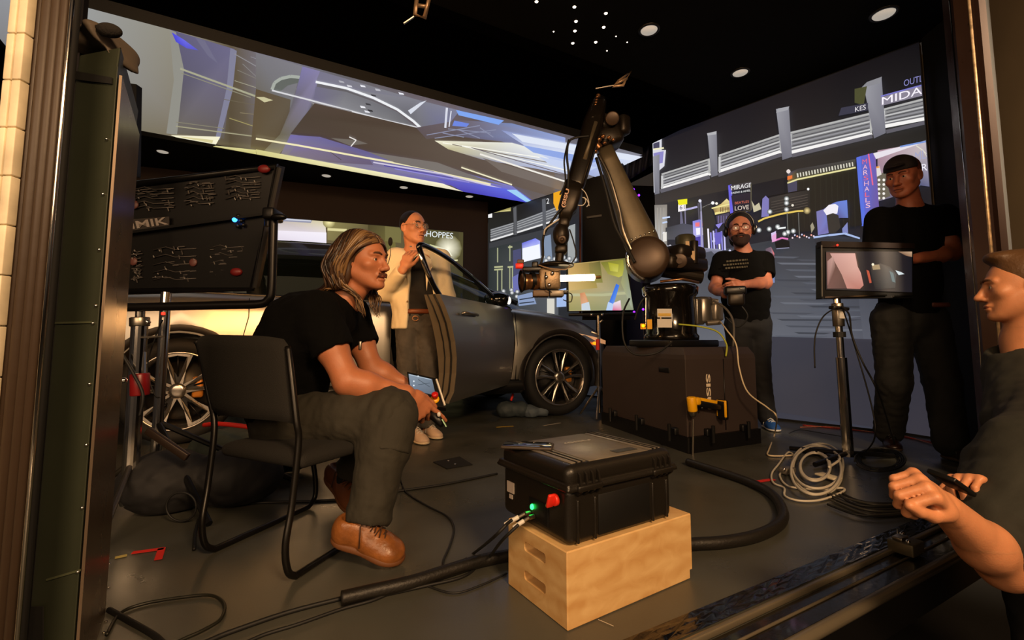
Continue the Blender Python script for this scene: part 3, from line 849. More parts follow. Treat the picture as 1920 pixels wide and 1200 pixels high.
# right building block
P([(1648, 285), (1757, 265), (1757, 350), (1728, 350), (1715, 360), (1648, 380)], None, ['#b08a9c', '#c8bcc0', '#66688a', '#55587a', '#6a6c8c', '#7a7080'])
P([(1640, 290), (1740, 266), (1750, 266), (1700, 282), (1642, 302)], '#e8e2ea'); Ln([(1690, 278), (1740, 268)], 3, '#7896d8')
for x, y in ((1720, 276), (1727, 281), (1734, 286)): Ln([(x, y), (x + 14, y + 10)], 2, '#e0dccc')
A.text('MLB', (1718, 305), (30, -8), (0, -16), '#a2a6c8', 0.03)
A.text('R', (1730, 324), (11, -2), (0, -13), '#f4f2fa', 0.05); P([(1744, 320), (1757, 316), (1757, 340), (1745, 345)], '#2a2a30')
for x, y in ((1748, 324), (1752, 330), (1747, 336), (1754, 319)): A.dot(x, y, 2.6, '#eceae0')
P([(1646, 330), (1665, 325), (1672, 370), (1650, 378)], '#6b6455')
for i in range(5):
    for jx in range(2): A.dot(1651 + jx * 9, 340 + i * 8.5, 2.6, '#f4efe8')
P([(1640, 318), (1652, 314), (1656, 330), (1640, 338)], '#e2dad8'); Ln([(1640, 318), (1652, 316)], 3, '#f0a040')
# vertical blue sign
P([(1610, 298), (1640, 290), (1645, 300), (1652, 400), (1640, 400), (1627, 426), (1620, 426)], None, ['#5868c8', '#6a60b8', '#7c60a8', '#6d58a0', '#6860a8', '#5a6ad8', '#5a6ad8'])
P([(1609, 299), (1617, 296), (1626, 424), (1619, 426)], '#5a72e0')
for i, ch in enumerate('MARSHALLS'):
    A.text(ch, (1620.5 + i * 0.8, 311 + i * 10.2), (8.5, -1.5), (0, -8.5), ['#f06878', '#e8b0c8', '#f4c0d0'][i % 3], 0.04)
Ln([(1632, 292), (1640, 350)], 2.4, '#f06888')
# dark tower, neon canopy, flag
P([(1480, 345), (1610, 315), (1620, 425), (1480, 440)], None, ['#26241f', '#22201a', '#1c1b18', '#1e1d1c'])
for k in range(12): Ln([(1490 + k * 10.5, 345 - k * 2.4), (1492 + k * 10.5, 430)], 1, '#2c2b24')
P([(1482, 328), (1500, 320), (1608, 302), (1609, 316), (1500, 338), (1482, 346)], None, ['#4a4660', '#3c3a3c', '#4c4a46', '#3a3832', '#4a4630', '#806a38'])
for k in range(20): Ln([(1500 + k * 5.4, 328 - k * 1.05), (1501 + k * 5.4, 335.5 - k * 1.05)], 2.2 if k % 3 else 3, '#d8d4c4')
Ln([(1482, 347), (1500, 340), (1609, 318)], 3, '#e8dfa0'); P([(1482, 334), (1491, 332), (1491, 338), (1482, 341)], '#f07838'); A.dot(1484, 325, 4, '#e8dcd8')
P([(1482, 348), (1500, 342), (1500, 362), (1484, 368)], '#48465c')
P([(1440, 376), (1483, 366), (1524, 358), (1524, 395), (1440, 410)], None, ['#34302e', '#3a3634', '#2c2a28', '#262424', '#2a2726'])
for k in range(5): Ln([(1452, 382 + k * 5), (1520, 368 + k * 5)], 1.0, '#544c46')
Ln([(1440, 373), (1524, 358)], 2, '#101012'); A.dot(1521, 358, 2.4, '#ffffff'); A.dot(1492, 388, 2.4, '#f0e8d8')
Ln([(1428, 418), (1440, 412), (1470, 404), (1500, 399), (1520, 398)], 3.2, '#e8c862'); A.glow(1519, 398, 7, '#f0d898', '#3a3020')
P([(1436, 376), (1442, 370), (1448, 376), (1448, 408), (1434, 410)], '#7f7ab8'); P([(1396, 380), (1404, 375), (1408, 400), (1398, 412)], '#6a68a8')
for x in (1503, 1482): Ln([(x, 402), (x + 2, 446)], 1.6, '#6c6c68')
for k, (x, y) in enumerate([(1481, 376), (1481, 384), (1481, 396), (1450, 400), (1449, 432), (1430, 434), (1484, 438), (1494, 436), (1478, 441), (1465, 428)]): A.glow(x, y, 5, '#ffffff', '#3c4a4a'); A.dot(x, y, 2, '#ffffff')
P([(1465, 430), (1480, 428), (1480, 431), (1465, 433)], '#f4f8f8')
P([(1453, 440), (1462, 436), (1462, 452), (1454, 452)], '#d8c8f0')
P([(1537, 400), (1550, 396), (1565, 386), (1575, 382), (1594, 379), (1596, 412), (1580, 412), (1560, 440), (1540, 444)], None, ['#7c7ab0', '#7a78b4', '#7078c0', '#6a80d0', '#6a86dc', '#6a7cc0', '#5c5c98', '#7a78b8', '#7c78b8'])
P([(1550, 398), (1560, 388), (1572, 386), (1578, 390), (1576, 404), (1556, 407)], '#f2eef6'); P([(1556, 407), (1568, 403), (1578, 407), (1582, 430), (1572, 440), (1560, 440)], '#35322f')
P([(1585, 432), (1595, 420), (1596, 440), (1586, 441)], '#8088c0')
P([(1526, 426), (1530, 420), (1534, 430), (1528, 440)], '#a09880'); Ln([(1532, 448), (1560, 444), (1590, 441), (1618, 450)], 4, '#a8bce8', 3)
P([(1532, 450), (1618, 452), (1612, 470), (1540, 470)], '#2c3038')
# left cluster: signs, temple, lamps
P([(1281, 386), (1294, 385), (1294, 398), (1280, 399)], '#f2ec3c'); P([(1280, 380), (1296, 378), (1296, 386), (1281, 388)], '#f2f040')
P([(1281, 388), (1294, 386), (1293, 398), (1281, 399)], '#d6ce30')
P([(1280, 386), (1294, 384), (1294, 398), (1280, 400)], '#f6f0f4'); P([(1279, 378), (1297, 376), (1297, 386), (1281, 388)], '#eee820')
A.text('61', (1283, 396), (9, -1), (0, -8), '#4c3f60', 0.02)
P([(1284, 400), (1287, 400), (1290, 424), (1284, 424)], '#6c6a84'); Ln([(1293, 398), (1294, 424)], 2.4, '#7a7690')
Ln([(1294, 396), (1304, 394), (1316, 391)], 3.5, '#b8b4e0'); Ln([(1318, 384), (1320, 420)], 3, '#55525e'); Ln([(1322, 381), (1326, 430)], 3, '#8c8ca0'); A.dot(1321, 380, 3, '#e8e8f8')
Ln([(1326, 392), (1344, 384)], 1.5, '#74726c'); A.dot(1345, 384, 3.2, '#ffffff'); A.dot(1352, 385, 2.6, '#fff8e8')
P([(1345, 393), (1360, 386), (1371, 376), (1377, 382), (1378, 400), (1350, 406)], None, ['#8a7450', '#d8c07a', '#efe0a0', '#e0cf90', '#8c6e48', '#a88a50'])
Ln([(1343, 394), (1378, 386)], 2.4, '#efe49a'); Ln([(1349, 404), (1376, 398)], 4, '#f0e090')
for k in range(6): Ln([(1360 + k * 3, 392), (1360 + k * 3, 401)], 1.3, '#5c4028')
P([(1352, 408), (1376, 402), (1378, 420), (1354, 424)], '#484258'); 
for k in range(4): Ln([(1356 + k * 5, 408), (1356 + k * 5, 421)], 1.2, '#7a70a0')
P([(1374, 352), (1380, 350), (1384, 402), (1378, 404)], '#6a62e0'); P([(1377, 352), (1416, 345), (1418, 356), (1380, 362)], '#4a4448')
A.text('MIRAGE', (1380, 361), (37, -6), (0, -8), '#ffffff', 0.04); A.text('CASINO & HOTEL', (1380, 368), (36, -5), (0, -3.6), '#ffffff', 0.03)
P([(1380, 371), (1416, 365), (1416, 400), (1384, 402)], None, ['#2a2432', '#2e2632', '#1f1c24', '#221e30'])
Ln([(1417, 350), (1417, 398)], 1.6, '#66604c'); Ln([(1384, 401), (1416, 399)], 2, '#46402e')
A.text('BEATLES', (1387, 387), (26, -3), (0, -4.5), '#d87058', 0.04); A.text('LOVE', (1387, 398.5), (26, -2.5), (0, -8), '#e8d8c8', 0.05)
P([(1418, 380), (1424, 390), (1432, 384), (1436, 396), (1422, 402)], '#c8c0a0')
for (x, y, w, c) in [(1252, 412, 14, '#c8d8f8'), (1252, 421, 9, '#c0d0f0')]: Ln([(x, y), (x + w, y - 2)], 3, c)
P([(1258, 430), (1290, 422), (1310, 425), (1312, 452), (1258, 452)], None, ['#3a3c40', '#4a4c58', '#484a58', '#5a5a6c', '#4c4c50'])
for k in range(14):
    x = 1255 + (k * 31) % 120; A.dot(x, 440 + (k * 17) % 36, 2.6 + (k % 3), ['#f0f0f8', '#c8c8f0', '#a0a8e8'][k % 3])
P([(1309, 418), (1322, 415), (1332, 420), (1336, 468), (1316, 474), (1310, 440)], None, ['#8a86e0', '#7a78d8', '#a09cf0', '#7c78c0', '#5c58b0', '#b8b4f0'])
P([(1314, 421), (1322, 420), (1322, 428), (1314, 428)], '#f07880'); P([(1327, 421), (1331, 421), (1331, 427), (1327, 427)], '#e88090')
P([(1315, 431), (1323, 430), (1323, 443), (1316, 444)], '#f6f2ff'); P([(1326, 430), (1331, 430), (1331, 443), (1327, 444)], '#e8e4f8')
P([(1313, 448), (1324, 446), (1324, 462), (1315, 464)], '#4a40a0'); Ln([(1325, 400), (1327, 474)], 3, '#a4a0c0')
P([(1326, 395), (1338, 388), (1346, 400), (1352, 420), (1346, 436), (1338, 470), (1330, 470)], '#2b2b28')
for k in range(7): Ln([(1338 + k * 5, 432 + (k * 7) % 10), (1340 + k * 5, 472)], 3, ['#f4f0ff', '#8c88d8', '#c8c4f8', '#5c58a0'][k % 4])
P([(1352, 425), (1366, 421), (1358, 432)], '#9088e0'); P([(1350, 440), (1364, 438), (1362, 460), (1352, 462)], '#6860c0')
P([(1252, 462), (1300, 465), (1360, 470), (1380, 480), (1380, 500), (1252, 500)], None, ['#a8a8b0', '#8c8ca0', '#9a9cb4', '#6a6c80', '#50545e', '#7c7e88'])
for k in range(18): A.dot(1256 + (k * 41) % 130, 470 + (k * 13) % 18, 2.2, ['#ffffff', '#d8d8f4'][k % 2])
P([(1255, 440), (1262, 438), (1262, 455), (1255, 456)], '#e8e4dc')
# traffic behind the operator
P([(1446, 470), (1456, 466), (1462, 478), (1462, 500), (1450, 506)], None, ['#6a5866', '#7c6070', '#f07070', '#c8a8b8', '#5c5a6a']); A.glow(1454, 486, 9, '#ff6858', '#5c4c58'); A.dot(1454, 487, 4, '#ff7868')
P([(1448, 510), (1462, 506), (1463, 532), (1450, 534)], '#788ab8')
P([(1463, 458), (1478, 452), (1490, 456), (1491, 468), (1466, 472)], '#121216'); Ln([(1460, 456), (1476, 450), (1488, 452)], 3, '#e878c0'); Ln([(1466, 470), (1490, 468)], 1.6, '#8c8ca8')
P([(1458, 446), (1466, 441), (1466, 455), (1458, 458)], '#e8a8d8')
for k in range(10): A.dot(1496 + k * 4.4, 450 - (k * 5) % 7, 1.7, ['#f0d8e0', '#c8c8e8', '#f8a898'][k % 3])
P([(1228, 500), (1280, 490), (1340, 486), (1350, 498), (1330, 520), (1228, 540)], '#5a5d66')
P([(1328, 478), (1346, 474), (1356, 484), (1352, 500), (1332, 500)], '#484c58'); Ln([(1352, 488), (1364, 492)], 3, '#88a8d8')
A.build('picture', M_pix, t)

# ---- rear right screen, seen past the robot
C0 = Vector((-0.40, 7.80, 0)); C1 = C0 + Vector((0.665, -0.747, 0)) * 2.25
cd = (C1 - C0).normalized(); cn = Vector((cd.y, -cd.x, 0))
if cn.dot(CAM - C0) < 0: cn = -cn
t = thing('wall_screen', C0, 'wall screen in the far corner behind the car bonnet, dark street facade with railings', 'screen', 'wall screens around the car')
m = MB(); m.prism([C0, C1, C1 - cn * 0.08, C0 - cn * 0.08], (0, 0, 2.87)); m.build('screen_case', M_case, t)
A = Art(C0 + cn * 0.003, cn); A.lim = [(C0, cd, 0.0, 2.25), (C0, Z, 0.01, 2.86)]; P = A.poly; Ln = A.line
def rc(p, z): return topx(p + cn * 0.003 + Z * z)
P([rc(C0, 2.86), rc(C1, 2.86), rc(C1, 0.02), rc(C0, 0.02)], None, ['#232527', '#1c1e20', '#2c2e34', '#26282a'])
P([(916, 385), (1000, 380), (1055, 350), (1100, 330), (1100, 400), (916, 452)], None, ['#22221f', '#1e1e1e', '#2a2a28', '#2c2c2c', '#202020', '#262826'])
P([(918, 383), (935, 373), (958, 376), (958, 396), (930, 388)], '#a8a060'); Ln([(926, 384), (957, 394)], 2.5, '#d8cf90')
P([(914, 402), (923, 400), (923, 408), (914, 409)], '#f4f4f4')
for (x0, x1, t0, t1, b0, b1) in [(920, 963, 430, 417, 451, 438), (970, 1018, 415, 397, 436, 421), (1024, 1048, 396, 386, 419, 412)]:
    P([(x0, t0), (x1, t1), (x1, b1), (x0, b0)], '#66686c')
    for k in range(4): Ln([(x0, t0 + (b0 - t0) * (k + .4) / 5), (x1, t1 + (b1 - t1) * (k + .4) / 5)], 1.5, '#a4a6a8')
    Ln([(x0, b0), (x1, b1)], 3.2, '#e6e6e6')
for pts in ([(963, 390), (969, 387), (970, 440), (965, 441)], [(1017, 374), (1024, 372), (1025, 428), (1019, 430)]): P(pts, '#5c5e62')
P([(918, 456), (1048, 424), (1048, 434), (918, 466)], '#3a3c40')
P([(918, 466), (1048, 434), (1048, 590), (918, 590)], None, ['#2e3434', '#3a3d44', '#55585e', '#2c3232'])
for (x, y0, y1) in [(934, 465, 492), (957, 460, 490), (934, 506, 545), (942, 506, 545), (957, 500, 545), (962, 500, 545)]: Ln([(x, y0), (x, y1)], 2.2, '#a4a884')
for (x0, x1, y) in [(928, 944, 501), (953, 965, 501), (928, 944, 506), (954, 962, 464)]: Ln([(x0, y), (x1, y - 1)], 3, '#b6b88c')
P([(980, 456), (1005, 447), (1014, 452), (1015, 484), (981, 492)], None, ['#6a70d8', '#7c84f0', '#a8b0f8', '#e8f0ff', '#f4f8ff']); P([(981, 466), (1013, 458), (1014, 484), (981, 490)], '#f4f8ff')
P([(963, 470), (978, 466), (980, 540), (965, 545)], '#4a4c70'); P([(962, 520), (980, 510), (984, 545), (964, 548)], '#6c70b0')
P([(1018, 445), (1034, 440), (1038, 500), (1018, 500)], '#8090a8'); P([(1066, 425), (1080, 420), (1080, 500), (1066, 500)], '#a0a4a4')
for k in range(12): A.glow(1020 + k * 5.5, 482 + (k * 7) % 12, 4.5, '#ffffff', '#505860')
for x, y in ((946, 546), (961, 544), (962, 549), (971, 556), (972, 547)): A.glow(x, y, 4, '#ffffff', '#404850')
P([(972, 555), (1000, 548), (1008, 570), (975, 574)], '#8a9cc0'); Ln([(976, 562), (1002, 558)], 2, '#2c3440'); Ln([(976, 569), (1004, 566)], 2, '#2c3440')
P([(1046, 545), (1064, 540), (1064, 575), (1046, 576)], '#a4bce8'); P([(1028, 560), (1042, 560), (1042, 590), (1028, 590)], '#d8d4c8')
P([(1040, 362), (1055, 357), (1055, 390), (1046, 396), (1040, 382)], '#f0a818'); A.text('2', (1027, 383), (5, -1), (0, -10), '#f0f0f0', 0.03)
A.build('picture', M_pix, t)

# ---- screen on the back wall behind the car
W0 = B0 + bd * 0.42; W1 = B0 + bd * 4.6
t = thing('wall_screen', W0, 'wide low wall screen behind the car, blurred lit shopfronts with lettering', 'screen', 'wall screens around the car')
wz = lambda p, z: topx(p - bn * 0.053 + Z * z)
m = MB(); m.prism([W0 - bn * 0.05, W1 - bn * 0.05, W1, W0], (0, 0, 2.53), ).build('screen_case', M_case, t)
A = Art(W0 - bn * 0.053, bn); A.lim = [(W0, bd, 0.0, 4.18), (W0, Z, 0.01, 2.52)]; P = A.poly; Ln = A.line
zt = 2.52
P([wz(W0, zt), wz(W1, zt), wz(W1, 0.05), wz(W0, 0.05)], None, ['#4a4624', '#6a5c44', '#5c5448', '#3a3420'])
xw = [topx(W0 - bn * 0.053 + Z * zt), topx(W1 - bn * 0.053 + Z * zt)]
P([(510, 404), (610, 414), (612, 450), (510, 452)], None, ['#b8aca0', '#d8cfa8', '#e8e0f0', '#f0eaf6'])
P([(515, 432), (612, 436), (612, 458), (515, 448)], None, ['#efe8f4', '#f4f0fa', '#e8e4f2', '#e2dae8'])
P([(515, 404), (585, 408), (583, 418), (515, 414)], '#8a8ea8'); Ln([(530, 411), (583, 414)], 3, '#c8ccd8')
P([(500, 452), (612, 458), (640, 470), (640, 486), (500, 482)], None, ['#c0a890', '#a89a98', '#8a7c72', '#6a5848', '#b09070'])
Ln([(500, 472), (558, 474)], 4, '#f4e8d8'); Ln([(490, 484), (556, 483)], 4, '#f8ecd0')
P([(614, 413), (690, 420), (690, 460), (614, 450)], None, ['#8a8250', '#5c5434', '#3a341e', '#7c7448']); Ln([(614, 430), (650, 432)], 5, '#dcd49a'); A.glow(617, 416, 12, '#fff4b0', '#8a8250')
P([(690, 420), (740, 425), (742, 470), (690, 470)], None, ['#3c381c', '#5c5a30', '#6a6430', '#4a4420'])
P([(722, 424), (752, 428), (752, 456), (722, 452)], '#6e6a3c'); P([(800, 430), (860, 434), (858, 500), (790, 500)], None, ['#4c4a28', '#3e3c20', '#524e2c', '#5c582c'])
A.glow(840, 466, 26, '#fffbe0', '#646032'); P([(806, 458), (840, 468), (848, 480), (800, 470)], None, ['#c8c88c', '#fffff0', '#f4f4d8', '#98965c'])
Ln([(806, 492), (858, 488)], 2.5, '#e8e4b0')
A.text('SHOPPES', (792, 443), (57, 5), (0.5, -11), '#eef6fa', 0.02)
A.build('picture', M_pix, t)

# ================================================================ THE CAR
def bool_cut(o, cutters):
    for cobj in cutters:
        md = o.modifiers.new('cut', 'BOOLEAN'); md.operation = 'DIFFERENCE'; md.object = cobj; md.solver = 'EXACT'
    dg = bpy.context.evaluated_depsgraph_get()
    me = bpy.data.meshes.new_from_object(o.evaluated_get(dg))
    o.modifiers.clear(); old = o.data; o.data = me
    for cobj in cutters: bpy.data.objects.remove(cobj)
    return o

cF = Vector((0.910, 0.414, 0)).normalized(); nO = Vector((cF.y, -cF.x, 0))
WB = 3.10
Wf = Vector((0.444, 4.68, 0)); Wr = Wf - cF * WB
def K(x, y, z): return Wr + cF * x + nO * (y - 0.87) + Z * z      # car frame: x forward, y toward the viewer's side, z up
M_paint = mat('grey_metallic_car_paint', '#a8a59e', 0.36, 0.93, coat=0.35)
M_glass = mat('dark_car_glass', '#0a0f0e', 0.04, 0.0, alpha=0.62, spec=0.8)
M_trimb = mat('black_car_trim', '#0b0b0c', 0.35)
car = thing('car', K(1.55, 0, 0), 'large grey crossover car with its front side door open, parked beneath the ceiling screen', 'car')
def ip(x, tab):
    for (a, va), (b, vb) in zip(tab[:-1], tab[1:]):
        if x <= b:
            t = max(0, (x - a) / (b - a)); t = t * t * (3 - 2 * t) * 0.35 + t * 0.65
            return va + (vb - va) * t
    return tab[-1][1]
W_ = [(-0.98, .70), (-.9, .84), (-.6, .93), (0, .965), (1.5, .975), (2.9, .97), (3.3, .95), (3.6, .88), (3.78, .74), (3.86, .55)]
ZB = [(-0.98, .5), (-.8, .36), (-.5, .27), (0.5, .23), (2.6, .23), (3.4, .22), (3.7, .24), (3.86, .3)]
ZS = [(-0.98, .95), (-.8, 1.04), (0, 1.08), (1.0, 1.06), (2.5, 1.03), (3.0, .99), (3.4, .92), (3.65, .82), (3.8, .70), (3.86, .62)]
ZT = [(-0.98, .98), (-.8, 1.07), (0, 1.10), (2.4, 1.10), (2.8, 1.09), (3.2, 1.04), (3.5, .96), (3.7, .86), (3.82, .74), (3.86, .66)]
rows = []
xs = [-0.98, -.95, -.9, -.8, -.65, -.5, -.3, 0, .3, .6, 1, 1.4, 1.8, 2.2, 2.5, 2.7, 2.9, 3.1, 3.25, 3.4, 3.5, 3.6, 3.68, 3.75, 3.8, 3.84, 3.86]
for x in xs:
    w, zb, zs, zt = ip(x, W_), ip(x, ZB), ip(x, ZS), ip(x, ZT)
    fl = 0.02 * (math.exp(-((x - WB) / .45) ** 2) + math.exp(-(x / .45) ** 2))
    half = [(0, zb), (w * .75, zb), (w * .93, zb + .03), (w * .985, zb + .12), (w + fl * .6, zb + (zs - zb) * .35), (w + fl, zb + (zs - zb) * .55), (w * .992 + fl * .5, zs - .14), (w * .975, zs - .05), (w * .93, zs - .008), (w * .86, zs + (zt - zs) * .25), (w * .5, zs + (zt - zs) * .75), (0, zt)]
    loop = [K(x, y, z) for y, z in half] + [K(x, -y, z) for y, z in half[-2:0:-1]]
    rows.append(loop)
body = MB().grid(rows, closed=True, caps=True).build('body', M_paint, car)
def cutter(build):
    m = MB(); build(m); o = m.build('cutter', M_black, car); return o
cuts = []
for X in (0, WB):
    for sgn in (1, -1):
        cuts.append(cutter(lambda m: m.lathe(K(X, sgn * 1.15, .375), -nO * sgn, [(0, 0), (0, .405), (.48, .405), (.48, 0)], 48, smooth=False)))
cuts.append(cutter(lambda m: m.prism([K(1.52, 1.1, .34), K(2.56, 1.1, .34), K(2.60, 1.1, .7), K(2.56, 1.1, 1.3), K(1.46, 1.1, 1.3), K(1.46, 1.1, .7)], nO * -0.75)))
bool_cut(body, cuts)
for p in body.data.polygons: p.use_smooth = True
md = body.modifiers.new('bevel', 'BEVEL'); md.width = .006; md.segments = 2; md.limit_method = 'ANGLE'; md.angle_limit = radians(50)
# seams, arches, sill
m = MB()
def side_y(x, z):
    w = ip(x, W_); zb, zs = ip(x, ZB), ip(x, ZS); return w + 0.004
m.tube([K(.42, side_y(.42, 0) - .0, z) for z in (1.04,)] + [K(.42, .972, .9), K(.38, .975, .7), K(.48, .972, .42)], .0035, 6)
m.tube([K(1.46, .965, 1.0), K(1.46, .975, .7), K(1.47, .97, .36)], .0035, 6)
m.tube([K(2.60, .962, .99), K(2.62, .975, .7), K(2.60, .968, .33)], .0035, 6)
m.build('door_seam', M_trimb, car)
m = MB()
for X in (0, WB):
    rr = [K(X + .42 * cos(a), .985, .375 + .42 * sin(a)) for a in [pi * (i / 24) * 1.16 - .25 for i in range(25)]]
    ro = [K(X + .465 * cos(a), .975, .375 + .465 * sin(a)) for a in [pi * (i / 24) * 1.16 - .25 for i in range(25)]]
    ri = [K(X + .405 * cos(a), .93, .375 + .405 * sin(a)) for a in [pi * (i / 24) * 1.16 - .25 for i in range(25)]]
    m.grid([ro, rr, ri]); m.build('wheel_arch_trim', mat('arch_trim', '#17120e', 0.5), car); m = MB()
0 and m.build('wheel_arch_trim', mat('arch_trim', '#17120e', 0.5), car)
m = MB(); m.grid([[K(x, .94, .24), K(x, .985, .27), K(x, .98, .36), K(x, .95, .375)] for x in (.44, 1, 2, 2.68)]); m.build('sill', M_trimb, car)
# cabin
RZ = [(-.92, 1.10), (-.8, 1.22), (-.5, 1.42), (-.1, 1.52), (.5, 1.575), (1.2, 1.58), (1.6, 1.54), (2.0, 1.40), (2.4, 1.24), (2.72, 1.10)]
RW = [(-.92, .60), (-.5, .58), (0, .62), (1.2, .64), (1.8, .64), (2.4, .68), (2.72, .74)]
gx = [-.92, -.85, -.75, -.6, -.45, -.3, 0, .3, .7, 1.1, 1.4, 1.6, 1.8, 2.0, 2.2, 2.4, 2.6, 2.72]
def gsec(x, s, off=0.0):
    zr, wr = ip(x, RZ), ip(x, RW); zb = ip(x, ZS) - .01; wb = ip(x, W_) * .90
    h = max(zr - zb, .01)
    return [(wb * s, zb), ((wb * .62 + wr * .38 + off) * s, zb + h * .42), ((wb * .3 + wr * .7 + off) * s, zb + h * .72), ((wr + off) * s, zb + h * .93), (wr * .86 * s, zb + h * 1.0 + off), (0, zb + h * 1.03 + off)]
for s in (1,):
    pass
rows = []
for x in gx:
    a = gsec(x, 1); b = gsec(x, -1)[::-1][1:]
    rows.append([K(x, y, z) for y, z in a + b])
MB().grid([r for r, x in zip(rows, gx) if x >= 1.5]).build('windscreen', M_glass, car)
# side glass (near side: rear door only, far side whole) and rear glass
m = MB()
m.grid([[K(x, y, z) for y, z in gsec(x, 1)[:4]] for x in gx if .2 <= x <= 1.5])
m.grid([[K(x, y, z) for y, z in gsec(x, -1)[:4]] for x in gx if .2 <= x <= 2.45])
m.build('side_glass', M_glass, car)
m = MB()
M_roof = mat('black_roof_paint', '#111112', 0.15, 0.2, coat=0.8)
m.grid([[K(x, y, z) for y, z in (gsec(x, 1, .006)[2:] + gsec(x, -1, .006)[::-1][1:4])] for x in gx if -.92 <= x <= 1.62])
for s in (1, -1):
    m.grid([[K(x, y, z) for y, z in gsec(x, s, .006)[:4]] for x in gx if x <= .05])
    m.tube([K(x, gsec(x, s)[3][0] + s * .006, gsec(x, s)[3][1]) for x in gx if x >= 1.4], .028, 8)
    m.tube([K(1.46, gsec(1.46, s)[q][0] + s * .004, gsec(1.46, s)[q][1]) for q in range(4)], .03, 8)
m.build('roof', M_roof, car)
m = MB()
for s in (1, -1): m.tube([K(x, gsec(x, s)[0][0] + s * .01, gsec(x, s)[0][1] + .01) for x in gx if x <= 2.6], .012, 8)
m.build('window_trim', M_trimb, car)
# interior
M_seat = mat('dark_seat_leather', '#1a1715', 0.5)
m = MB()
for X, s in ((1.75, .38), (1.75, -.38), (.75, .38), (.75, -.38)):
    m.box(K(X, s, .62), (.5, .5, .16), frame(cF), .05); m.box(K(X - .28, s, .95), (.14, .48, .6), frame(cF + Z * .0) @ Matrix.Rotation(radians(-12), 3, 'Y'), .05)
    m.box(K(X - .36, s, 1.30), (.09, .26, .16), frame(cF), .03)
m.box(K(2.35, 0, .93), (.4, 1.5, .22), frame(cF), .06)
m.build('seat', M_seat, car)
m = MB(); m.tube([K(2.05 + .07 * sin(a), -.38 + .18 * cos(a), .98 + .17 * sin(a)) for a in [2 * pi * i / 24 for i in range(25)]], .013, 8)
m.build('steering_wheel', M_trimb, car)
# lamps, grille, bumper detail
hl = MB(); hl.grid([[K(x, ip(x, W_) * f + .008, z) for f, z in ((.99, .80 - (x - 3.3) * .15), (.985, .745 - (x - 3.3) * .12))] for x in (3.3, 3.4, 3.5, 3.6, 3.68, 3.74, 3.78)])
hl.build('headlamp', mat('headlamp_lens', '#d8d4cc', 0.1, 0.3, emit='#ffb070', estr=0.5), car)
MB().ball(K(3.52, .925, .70), (.03, .02, .018), 12, 8).build('marker_lamp', mat('amber_marker', '#ff9020', 0.3, emit='#ff7a10', estr=2.5), car)
m = MB(); m.grid([[K(3.86 + .012 - abs(y) * .05, y, z) for z in (.34, .48, .6)] for y in (-.5, -.25, 0, .25, .5)]); m.build('grille', M_trimb, car)
# wheels
M_tyre = mat('car_tyre', '#0c0c0c', 0.75, bump=0.15, bscale=40); M_rimd = mat('dark_wheel_inner', '#0d0d0e', 0.4, 0.3)
M_rim = mat('machined_wheel_face', '#b8b2aa', 0.22, 0.95); M_cal = mat('gold_brake_caliper', '#c07a2c', 0.4, 0.3, emit='#000000')
for X in (0, WB):
    for s in (1, -1):
        C = K(X, s * .945, .372); ax = -nO * s
        w = MB().lathe(C, ax, [(.012, .275), (-.004, .30), (-.002, .34), (.022, .364), (.06, .372), (.20, .372), (.235, .355), (.245, .27)], 56).build('tyre', M_tyre, car)
        q = MB(); q.lathe(C, ax, [(.006, .277), (.0, .272), (.004, .262), (.10, .25), (.2, .25)], 56)
        q.build('rim', M_rim, car)
        if s < 0: continue
        q = MB(); q.lathe(C, ax, [(.075, 0), (.075, .2), (.11, .21), (.12, .25)], 40); q.build('brake_disc', M_rimd, car)
        q = MB(); q.box(C + ax * .06 + cF * .115 + Z * .02, (.07, .05, .15), frame(cF), .015); q.build('brake_caliper', M_cal, car)
        dk, li = MB(), MB()
        for k in range(5):
            a0 = 2 * pi * k / 5 + (pi / 2 if X else .35)
            def pol(r, a, dpt): return C + ax * dpt + (cF * cos(a) + Z * sin(a)) * r
            for sg in (-1, 1):
                li.prism([pol(.055, a0 + sg * .25, .012), pol(.055, a0 + sg * .62, .012), pol(.15, a0 + sg * .33, .016), pol(.265, a0 + sg * .36, .004), pol(.265, a0 + sg * .24, .004), pol(.15, a0 + sg * .16, .016)], ax * .02)
                dk.prism([pol(.04, a0 + sg * .1, .02), pol(.15, a0 + sg * .17, .024), pol(.262, a0 + sg * .22, .012), pol(.262, a0 + sg * .02, .012), pol(.04, a0, .02)], ax * .02) if False else None
            li.prism([pol(.245, a0 - .29, .004), pol(.265, a0 - .29, .004), pol(.268, a0, .004), pol(.265, a0 + .29, .004), pol(.245, a0 + .29, .004), pol(.248, a0, .004)], ax * .015)
            dk.prism([pol(.03, a0 - .3, .028), pol(.14, a0 - .18, .03), pol(.10, a0, .03), pol(.14, a0 + .18, .03), pol(.03, a0 + .3, .028)], ax * .01)
            dk.tube([pol(.1, a0, .03), pol(.25, a0, .02)], .006, 6)
        li.lathe(C, ax, [(.008, 0), (.008, .03), (.014, .055), (.03, .06)], 20)
        li.build('spokes', M_rim, car); dk.build('spoke_insert', M_rimd, car)
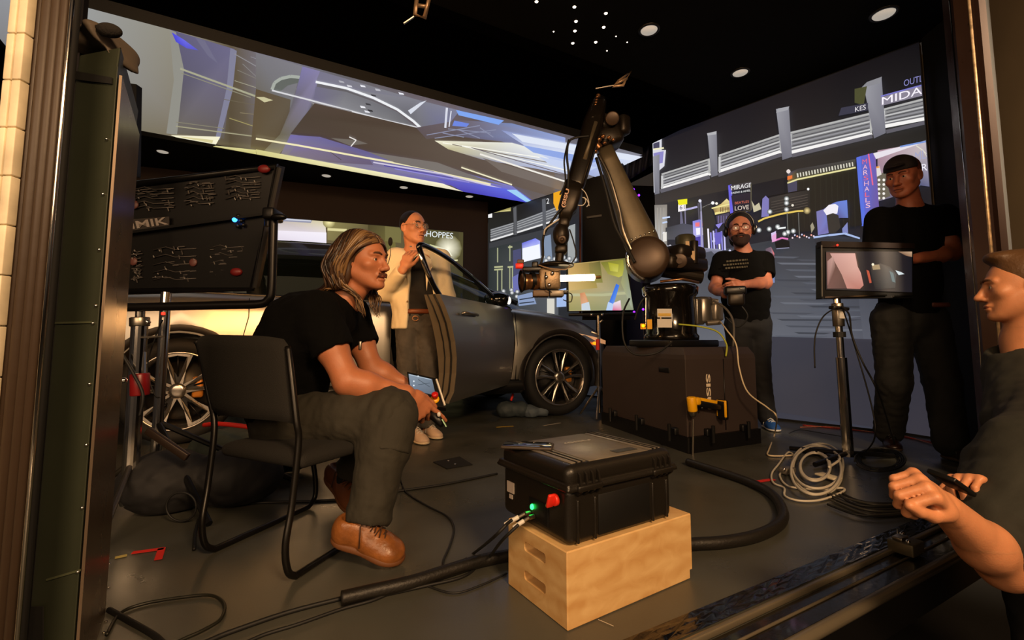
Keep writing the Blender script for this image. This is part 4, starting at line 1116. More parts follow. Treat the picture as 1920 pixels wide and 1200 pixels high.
# open front door
H0 = K(2.60, .97, 0); dth = Vector((-0.431, -0.902, 0)).normalized(); dn = Vector((-dth.y, dth.x, 0))
if dn.x < 0: dn = -dn                      # outer skin faces right
def DP(px, py, off=0.0): return onplane(px, py, H0 + dn * off, dn)
outer = [(957, 578), (957, 600), (958, 650), (957, 735), (900, 748), (850, 757), (851, 700), (847, 647), (836, 600), (824, 551)]
cols = 9
Ledge = [(824, 551), (830, 575), (838, 605), (845, 640), (849, 670), (851, 700), (850, 735), (848, 757)]
Redge = [(957, 578), (957, 595), (957, 615), (957, 640), (957, 662), (957, 685), (957, 708), (957, 722)]
bul = [.0, .022, .036, .038, .034, .02, .006, -.03]
rows = []
for i in range(8):
    a, b = DP(*Ledge[i]), DP(*Redge[i])
    rows.append([a.lerp(b, k / 8) + dn * bul[i] for k in range(9)])
Ro = rows
m = MB(); m.grid(Ro)
door_o = m.build('door', M_paint, car)
m = MB()
Ri = [[p - dn * (.13 + bul[i]) for p in r] for i, r in enumerate(rows)]
m.grid(Ri)
m.grid([Ro[0], Ri[0]], smooth=False); m.grid([Ro[-1], Ri[-1]], smooth=False); m.grid([[r[0] for r in Ro], [r[0] for r in Ri]], smooth=False); m.grid([[r[-1] for r in Ro], [r[-1] for r in Ri]], smooth=False)
m.build('door_inner_trim', mat('taupe_door_trim', '#6a6254', 0.5, 0.1), door_o)
m = MB(); m.tube([r[0] - dn * .045 + dth * .004 for r in Ro], .007, 6); m.tube([r[0] - dn * .10 + dth * .004 for r in Ro], .005, 6)
m.build('door_seal', M_rubber, door_o)
m = MB()
fr = [DP(957, 580, -.05), DP(935, 566, -.05), DP(905, 538, -.05), DP(870, 508, -.05), DP(833, 480, -.05), DP(800, 462, -.05), DP(786, 460, -.05), DP(789, 474, -.05), DP(800, 505, -.05), DP(812, 533, -.05), DP(824, 553, -.05)]
m.tube(spline(fr, 4), .019, 8); m.build('door_window_frame', mat('gloss_black_frame', '#08090a', 0.12, coat=0.8), door_o)
MB().tube([DP(786, 474, -.02), DP(800, 507, -.02), DP(806, 520, -.02)], .009, 8).build('frame_highlight_strip', M_chrome, door_o)
m = MB(); m._new([DP(x, y, -.06) for x, y in ((950, 576), (905, 545), (870, 514), (833, 486), (800, 468), (790, 470), (803, 510), (826, 553))], [tuple(range(8))])
m.build('door_glass', mat('clear_door_glass', '#20302c', 0.03, alpha=0.25), door_o)
MB().tube([DP(826, 555, -.02), DP(890, 566, -.02), DP(955, 580, -.02)], .008, 8).build('belt_trim', M_chrome, door_o)
m = MB(); hp = [DP(868, 583, .03), DP(872, 582, .055), DP(880, 583, .055), DP(884, 585, .03)]
m.tube([DP(866, 588, .04), DP(872, 586, .062), DP(888, 588, .062), DP(896, 591, .04)], .011, 8); m.build('door_handle', M_paint, door_o)
# wing mirror
t_c = D(932, 562, 4.18); m = MB(); m.ball(t_c, (.125, .09, .075), 20, 14); m.build('mirror_housing', mat('mirror_black', '#0a0b0c', 0.1, coat=0.8), door_o)
MB().bar(t_c + Vector((0.0, .02, -.05)), DP(948, 583, -.02), .05, .03, bev=.01).build('mirror_arm', M_trimb, door_o)
MB().ball(t_c + Vector((.105, -.03, -.01)), (.02, .02, .035), 10, 8).build('mirror_glint_dot', mat('mirror_glint', '#ffffff', 0.1, emit='#fff4e0', estr=2.5), door_o)  # glowing dot painted as a glint on the mirror housing

# ================================================================ THE ROBOT AND WHAT STANDS AROUND IT
M_rob = mat('robot_dark_metal', '#2c2620', 0.38, 0.55, bump=0.05, bscale=40)
M_rob2 = mat('robot_olive_casting', '#5e5442', 0.45, 0.35, bump=0.08, bscale=30, var=0.12, vscale=10)
M_rob3 = mat('robot_brown_joint', '#4a3a2e', 0.40, 0.35)
M_copper = mat('bronze_fitting', '#b0805a', 0.28, 0.9)
M_tan = mat('tan_sticker', '#d8b890', 0.6)
M_blk = mat('black_plastic', '#0d0d0e', 0.38)
M_cab = mat('dark_cabinet_paint', '#3a302d', 0.55, bump=0.03, bscale=150, var=0.05, vscale=4)
M_white = mat('white_plastic', '#d8d4cc', 0.5)
M_yellow = mat('yellow_plastic', '#f0b010', 0.4)

cL, cM, cR = Vector((0.80, 4.20, 0)), Vector((1.136, 3.104, 0)), Vector((1.76, 3.42, 0)); cB = cL + cR - cM
def scl(p, s, z): c = (cL + cR) / 2; q = c + (p - c) * s; return Vector((q.x, q.y, z))
cab = thing('robot_cabinet', (cL + cR) / 2, 'dark brown steel box the robot is bolted to, white lettering on one side', 'equipment box')
m = MB(); loops = []
for s, z in ((1.0, .10), (1.0, .60), (.99, .63), (.93, .68)):
    loops.append([scl(p, s, z) for p in (cM, cR, cB, cL)])
m.grid(loops, smooth=False, closed=True, caps=True); m.build('cabinet_body', M_cab, cab, bevel=.004)
m = MB(); m.prism([scl(p, 1.03, 0.0) for p in (cM, cR, cB, cL)], (0, 0, .10)); m.build('plinth', M_blk, cab, bevel=.008)
for a, b, ks in ((cL, cM, (.2, .55, .9)), (cM, cR, (.25, .75))):
    for k in ks:
        p = a.lerp(b, k); n = Vector((b - a).cross(Z)).normalized(); n = n if n.dot(CAM - p) > 0 else -n
        q = MB(); q.bar(p + Z * .12 + n * .03, p + Z * .12 - n * .02, .05, .05, bev=.008); q.cyl(p + n * .055 + Z * .06, p + n * .055 + Z * .17, .012, 10); q.build('levelling_clamp', M_blackm, cab)
fr_n = Vector((cR - cM).cross(Z)).normalized(); fr_n = fr_n if fr_n.dot(CAM - cM) > 0 else -fr_n
fr_d = (cR - cM).normalized()
text_mesh('lettering', 'SISU', mat('white_lettering', '#e8d8c0', 0.5), cab, cM + fr_d * .185 + fr_n * .002 + Z * .50, -Z, fr_d, width=.235, height=.042, bold=.03)
m = MB(); m.tube([cM + fr_d * .36 + fr_n * .004 + Z * .12, cM + fr_d * .36 + fr_n * .004 + Z * .60], .003, 6); m.build('panel_seam', M_blk, cab)
sd = (cL - cM).normalized(); sn = Vector(sd.cross(Z)).normalized(); sn = sn if sn.dot(CAM - cM) > 0 else -sn
MB().bar(cM + sd * .17 + sn * .002 + Z * .52, cM + sd * .29 + sn * .002 + Z * .52, .006, .035, bev=.002).build('recessed_handle', M_blk, cab)

RY = 3.62
def R(px, py, dy=0.0): return D(px, py, RY + dy)
rob = thing('industrial_robot', R(1265, 628), 'tall dark industrial robot arm bending over the car bonnet', 'robot arm')
m = MB(); m.box(Vector((R(1262, 626).x, RY, .705)), (.52, .42, .05), frame(U), .01); m.build('base_plate', M_blk, rob, bevel=0)
m = MB(); b0 = Vector((R(1258, 622).x, RY, .73)); m.lathe(b0, Z, [(0, 0), (0, .20), (.03, .205), (.05, .19), (.32, .18), (.35, .205), (.40, .21), (.42, .19), (.44, 0)], 40); m.build('base_column', mat('glossy_black_casting', '#15120f', 0.16, 0.3, coat=0.6), rob)
m = MB(); q = R(1317, 606, .02); m.lathe(q, Z, [(0, 0), (0, .075), (.02, .08), (.18, .08), (.2, .07), (.21, 0)], 28); m.box(R(1300, 585), (.08, .14, .2), frame(U), .01)
m.build('base_motor', mat('grey_motor_casting', '#8a8680', 0.3, 0.8), rob)
m = MB(); m.box(R(1340, 585, .02), (.10, .10, .14), frame(U), .02); m.cyl(R(1325, 563, 0), R(1345, 566, 0), .022, 16); m.cyl(R(1325, 606, -.06), R(1350, 604, -.06), .02, 16)
m.build('connector_block', mat('connector_metal', '#9c948a', 0.35, 0.7), rob)
def sticker(name, px, py, w, h, matl, dy=-.235, par=rob, rot=0):
    c = D(px, py, RY + dy); return MB().box(c, (w, .003, h), Matrix.Rotation(rot, 3, 'Y')).build(name, matl, par)
for px, py in ((1246, 587), (1246, 606)): 
    s_ = sticker('warning_label', px, py, .105, .062, M_white); 
sticker('yellow_tag', 1246, 590, .09, .02, mat('label_yellow', '#d8b048', 0.5), dy=-.239)
sticker('yellow_tag', 1218, 608, .035, .07, M_yellow); sticker('yellow_tag', 1206, 612, .04, .04, M_yellow, dy=-.2)
m = MB(); m.ball(D(1206, 611, RY - .22), (.012, .01, .012), 10, 8); m.build('amber_lamp', mat('amber_lamp_glow', '#ffc020', 0.3, emit='#ffb010', estr=2.0), rob)
# rotating shoulder housing
m = MB()
m.box(R(1262, 498), (.42, .34, .11), frame(U), .03); m.box(R(1275, 478), (.30, .28, .12), frame(U), .04)
m.cyl(R(1226, 505, -.03), R(1315, 520, -.03), .05, 20)
m.build('shoulder_housing', M_rob, rob)
m = MB(); cS = R(1213, 487, -.10); axn = Vector((-.25, -1, .05)).normalized()
m.lathe(cS - axn * .16, axn, [(0, 0), (0, .14), (.02, .158), (.26, .158), (.285, .15), (.30, .12), (.305, .05), (.31, 0)], 44); m.build('shoulder_joint', M_rob3, rob)
m = MB(); m.cyl(cS + axn * .10, cS + axn * .128, .138, 48); m.build('joint_face', mat('joint_face_metal', '#5a4c3e', 0.45, 0.3, bump=.05, bscale=40), rob)
for k in range(8): MB().ball(cS + axn * .128 + (Matrix.Rotation(k * pi / 4, 3, axn) @ Vector((0, .0, .118))), .006, 8, 6).build('joint_bolt', M_blk, rob)
m = MB(); m.tube([cS + Vector((-.17 * cos(a), -.10, .17 * sin(a))) for a in [-1.3 + 1.5 * i / 12 for i in range(13)]], .014, 8); m.build('joint_rim', M_chrome, rob)
m = MB(); m.cyl(R(1274, 489, -.16), R(1274, 489, -.22), .055, 28, bev=.006); m.cyl(R(1274, 489, -.22), R(1274, 489, -.235), .022, 16); m.build('motor_cover', M_rob3, rob)
m = MB(); m.lathe(R(1286, 480, .02), Z, [(0, 0), (0, .075), (.15, .075), (.165, .06), (.17, 0)], 28); m.lathe(R(1286, 448, .02), Z, [(0, .03), (.03, .03), (.035, 0)], 16); m.build('shoulder_motor', mat('olive_motor', '#4c4a38', 0.45, 0.3), rob)
m = MB(); m.cyl(R(1301, 495, -.1), R(1301, 452, -.1), .032, 20, bev=.004); m.build('counter_motor', M_rob, rob)
for px, py in ((1289, 461), (1299, 479)): MB().box(D(px, py, RY - .135), (.028, .004, .07)).build('motor_sticker', M_tan, rob)
m = MB(); m.tube([R(1238, 528, -.2), R(1280, 523, -.22), R(1310, 530, -.2)], .010, 8); m.build('bronze_pipe', M_copper, rob)
# lower arm link
S_, E_ = R(1209, 470, -.05), R(1135, 285, -.05)
ax = (E_ - S_).normalized(); side = Vector((1, 0, 0)); side = (side - ax * side.dot(ax)).normalized(); nn = ax.cross(side)
def beam(name, A0, A1, prof, m_, par, n=24):
    a = (A1 - A0).normalized(); s = Vector((1, 0, 0)); s = (s - a * s.dot(a)).normalized(); n_ = a.cross(s); L = (A1 - A0).length
    rows = []
    for t, w, dpt in prof:
        c = A0 + a * (L * t); row = []
        for k in range(n):
            th = 2 * pi * k / n; cx, sx = cos(th), sin(th)
            e = 0.55
            row.append(c + s * (w * math.copysign(abs(cx) ** e, cx)) + n_ * (dpt * math.copysign(abs(sx) ** e, sx)))
        rows.append(row)
    return MB().grid(rows, closed=True, caps=True).build(name, m_, par)
beam('lower_arm', S_, E_, [(-.05, .10, .09), (.05, .125, .09), (.12, .128, .088), (.3, .112, .08), (.6, .088, .07), (.9, .068, .062), (1.03, .062, .06)], M_rob2, rob)
m = MB(); p_ = S_.lerp(E_, .13)
for k in range(6): m.ball(p_ + side * (-.09 + .036 * k) - nn * .0 + Vector((0, -.085, 0)), (.009, .006, .009), 8, 6)
m.build('arm_bolts', M_chrome, rob)
# elbow
m = MB(); m.box(R(1140, 262), (.16, .24, .20), frame(ax), .04); m.box(R(1128, 238), (.13, .26, .17), frame(Vector((.35, 0, 1))), .035); m.box(R(1160, 240), (.10, .2, .16), frame(U), .03)
m.build('elbow_housing', M_rob, rob)
m = MB(); m.cyl(R(1148, 222, -.08), R(1148, 222, -.19), .052, 28, bev=.008); m.build('elbow_motor', M_rob3, rob)
m = MB()
for px, py, r in ((1114, 268, .028), (1123, 262, .022), (1131, 256, .02), (1142, 258, .018), (1116, 284, .02), (1105, 300, .02), (1150, 262, .015), (1134, 268, .015)): MB().ball(R(px, py, -.16), (r, r, r * .8), 12, 8).build('bronze_fitting', M_copper, rob)
m = MB(); m.cyl(R(1110, 262, -.14), R(1124, 278, -.14), .03, 16)
m.build('bronze_fitting', M_copper, rob)
# forearm
A0, A1 = R(1117, 215, -.10), R(1079, 345, -.16)
beam('forearm', A0, A1, [(-.25, .036, .035), (-.18, .055, .055), (0, .070, .068), (.15, .080, .076), (.75, .076, .072), (1.0, .072, .068), (1.15, .055, .055)], mat('forearm_black', '#1b1611', 0.3, 0.4, coat=0.4), rob)
m = MB(); m.tube([R(1117, 230, -.17), R(1106, 265, -.18), R(1096, 300, -.2)], .022, 12); m.build('forearm_cover', M_rob2, rob)
m = MB()
for k in range(7): m.ball(R(1120 - k * 1.2, 182 + k * 5.0, -.15), (.014, .012, .008), 8, 6)
m.cyl(R(1122, 178, -.12), R(1114, 216, -.12), .018, 10)
m.build('forearm_end_bolts', M_copper, rob)
A2, A3 = R(1077, 345, -.16), R(1058, 412, -.2)
beam('forearm_extension', A2, A3, [(0, .072, .066), (.3, .074, .068), (.7, .070, .064), (.8, .052, .05), (1.0, .046, .045)], M_rob, rob)
fd = (A3 - A2).normalized(); ud = Vector((fd.z, 0, -fd.x)).normalized()
text_mesh('lettering', '(SISU', mat('pale_lettering', '#e0b8a0', 0.5), rob, R(1060, 390, -.285), -fd, Vector((-fd.z, 0, fd.x)) * -1 if False else Vector((fd.z, 0, -fd.x)), width=.15, height=.034, bold=.03)
# wrist
m = MB(); w0 = R(1053, 448, -.2); m.ball(R(1052, 440, -.2), (.062, .06, .095), 20, 14); m.box(R(1052, 468, -.2), (.09, .09, .07), None, .02); m.box(R(1057, 418, -.2), (.08, .08, .08), None, .02)
m.build('wrist', M_rob, rob)
m = MB(); m.cyl(R(1054, 449, -.25), R(1054, 449, -.275), .03, 24, bev=.004); m.lathe(R(1054, 449, -.272), Vector((0, -1, 0)), [(0, .014), (.01, .014), (.012, 0)], 20); m.build('wrist_cap', M_rob3, rob)
m = MB(); m.cyl(R(1050, 472, -.2), R(1048, 494, -.2), .032, 20); m.build('wrist_shaft', M_rob, rob)
# black hoses along the arm
hose = M_rubber
cable('hose', [R(1105, 255, -.2), R(1070, 262, -.2), R(1063, 290, -.22), R(1066, 330, -.22), R(1060, 380, -.24), R(1044, 402, -.24), R(1020, 440, -.2), R(1018, 480, -.2), R(1012, 500, -.2)], .009, hose, parent=rob)
cable('hose', [R(1122, 290, -.1), R(1142, 330, -.14), R(1160, 390, -.16), R(1168, 430, -.18), R(1184, 470, -.2)], .014, M_steel, parent=rob)
cable('hose', [R(1118, 296, -.1), R(1134, 350, -.14), R(1152, 420, -.16), R(1172, 458, -.2), R(1190, 492, -.25)], .012, hose, parent=rob)
cable('hose', [R(1066, 262, -.2), R(1058, 300, -.24), R(1060, 340, -.26), R(1050, 365, -.26)], .006, hose, parent=rob)
cable('white_hose', [R(1050, 410, -.22), R(1024, 428, -.24), R(1020, 440, -.22)], .006, M_white, parent=rob)
cable('white_hose', [R(1010, 497, -.25), R(1030, 503, -.3), R(1060, 505, -.3), R(1070, 496, -.25)], .005, mat('tan_cable', '#a0866c', 0.5), parent=rob)
for pts in ([(1088, 352), (1098, 362), (1104, 380), (1100, 388)], [(1078, 384), (1092, 385), (1098, 378), (1096, 370)], [(1092, 370), (1100, 374), (1105, 386)]):
    cable('white_wire', [R(x, y, -.22) for x, y in pts], .0035, M_white, parent=rob)
cable('hose', [R(1068, 430, -.2), R(1076, 455, -.2), R(1080, 480, -.2), R(1066, 500, -.2)], .005, hose, parent=rob)
cable('hose', [R(1180, 560, -.1), R(1168, 590, -.2), R(1170, 640, -.25), R(1190, 664, -.3), R(1230, 662, -.35), R(1262, 640, -.3)], .007, hose, parent=rob)
cable('rod', [R(1209, 537, -.2), R(1211, 560, -.22), R(1211, 612, -.22)], .006, M_chrome, parent=rob)
cable('hose', [R(1212, 555, -.24), R(1200, 570, -.24), R(1190, 600, -.2)], .006, hose, parent=rob)

# camera head hung on the wrist (moves with the arm but can be lifted off: its own thing)
cmr = thing('cinema_camera', R(1030, 560, -.2), 'rigged film camera with a copper coloured lens hanging under the robot wrist', 'camera')
MB().lathe(R(1042, 500, -.2), Z, [(0, 0), (0, .13), (.012, .135), (.03, .09), (.035, 0)], 36).build('mount_plate', M_rob, cmr)
MB().box(R(1030, 524, -.2), (.15, .14, .15), None, .015).build('camera_body', mat('camera_tan_metal', '#9a8468', 0.4, 0.5, bump=0.3, bscale=60), cmr)
m = MB(); lx = Vector((-1, -.25, -.05)).normalized(); m.lathe(R(1012, 528, -.2), lx, [(0, 0), (0, .058), (.05, .062), (.07, .055), (.10, .06), (.13, .066), (.135, .058), (.12, 0)], 36); m.build('lens', M_copper, cmr)
m = MB(); m.lathe(R(1002, 527, -.21), lx, [(0, .064), (.03, .064)], 36); m.lathe(R(982, 527, -.235), lx, [(.0, .07), (.02, .085), (.022, .078)], 36); m.build('lens_ring', M_blk, cmr)
MB().box(R(1000, 506, -.2), (.16, .10, .035), None, .008).build('top_rail', M_blk, cmr)
MB().box(R(1003, 497, -.2), (.045, .05, .05), None, .008).build('focus_motor', M_blk, cmr)
MB().box(R(974, 499, -.2), (.058, .05, .036), None, .006).build('tally_light', mat('red_tally', '#e02818', 0.4, emit='#e02818', estr=0.35), cmr)
MB().box(R(976, 491, -.2), (.05, .045, .03), None, .006).build('receiver', mat('brown_box', '#6a5040', 0.5), cmr)
MB().box(R(1014, 551, -.2), (.115, .12, .045), None, .006).build('battery', mat('battery_brown', '#7a6450', 0.5), cmr)
MB().box(R(1043, 551, -.2), (.10, .12, .045), None, .006).build('wireless_unit', mat('grey_unit', '#8c8478', 0.4, 0.5), cmr)
for px, py in ((1024, 519), (1036, 512), (1030, 534)): MB().ball(R(px, py, -.285), (.014, .008, .014), 10, 8).build('cage_screw', M_chrome, cmr)
MB().box(R(1060, 548, -.2), (.04, .03, .03), None, .006).build('cable_plug', M_blk, cmr)
cable('cable', [R(1026, 496, -.2), R(1022, 520, -.3), R(1024, 540, -.3), R(1034, 548, -.28)], .004, hose, parent=cmr)
cable('cable', [R(1060, 548, -.2), R(1072, 552, -.22), R(1070, 566, -.22), R(1056, 562, -.2)], .004, hose, parent=cmr)
tube = thing('tube_lamp', R(1082, 522, -.16), 'glowing warm white tube lamp fixed beside the film camera', 'lamp')
M_tube = mat('tube_glow', '#ffffff', 0.3, emit='#ffe2b0', estr=14.0)
MB().tube([R(1050, 522, -.2), R(1051.5, 522, -.2), R(1114, 520, -.16), R(1115.5, 520, -.16)], [.012, .024, .024, .012], 16).build('glowing_tube', M_tube, tube)
MB().cyl(R(1115.5, 520, -.16), R(1126, 519.5, -.155), .012, 12).build('tube_cap', mat('bronze_cap', '#8a6a40', 0.4, 0.7), tube)
MB().cyl(R(1044, 522, -.2), R(1050, 522, -.2), .014, 12).build('tube_clamp', M_blk, tube)

# loose cables at the robot
def cab_on(name, pts, r, m, label, group=None, n=8): return cable(name, pts, r, m, label, None, n, 8, 'cable', group)
cab_on('cable', [R(1272, 608, -.28), R(1310, 612, -.32), R(1345, 622, -.34), R(1362, 645, -.36), R(1361, 668, -.36)], .006, mat('yellow_green_cable', '#a8b030', 0.45), 'yellow-green cable arching over the robot box')
cab_on('cable', [R(1338, 564, -.1), R(1360, 578, -.2), R(1374, 600, -.25), R(1376, 630, -.3), R(1374, 650, -.3)], .008, mat('grey_cable', '#5c5854', 0.5), 'grey cable bending down from the robot base plug')
g = lambda px, py, z=.008: G(px, py, z)
cab_on('cable', [R(1350, 602, -.1), R(1362, 618, -.3), R(1380, 645, -.36), R(1386, 690, -.40), R(1402, 735, -.42), D(1440, 765, 3.2), D(1456, 782, 3.15), g(1452, 815), g(1442, 842), g(1440, 853), g(1462, 855), g(1492, 853)], .005, mat('cream_cable', '#d8c8a8', 0.5), 'cream cable falling from the robot base to the floor')

# cordless drill hung on the box
dr = thing('cordless_drill', cM + fr_d * .16 + fr_n * .06 + Z * .1, 'yellow and black cordless drill hanging on the side of the robot box', 'drill')
def DQ(px, py, o=.05): return onplane(px, py, cM + fr_n * o, fr_n)
m = MB(); q0, q1 = DQ(1296, 744), DQ(1299, 772); m.cyl(q0, q1, .030, 20, bev=.008); m.box(DQ(1305, 752), (.05, .05, .05), frame(fr_d), .012); m.build('drill_body', M_yellow, dr)
m = MB(); m.lathe(DQ(1299, 772), DQ(1300, 786) - DQ(1299, 772), [(0, .026), (.02, .02), (.03, .015), (.035, 0)], 20); m.build('chuck', M_alu, dr)
MB().bar(DQ(1308, 756), DQ(1350, 764), .036, .04, bev=.012).build('grip', M_blk, dr)
MB().bar(DQ(1312, 752), DQ(1344, 758), .012, .046, bev=.005).build('grip_stripe', M_yellow, dr)
MB().box(DQ(1355, 768), (.035, .07, .13), frame(fr_d), .01).build('battery_pack', M_blk, dr)
MB().box(DQ(1353, 766), (.014, .074, .11), frame(fr_d), .004).build('battery_stripe', M_yellow, dr)
MB().ball(DQ(1316, 765, .05), (.01, .01, .014), 8, 6).build('trigger', M_blk, dr)
MB().cyl(DQ(1300, 786), DQ(1299, 860), .006, 10).build('driver_bit', M_alu, dr)

# ---- small TV on a chrome stand behind the robot
TY = 4.45
tvc = [D(1065, 495, TY), D(1172, 484, TY + .12), D(1188, 581, TY + .12), D(1067, 583, TY)]
tn = (tvc[1] - tvc[0]).cross(tvc[3] - tvc[0]).normalized(); tn = tn if tn.dot(CAM - tvc[0]) > 0 else -tn
tvc = [onplane(x, y, tvc[0], tn) for x, y in ((1065, 495), (1172, 484), (1188, 581), (1067, 583))]
tv = thing('television', (tvc[2] + tvc[3]) / 2, 'slanted frameless television showing a blurred green and tan picture behind the robot', 'television')
MB().prism([p + (p - (tvc[0] + tvc[2]) / 2) * .02 for p in tvc], -tn * .04).build('back_case', M_blk, tv)
A = Art(tvc[0] + tn * .003, tn)
A.poly([(1065, 495), (1172, 484), (1188, 581), (1067, 583)], None, ['#c8a868', '#6c6c34', '#9aa088', '#a89c6a'])
A.poly([(1065, 497), (1110, 492), (1120, 540), (1067, 545)], None, ['#c8a060', '#8c7a40', '#a89450', '#d0b070'])
A.poly([(1104, 494), (1125, 490), (1130, 530), (1108, 530)], None, ['#8a7a44', '#686434', '#8c8848', '#a0904c'])
A.poly([(1126, 492), (1168, 487), (1172, 515), (1160, 520), (1140, 514)], None, ['#7c7a30', '#8c8c30', '#b0b048', '#c4be50', '#a09c48'])
A.poly([(1140, 492), (1160, 496), (1158, 510), (1144, 508)], None, ['#a8a42c', '#b8b438', '#d0cc60', '#b8b440'])
A.poly([(1067, 550), (1182, 544), (1187, 580), (1067, 582)], None, ['#b8a870', '#9ca088', '#90987c', '#98945c'])
A.line([(1067, 553), (1130, 553), (1180, 549)], 5, '#b8b890')
A.poly([(1172, 492), (1184, 560), (1184, 578), (1164, 530)], None, ['#7c8258', '#a0a890', '#a8b09c', '#a4a470'])
A.poly([(1155, 532), (1161, 535), (1147, 582), (1136, 582)], None, ['#2c6ce0', '#3c78e8', '#6c9cf0', '#4878e0'])
A.poly([(1140, 566), (1150, 570), (1148, 582), (1136, 582)], '#b8d0f4'); A.poly([(1150, 568), (1163, 563), (1165, 582), (1148, 582)], None, ['#e8d8e8', '#f4e8f0', '#e090a8', '#d86090'])
A.poly([(1087, 550), (1096, 548), (1103, 566), (1102, 582), (1090, 582)], None, ['#c88058', '#d89868', '#d89060', '#e0b090', '#d8a888']); A.poly([(1090, 570), (1104, 566), (1107, 582), (1090, 582)], '#c8d4e0')
A.build('picture', M_pix, tv)
st = thing('light_stand', G(1122, 742), 'chrome stand carrying the slanted television between car and robot', 'stand')
sy = TY + .05
m = MB(); m.cyl(Vector((D(1122, 600, sy).x, sy, .05)), D(1122, 588, sy), .014, 14); m.build('pole', M_chrome, st)
m = MB(); m.cyl(D(1066, 590, sy), D(1192, 589, sy), .016, 12); m.build('crossbar', M_blackm, st)
for px in (1109, 1129): MB().ball(D(px, 590, sy - .02), (.014, .012, .014), 10, 8).build('knob', M_chrome, st)
MB().cyl(D(1121, 636, sy), D(1121, 656, sy), .019, 14).build('red_sleeve', M_red, st)
for k, (px, py) in enumerate(((1108, 622), (1130, 600))): MB().bar(D(px, py, sy), D(1122, py + 6, sy), .02, .02, bev=.004).build('clamp', M_alu, st)
for a in (.3, 2.4, 4.4):
    b = Vector((D(1122, 600, sy).x, sy, .30)); MB().cyl(b, Vector((b.x + .22 * cos(a), b.y + .22 * sin(a), .02)), .010, 10).build('leg', M_alu, st)
fl = thing('black_flag', D(1120, 490, 4.74), 'black fabric flag panel standing behind the television', 'flag')
P = [D(1092, 338, 4.74), D(1166, 318, 4.74), D(1182, 470, 4.74), D(1182, 600, 4.74), D(1092, 600, 4.74)]
MB().prism(P, (0, .02, 0)).build('cloth', M_black, fl)
MB().cyl(D(1088, 385, 4.70), D(1088, 592, 4.70), .012, 10).build('pole', mat('rust_pole', '#5a2c22', 0.4, 0.5), fl)
MB().bar(D(1100, 408, 4.72), D(1128, 404, 4.72), .01, .02).build('tag', mat('grey_tag', '#4a4846', 0.6), fl)
# purple-lit rack seen in the gap
rk = thing('equipment_rack', D(1205, 600, 5.9), 'dark equipment rack with violet lamps in the gap left of the big right screen', 'rack')
c = D(1205, 480, 6.0); MB().box(Vector((c.x, 6.05, .95)), (.30, .3, 1.9), frame(U), .01).build('rack_frame', mat('navy_rack', '#15142c', 0.5), rk)
MB().box(Vector((D(1213, 400, 5.85).x, 5.86, 2.0)), (.16, .05, .5), None, .01).build('blue_panel', mat('blue_panel', '#22244a', 0.4), rk)
M_vio = mat('violet_lamp', '#8030ff', 0.4, emit='#7a22ff', estr=4.0)
for px, py in ((1180, 355), (1184, 354), (1188, 355), (1186, 363), (1188, 370), (1187, 377), (1198, 366), (1189, 585), (1192, 500), (1206, 580)): MB().ball(D(px, py, 5.7), .014, 8, 6).build('violet_lamp', M_vio, rk)
# curtain bunched near the ceiling
cu = []
for i in range(40):
    t = i / 39; px = 1150 + 80 * t
    ytop = 262 + 8 * t; row = []
    for j_ in range(8):
        s = j_ / 7; py = ytop + (95 - 60 * t) * s
        p = D(px, py, 5.5 + .06 * sin(i * 1.1 + j_ * .6) + s * .15); row.append(p)
    cu.append(row)
o = MB().grid(cu).build('curtain', mat('midnight_curtain', '#15182a', 0.8), solid=.004); tag(o, 'bunched dark blue curtain under the ceiling left of the big right screen', 'curtain')

# ceiling clips with pale tags
for i, (pts, lab) in enumerate((([(1160, 152), (1183, 134), (1168, 160), (1150, 162)], 'pale metal clip on the ceiling above the robot elbow'), ([(782, -8), (806, -8), (796, 33), (778, 28)], 'pale metal clip on the ceiling at the top edge of the picture'))):
    q = [D(x, y, 3.3 if i == 0 else 2.35) for x, y in pts]
    t = thing('ceiling_clip', q[0], lab, 'clip')
    ob = MB(); ob.tube(q + [q[0]], .012, 8); ob.tube([q[0].lerp(q[3], .5), q[1].lerp(q[2], .5)], .01, 8); ob.build('clip_frame', mat('pale_clip', '#a08468', 0.4, 0.5), t)
    e = [D(1117, 166, 3.3), D(1150, 160, 3.3)] if i == 0 else [D(757, 44, 2.35), D(776, 31, 2.35)]
    MB().cyl(e[0], e[1], .006, 8).build('pin', M_steel, t)

# ---- monitor on a stand, right
MY = 2.86
mc = [D(1540, 462, MY + .02), D(1712, 466, MY), D(1712, 556, MY), D(1541, 558, MY + .02)]
mn = (mc[1] - mc[0]).cross(mc[3] - mc[0]).normalized(); mn = mn if mn.dot(CAM - mc[0]) > 0 else -mn
mo = thing('monitor', D(1625, 560, MY), 'black monitor on a chrome pole showing a forearm and a car gear lever', 'monitor')
q = [D(1540, 456, MY + .02), D(1712, 461, MY), D(1712, 558, MY), D(1541, 560, MY + .02)]
MB().prism(q, -mn * .06).build('case', M_blk, mo, bevel=.004)
MB().prism([D(1540, 452, MY + .01), D(1715, 456, MY - .01), D(1715, 466, MY - .01), D(1540, 463, MY + .01)], -mn * .05 ).build('top_bar', mat('monitor_top_bar', '#1a1210', 0.3), mo)
MB().bar(D(1546, 557.5, MY + .015) + mn * .004, D(1662, 553.5, MY) + mn * .004, .004, .008).build('bottom_edge', M_chrome, mo)
MB().bar(D(1675, 555.5, MY) + mn * .004, D(1710, 555, MY) + mn * .004, .004, .008).build('bottom_edge', M_chrome, mo)
MB().bar(D(1539.5, 460, MY + .01) + mn * .004, D(1540.5, 556, MY + .01) + mn * .004, .006, .006).build('left_edge', mat('grey_edge', '#8a8884', 0.4, 0.6), mo)
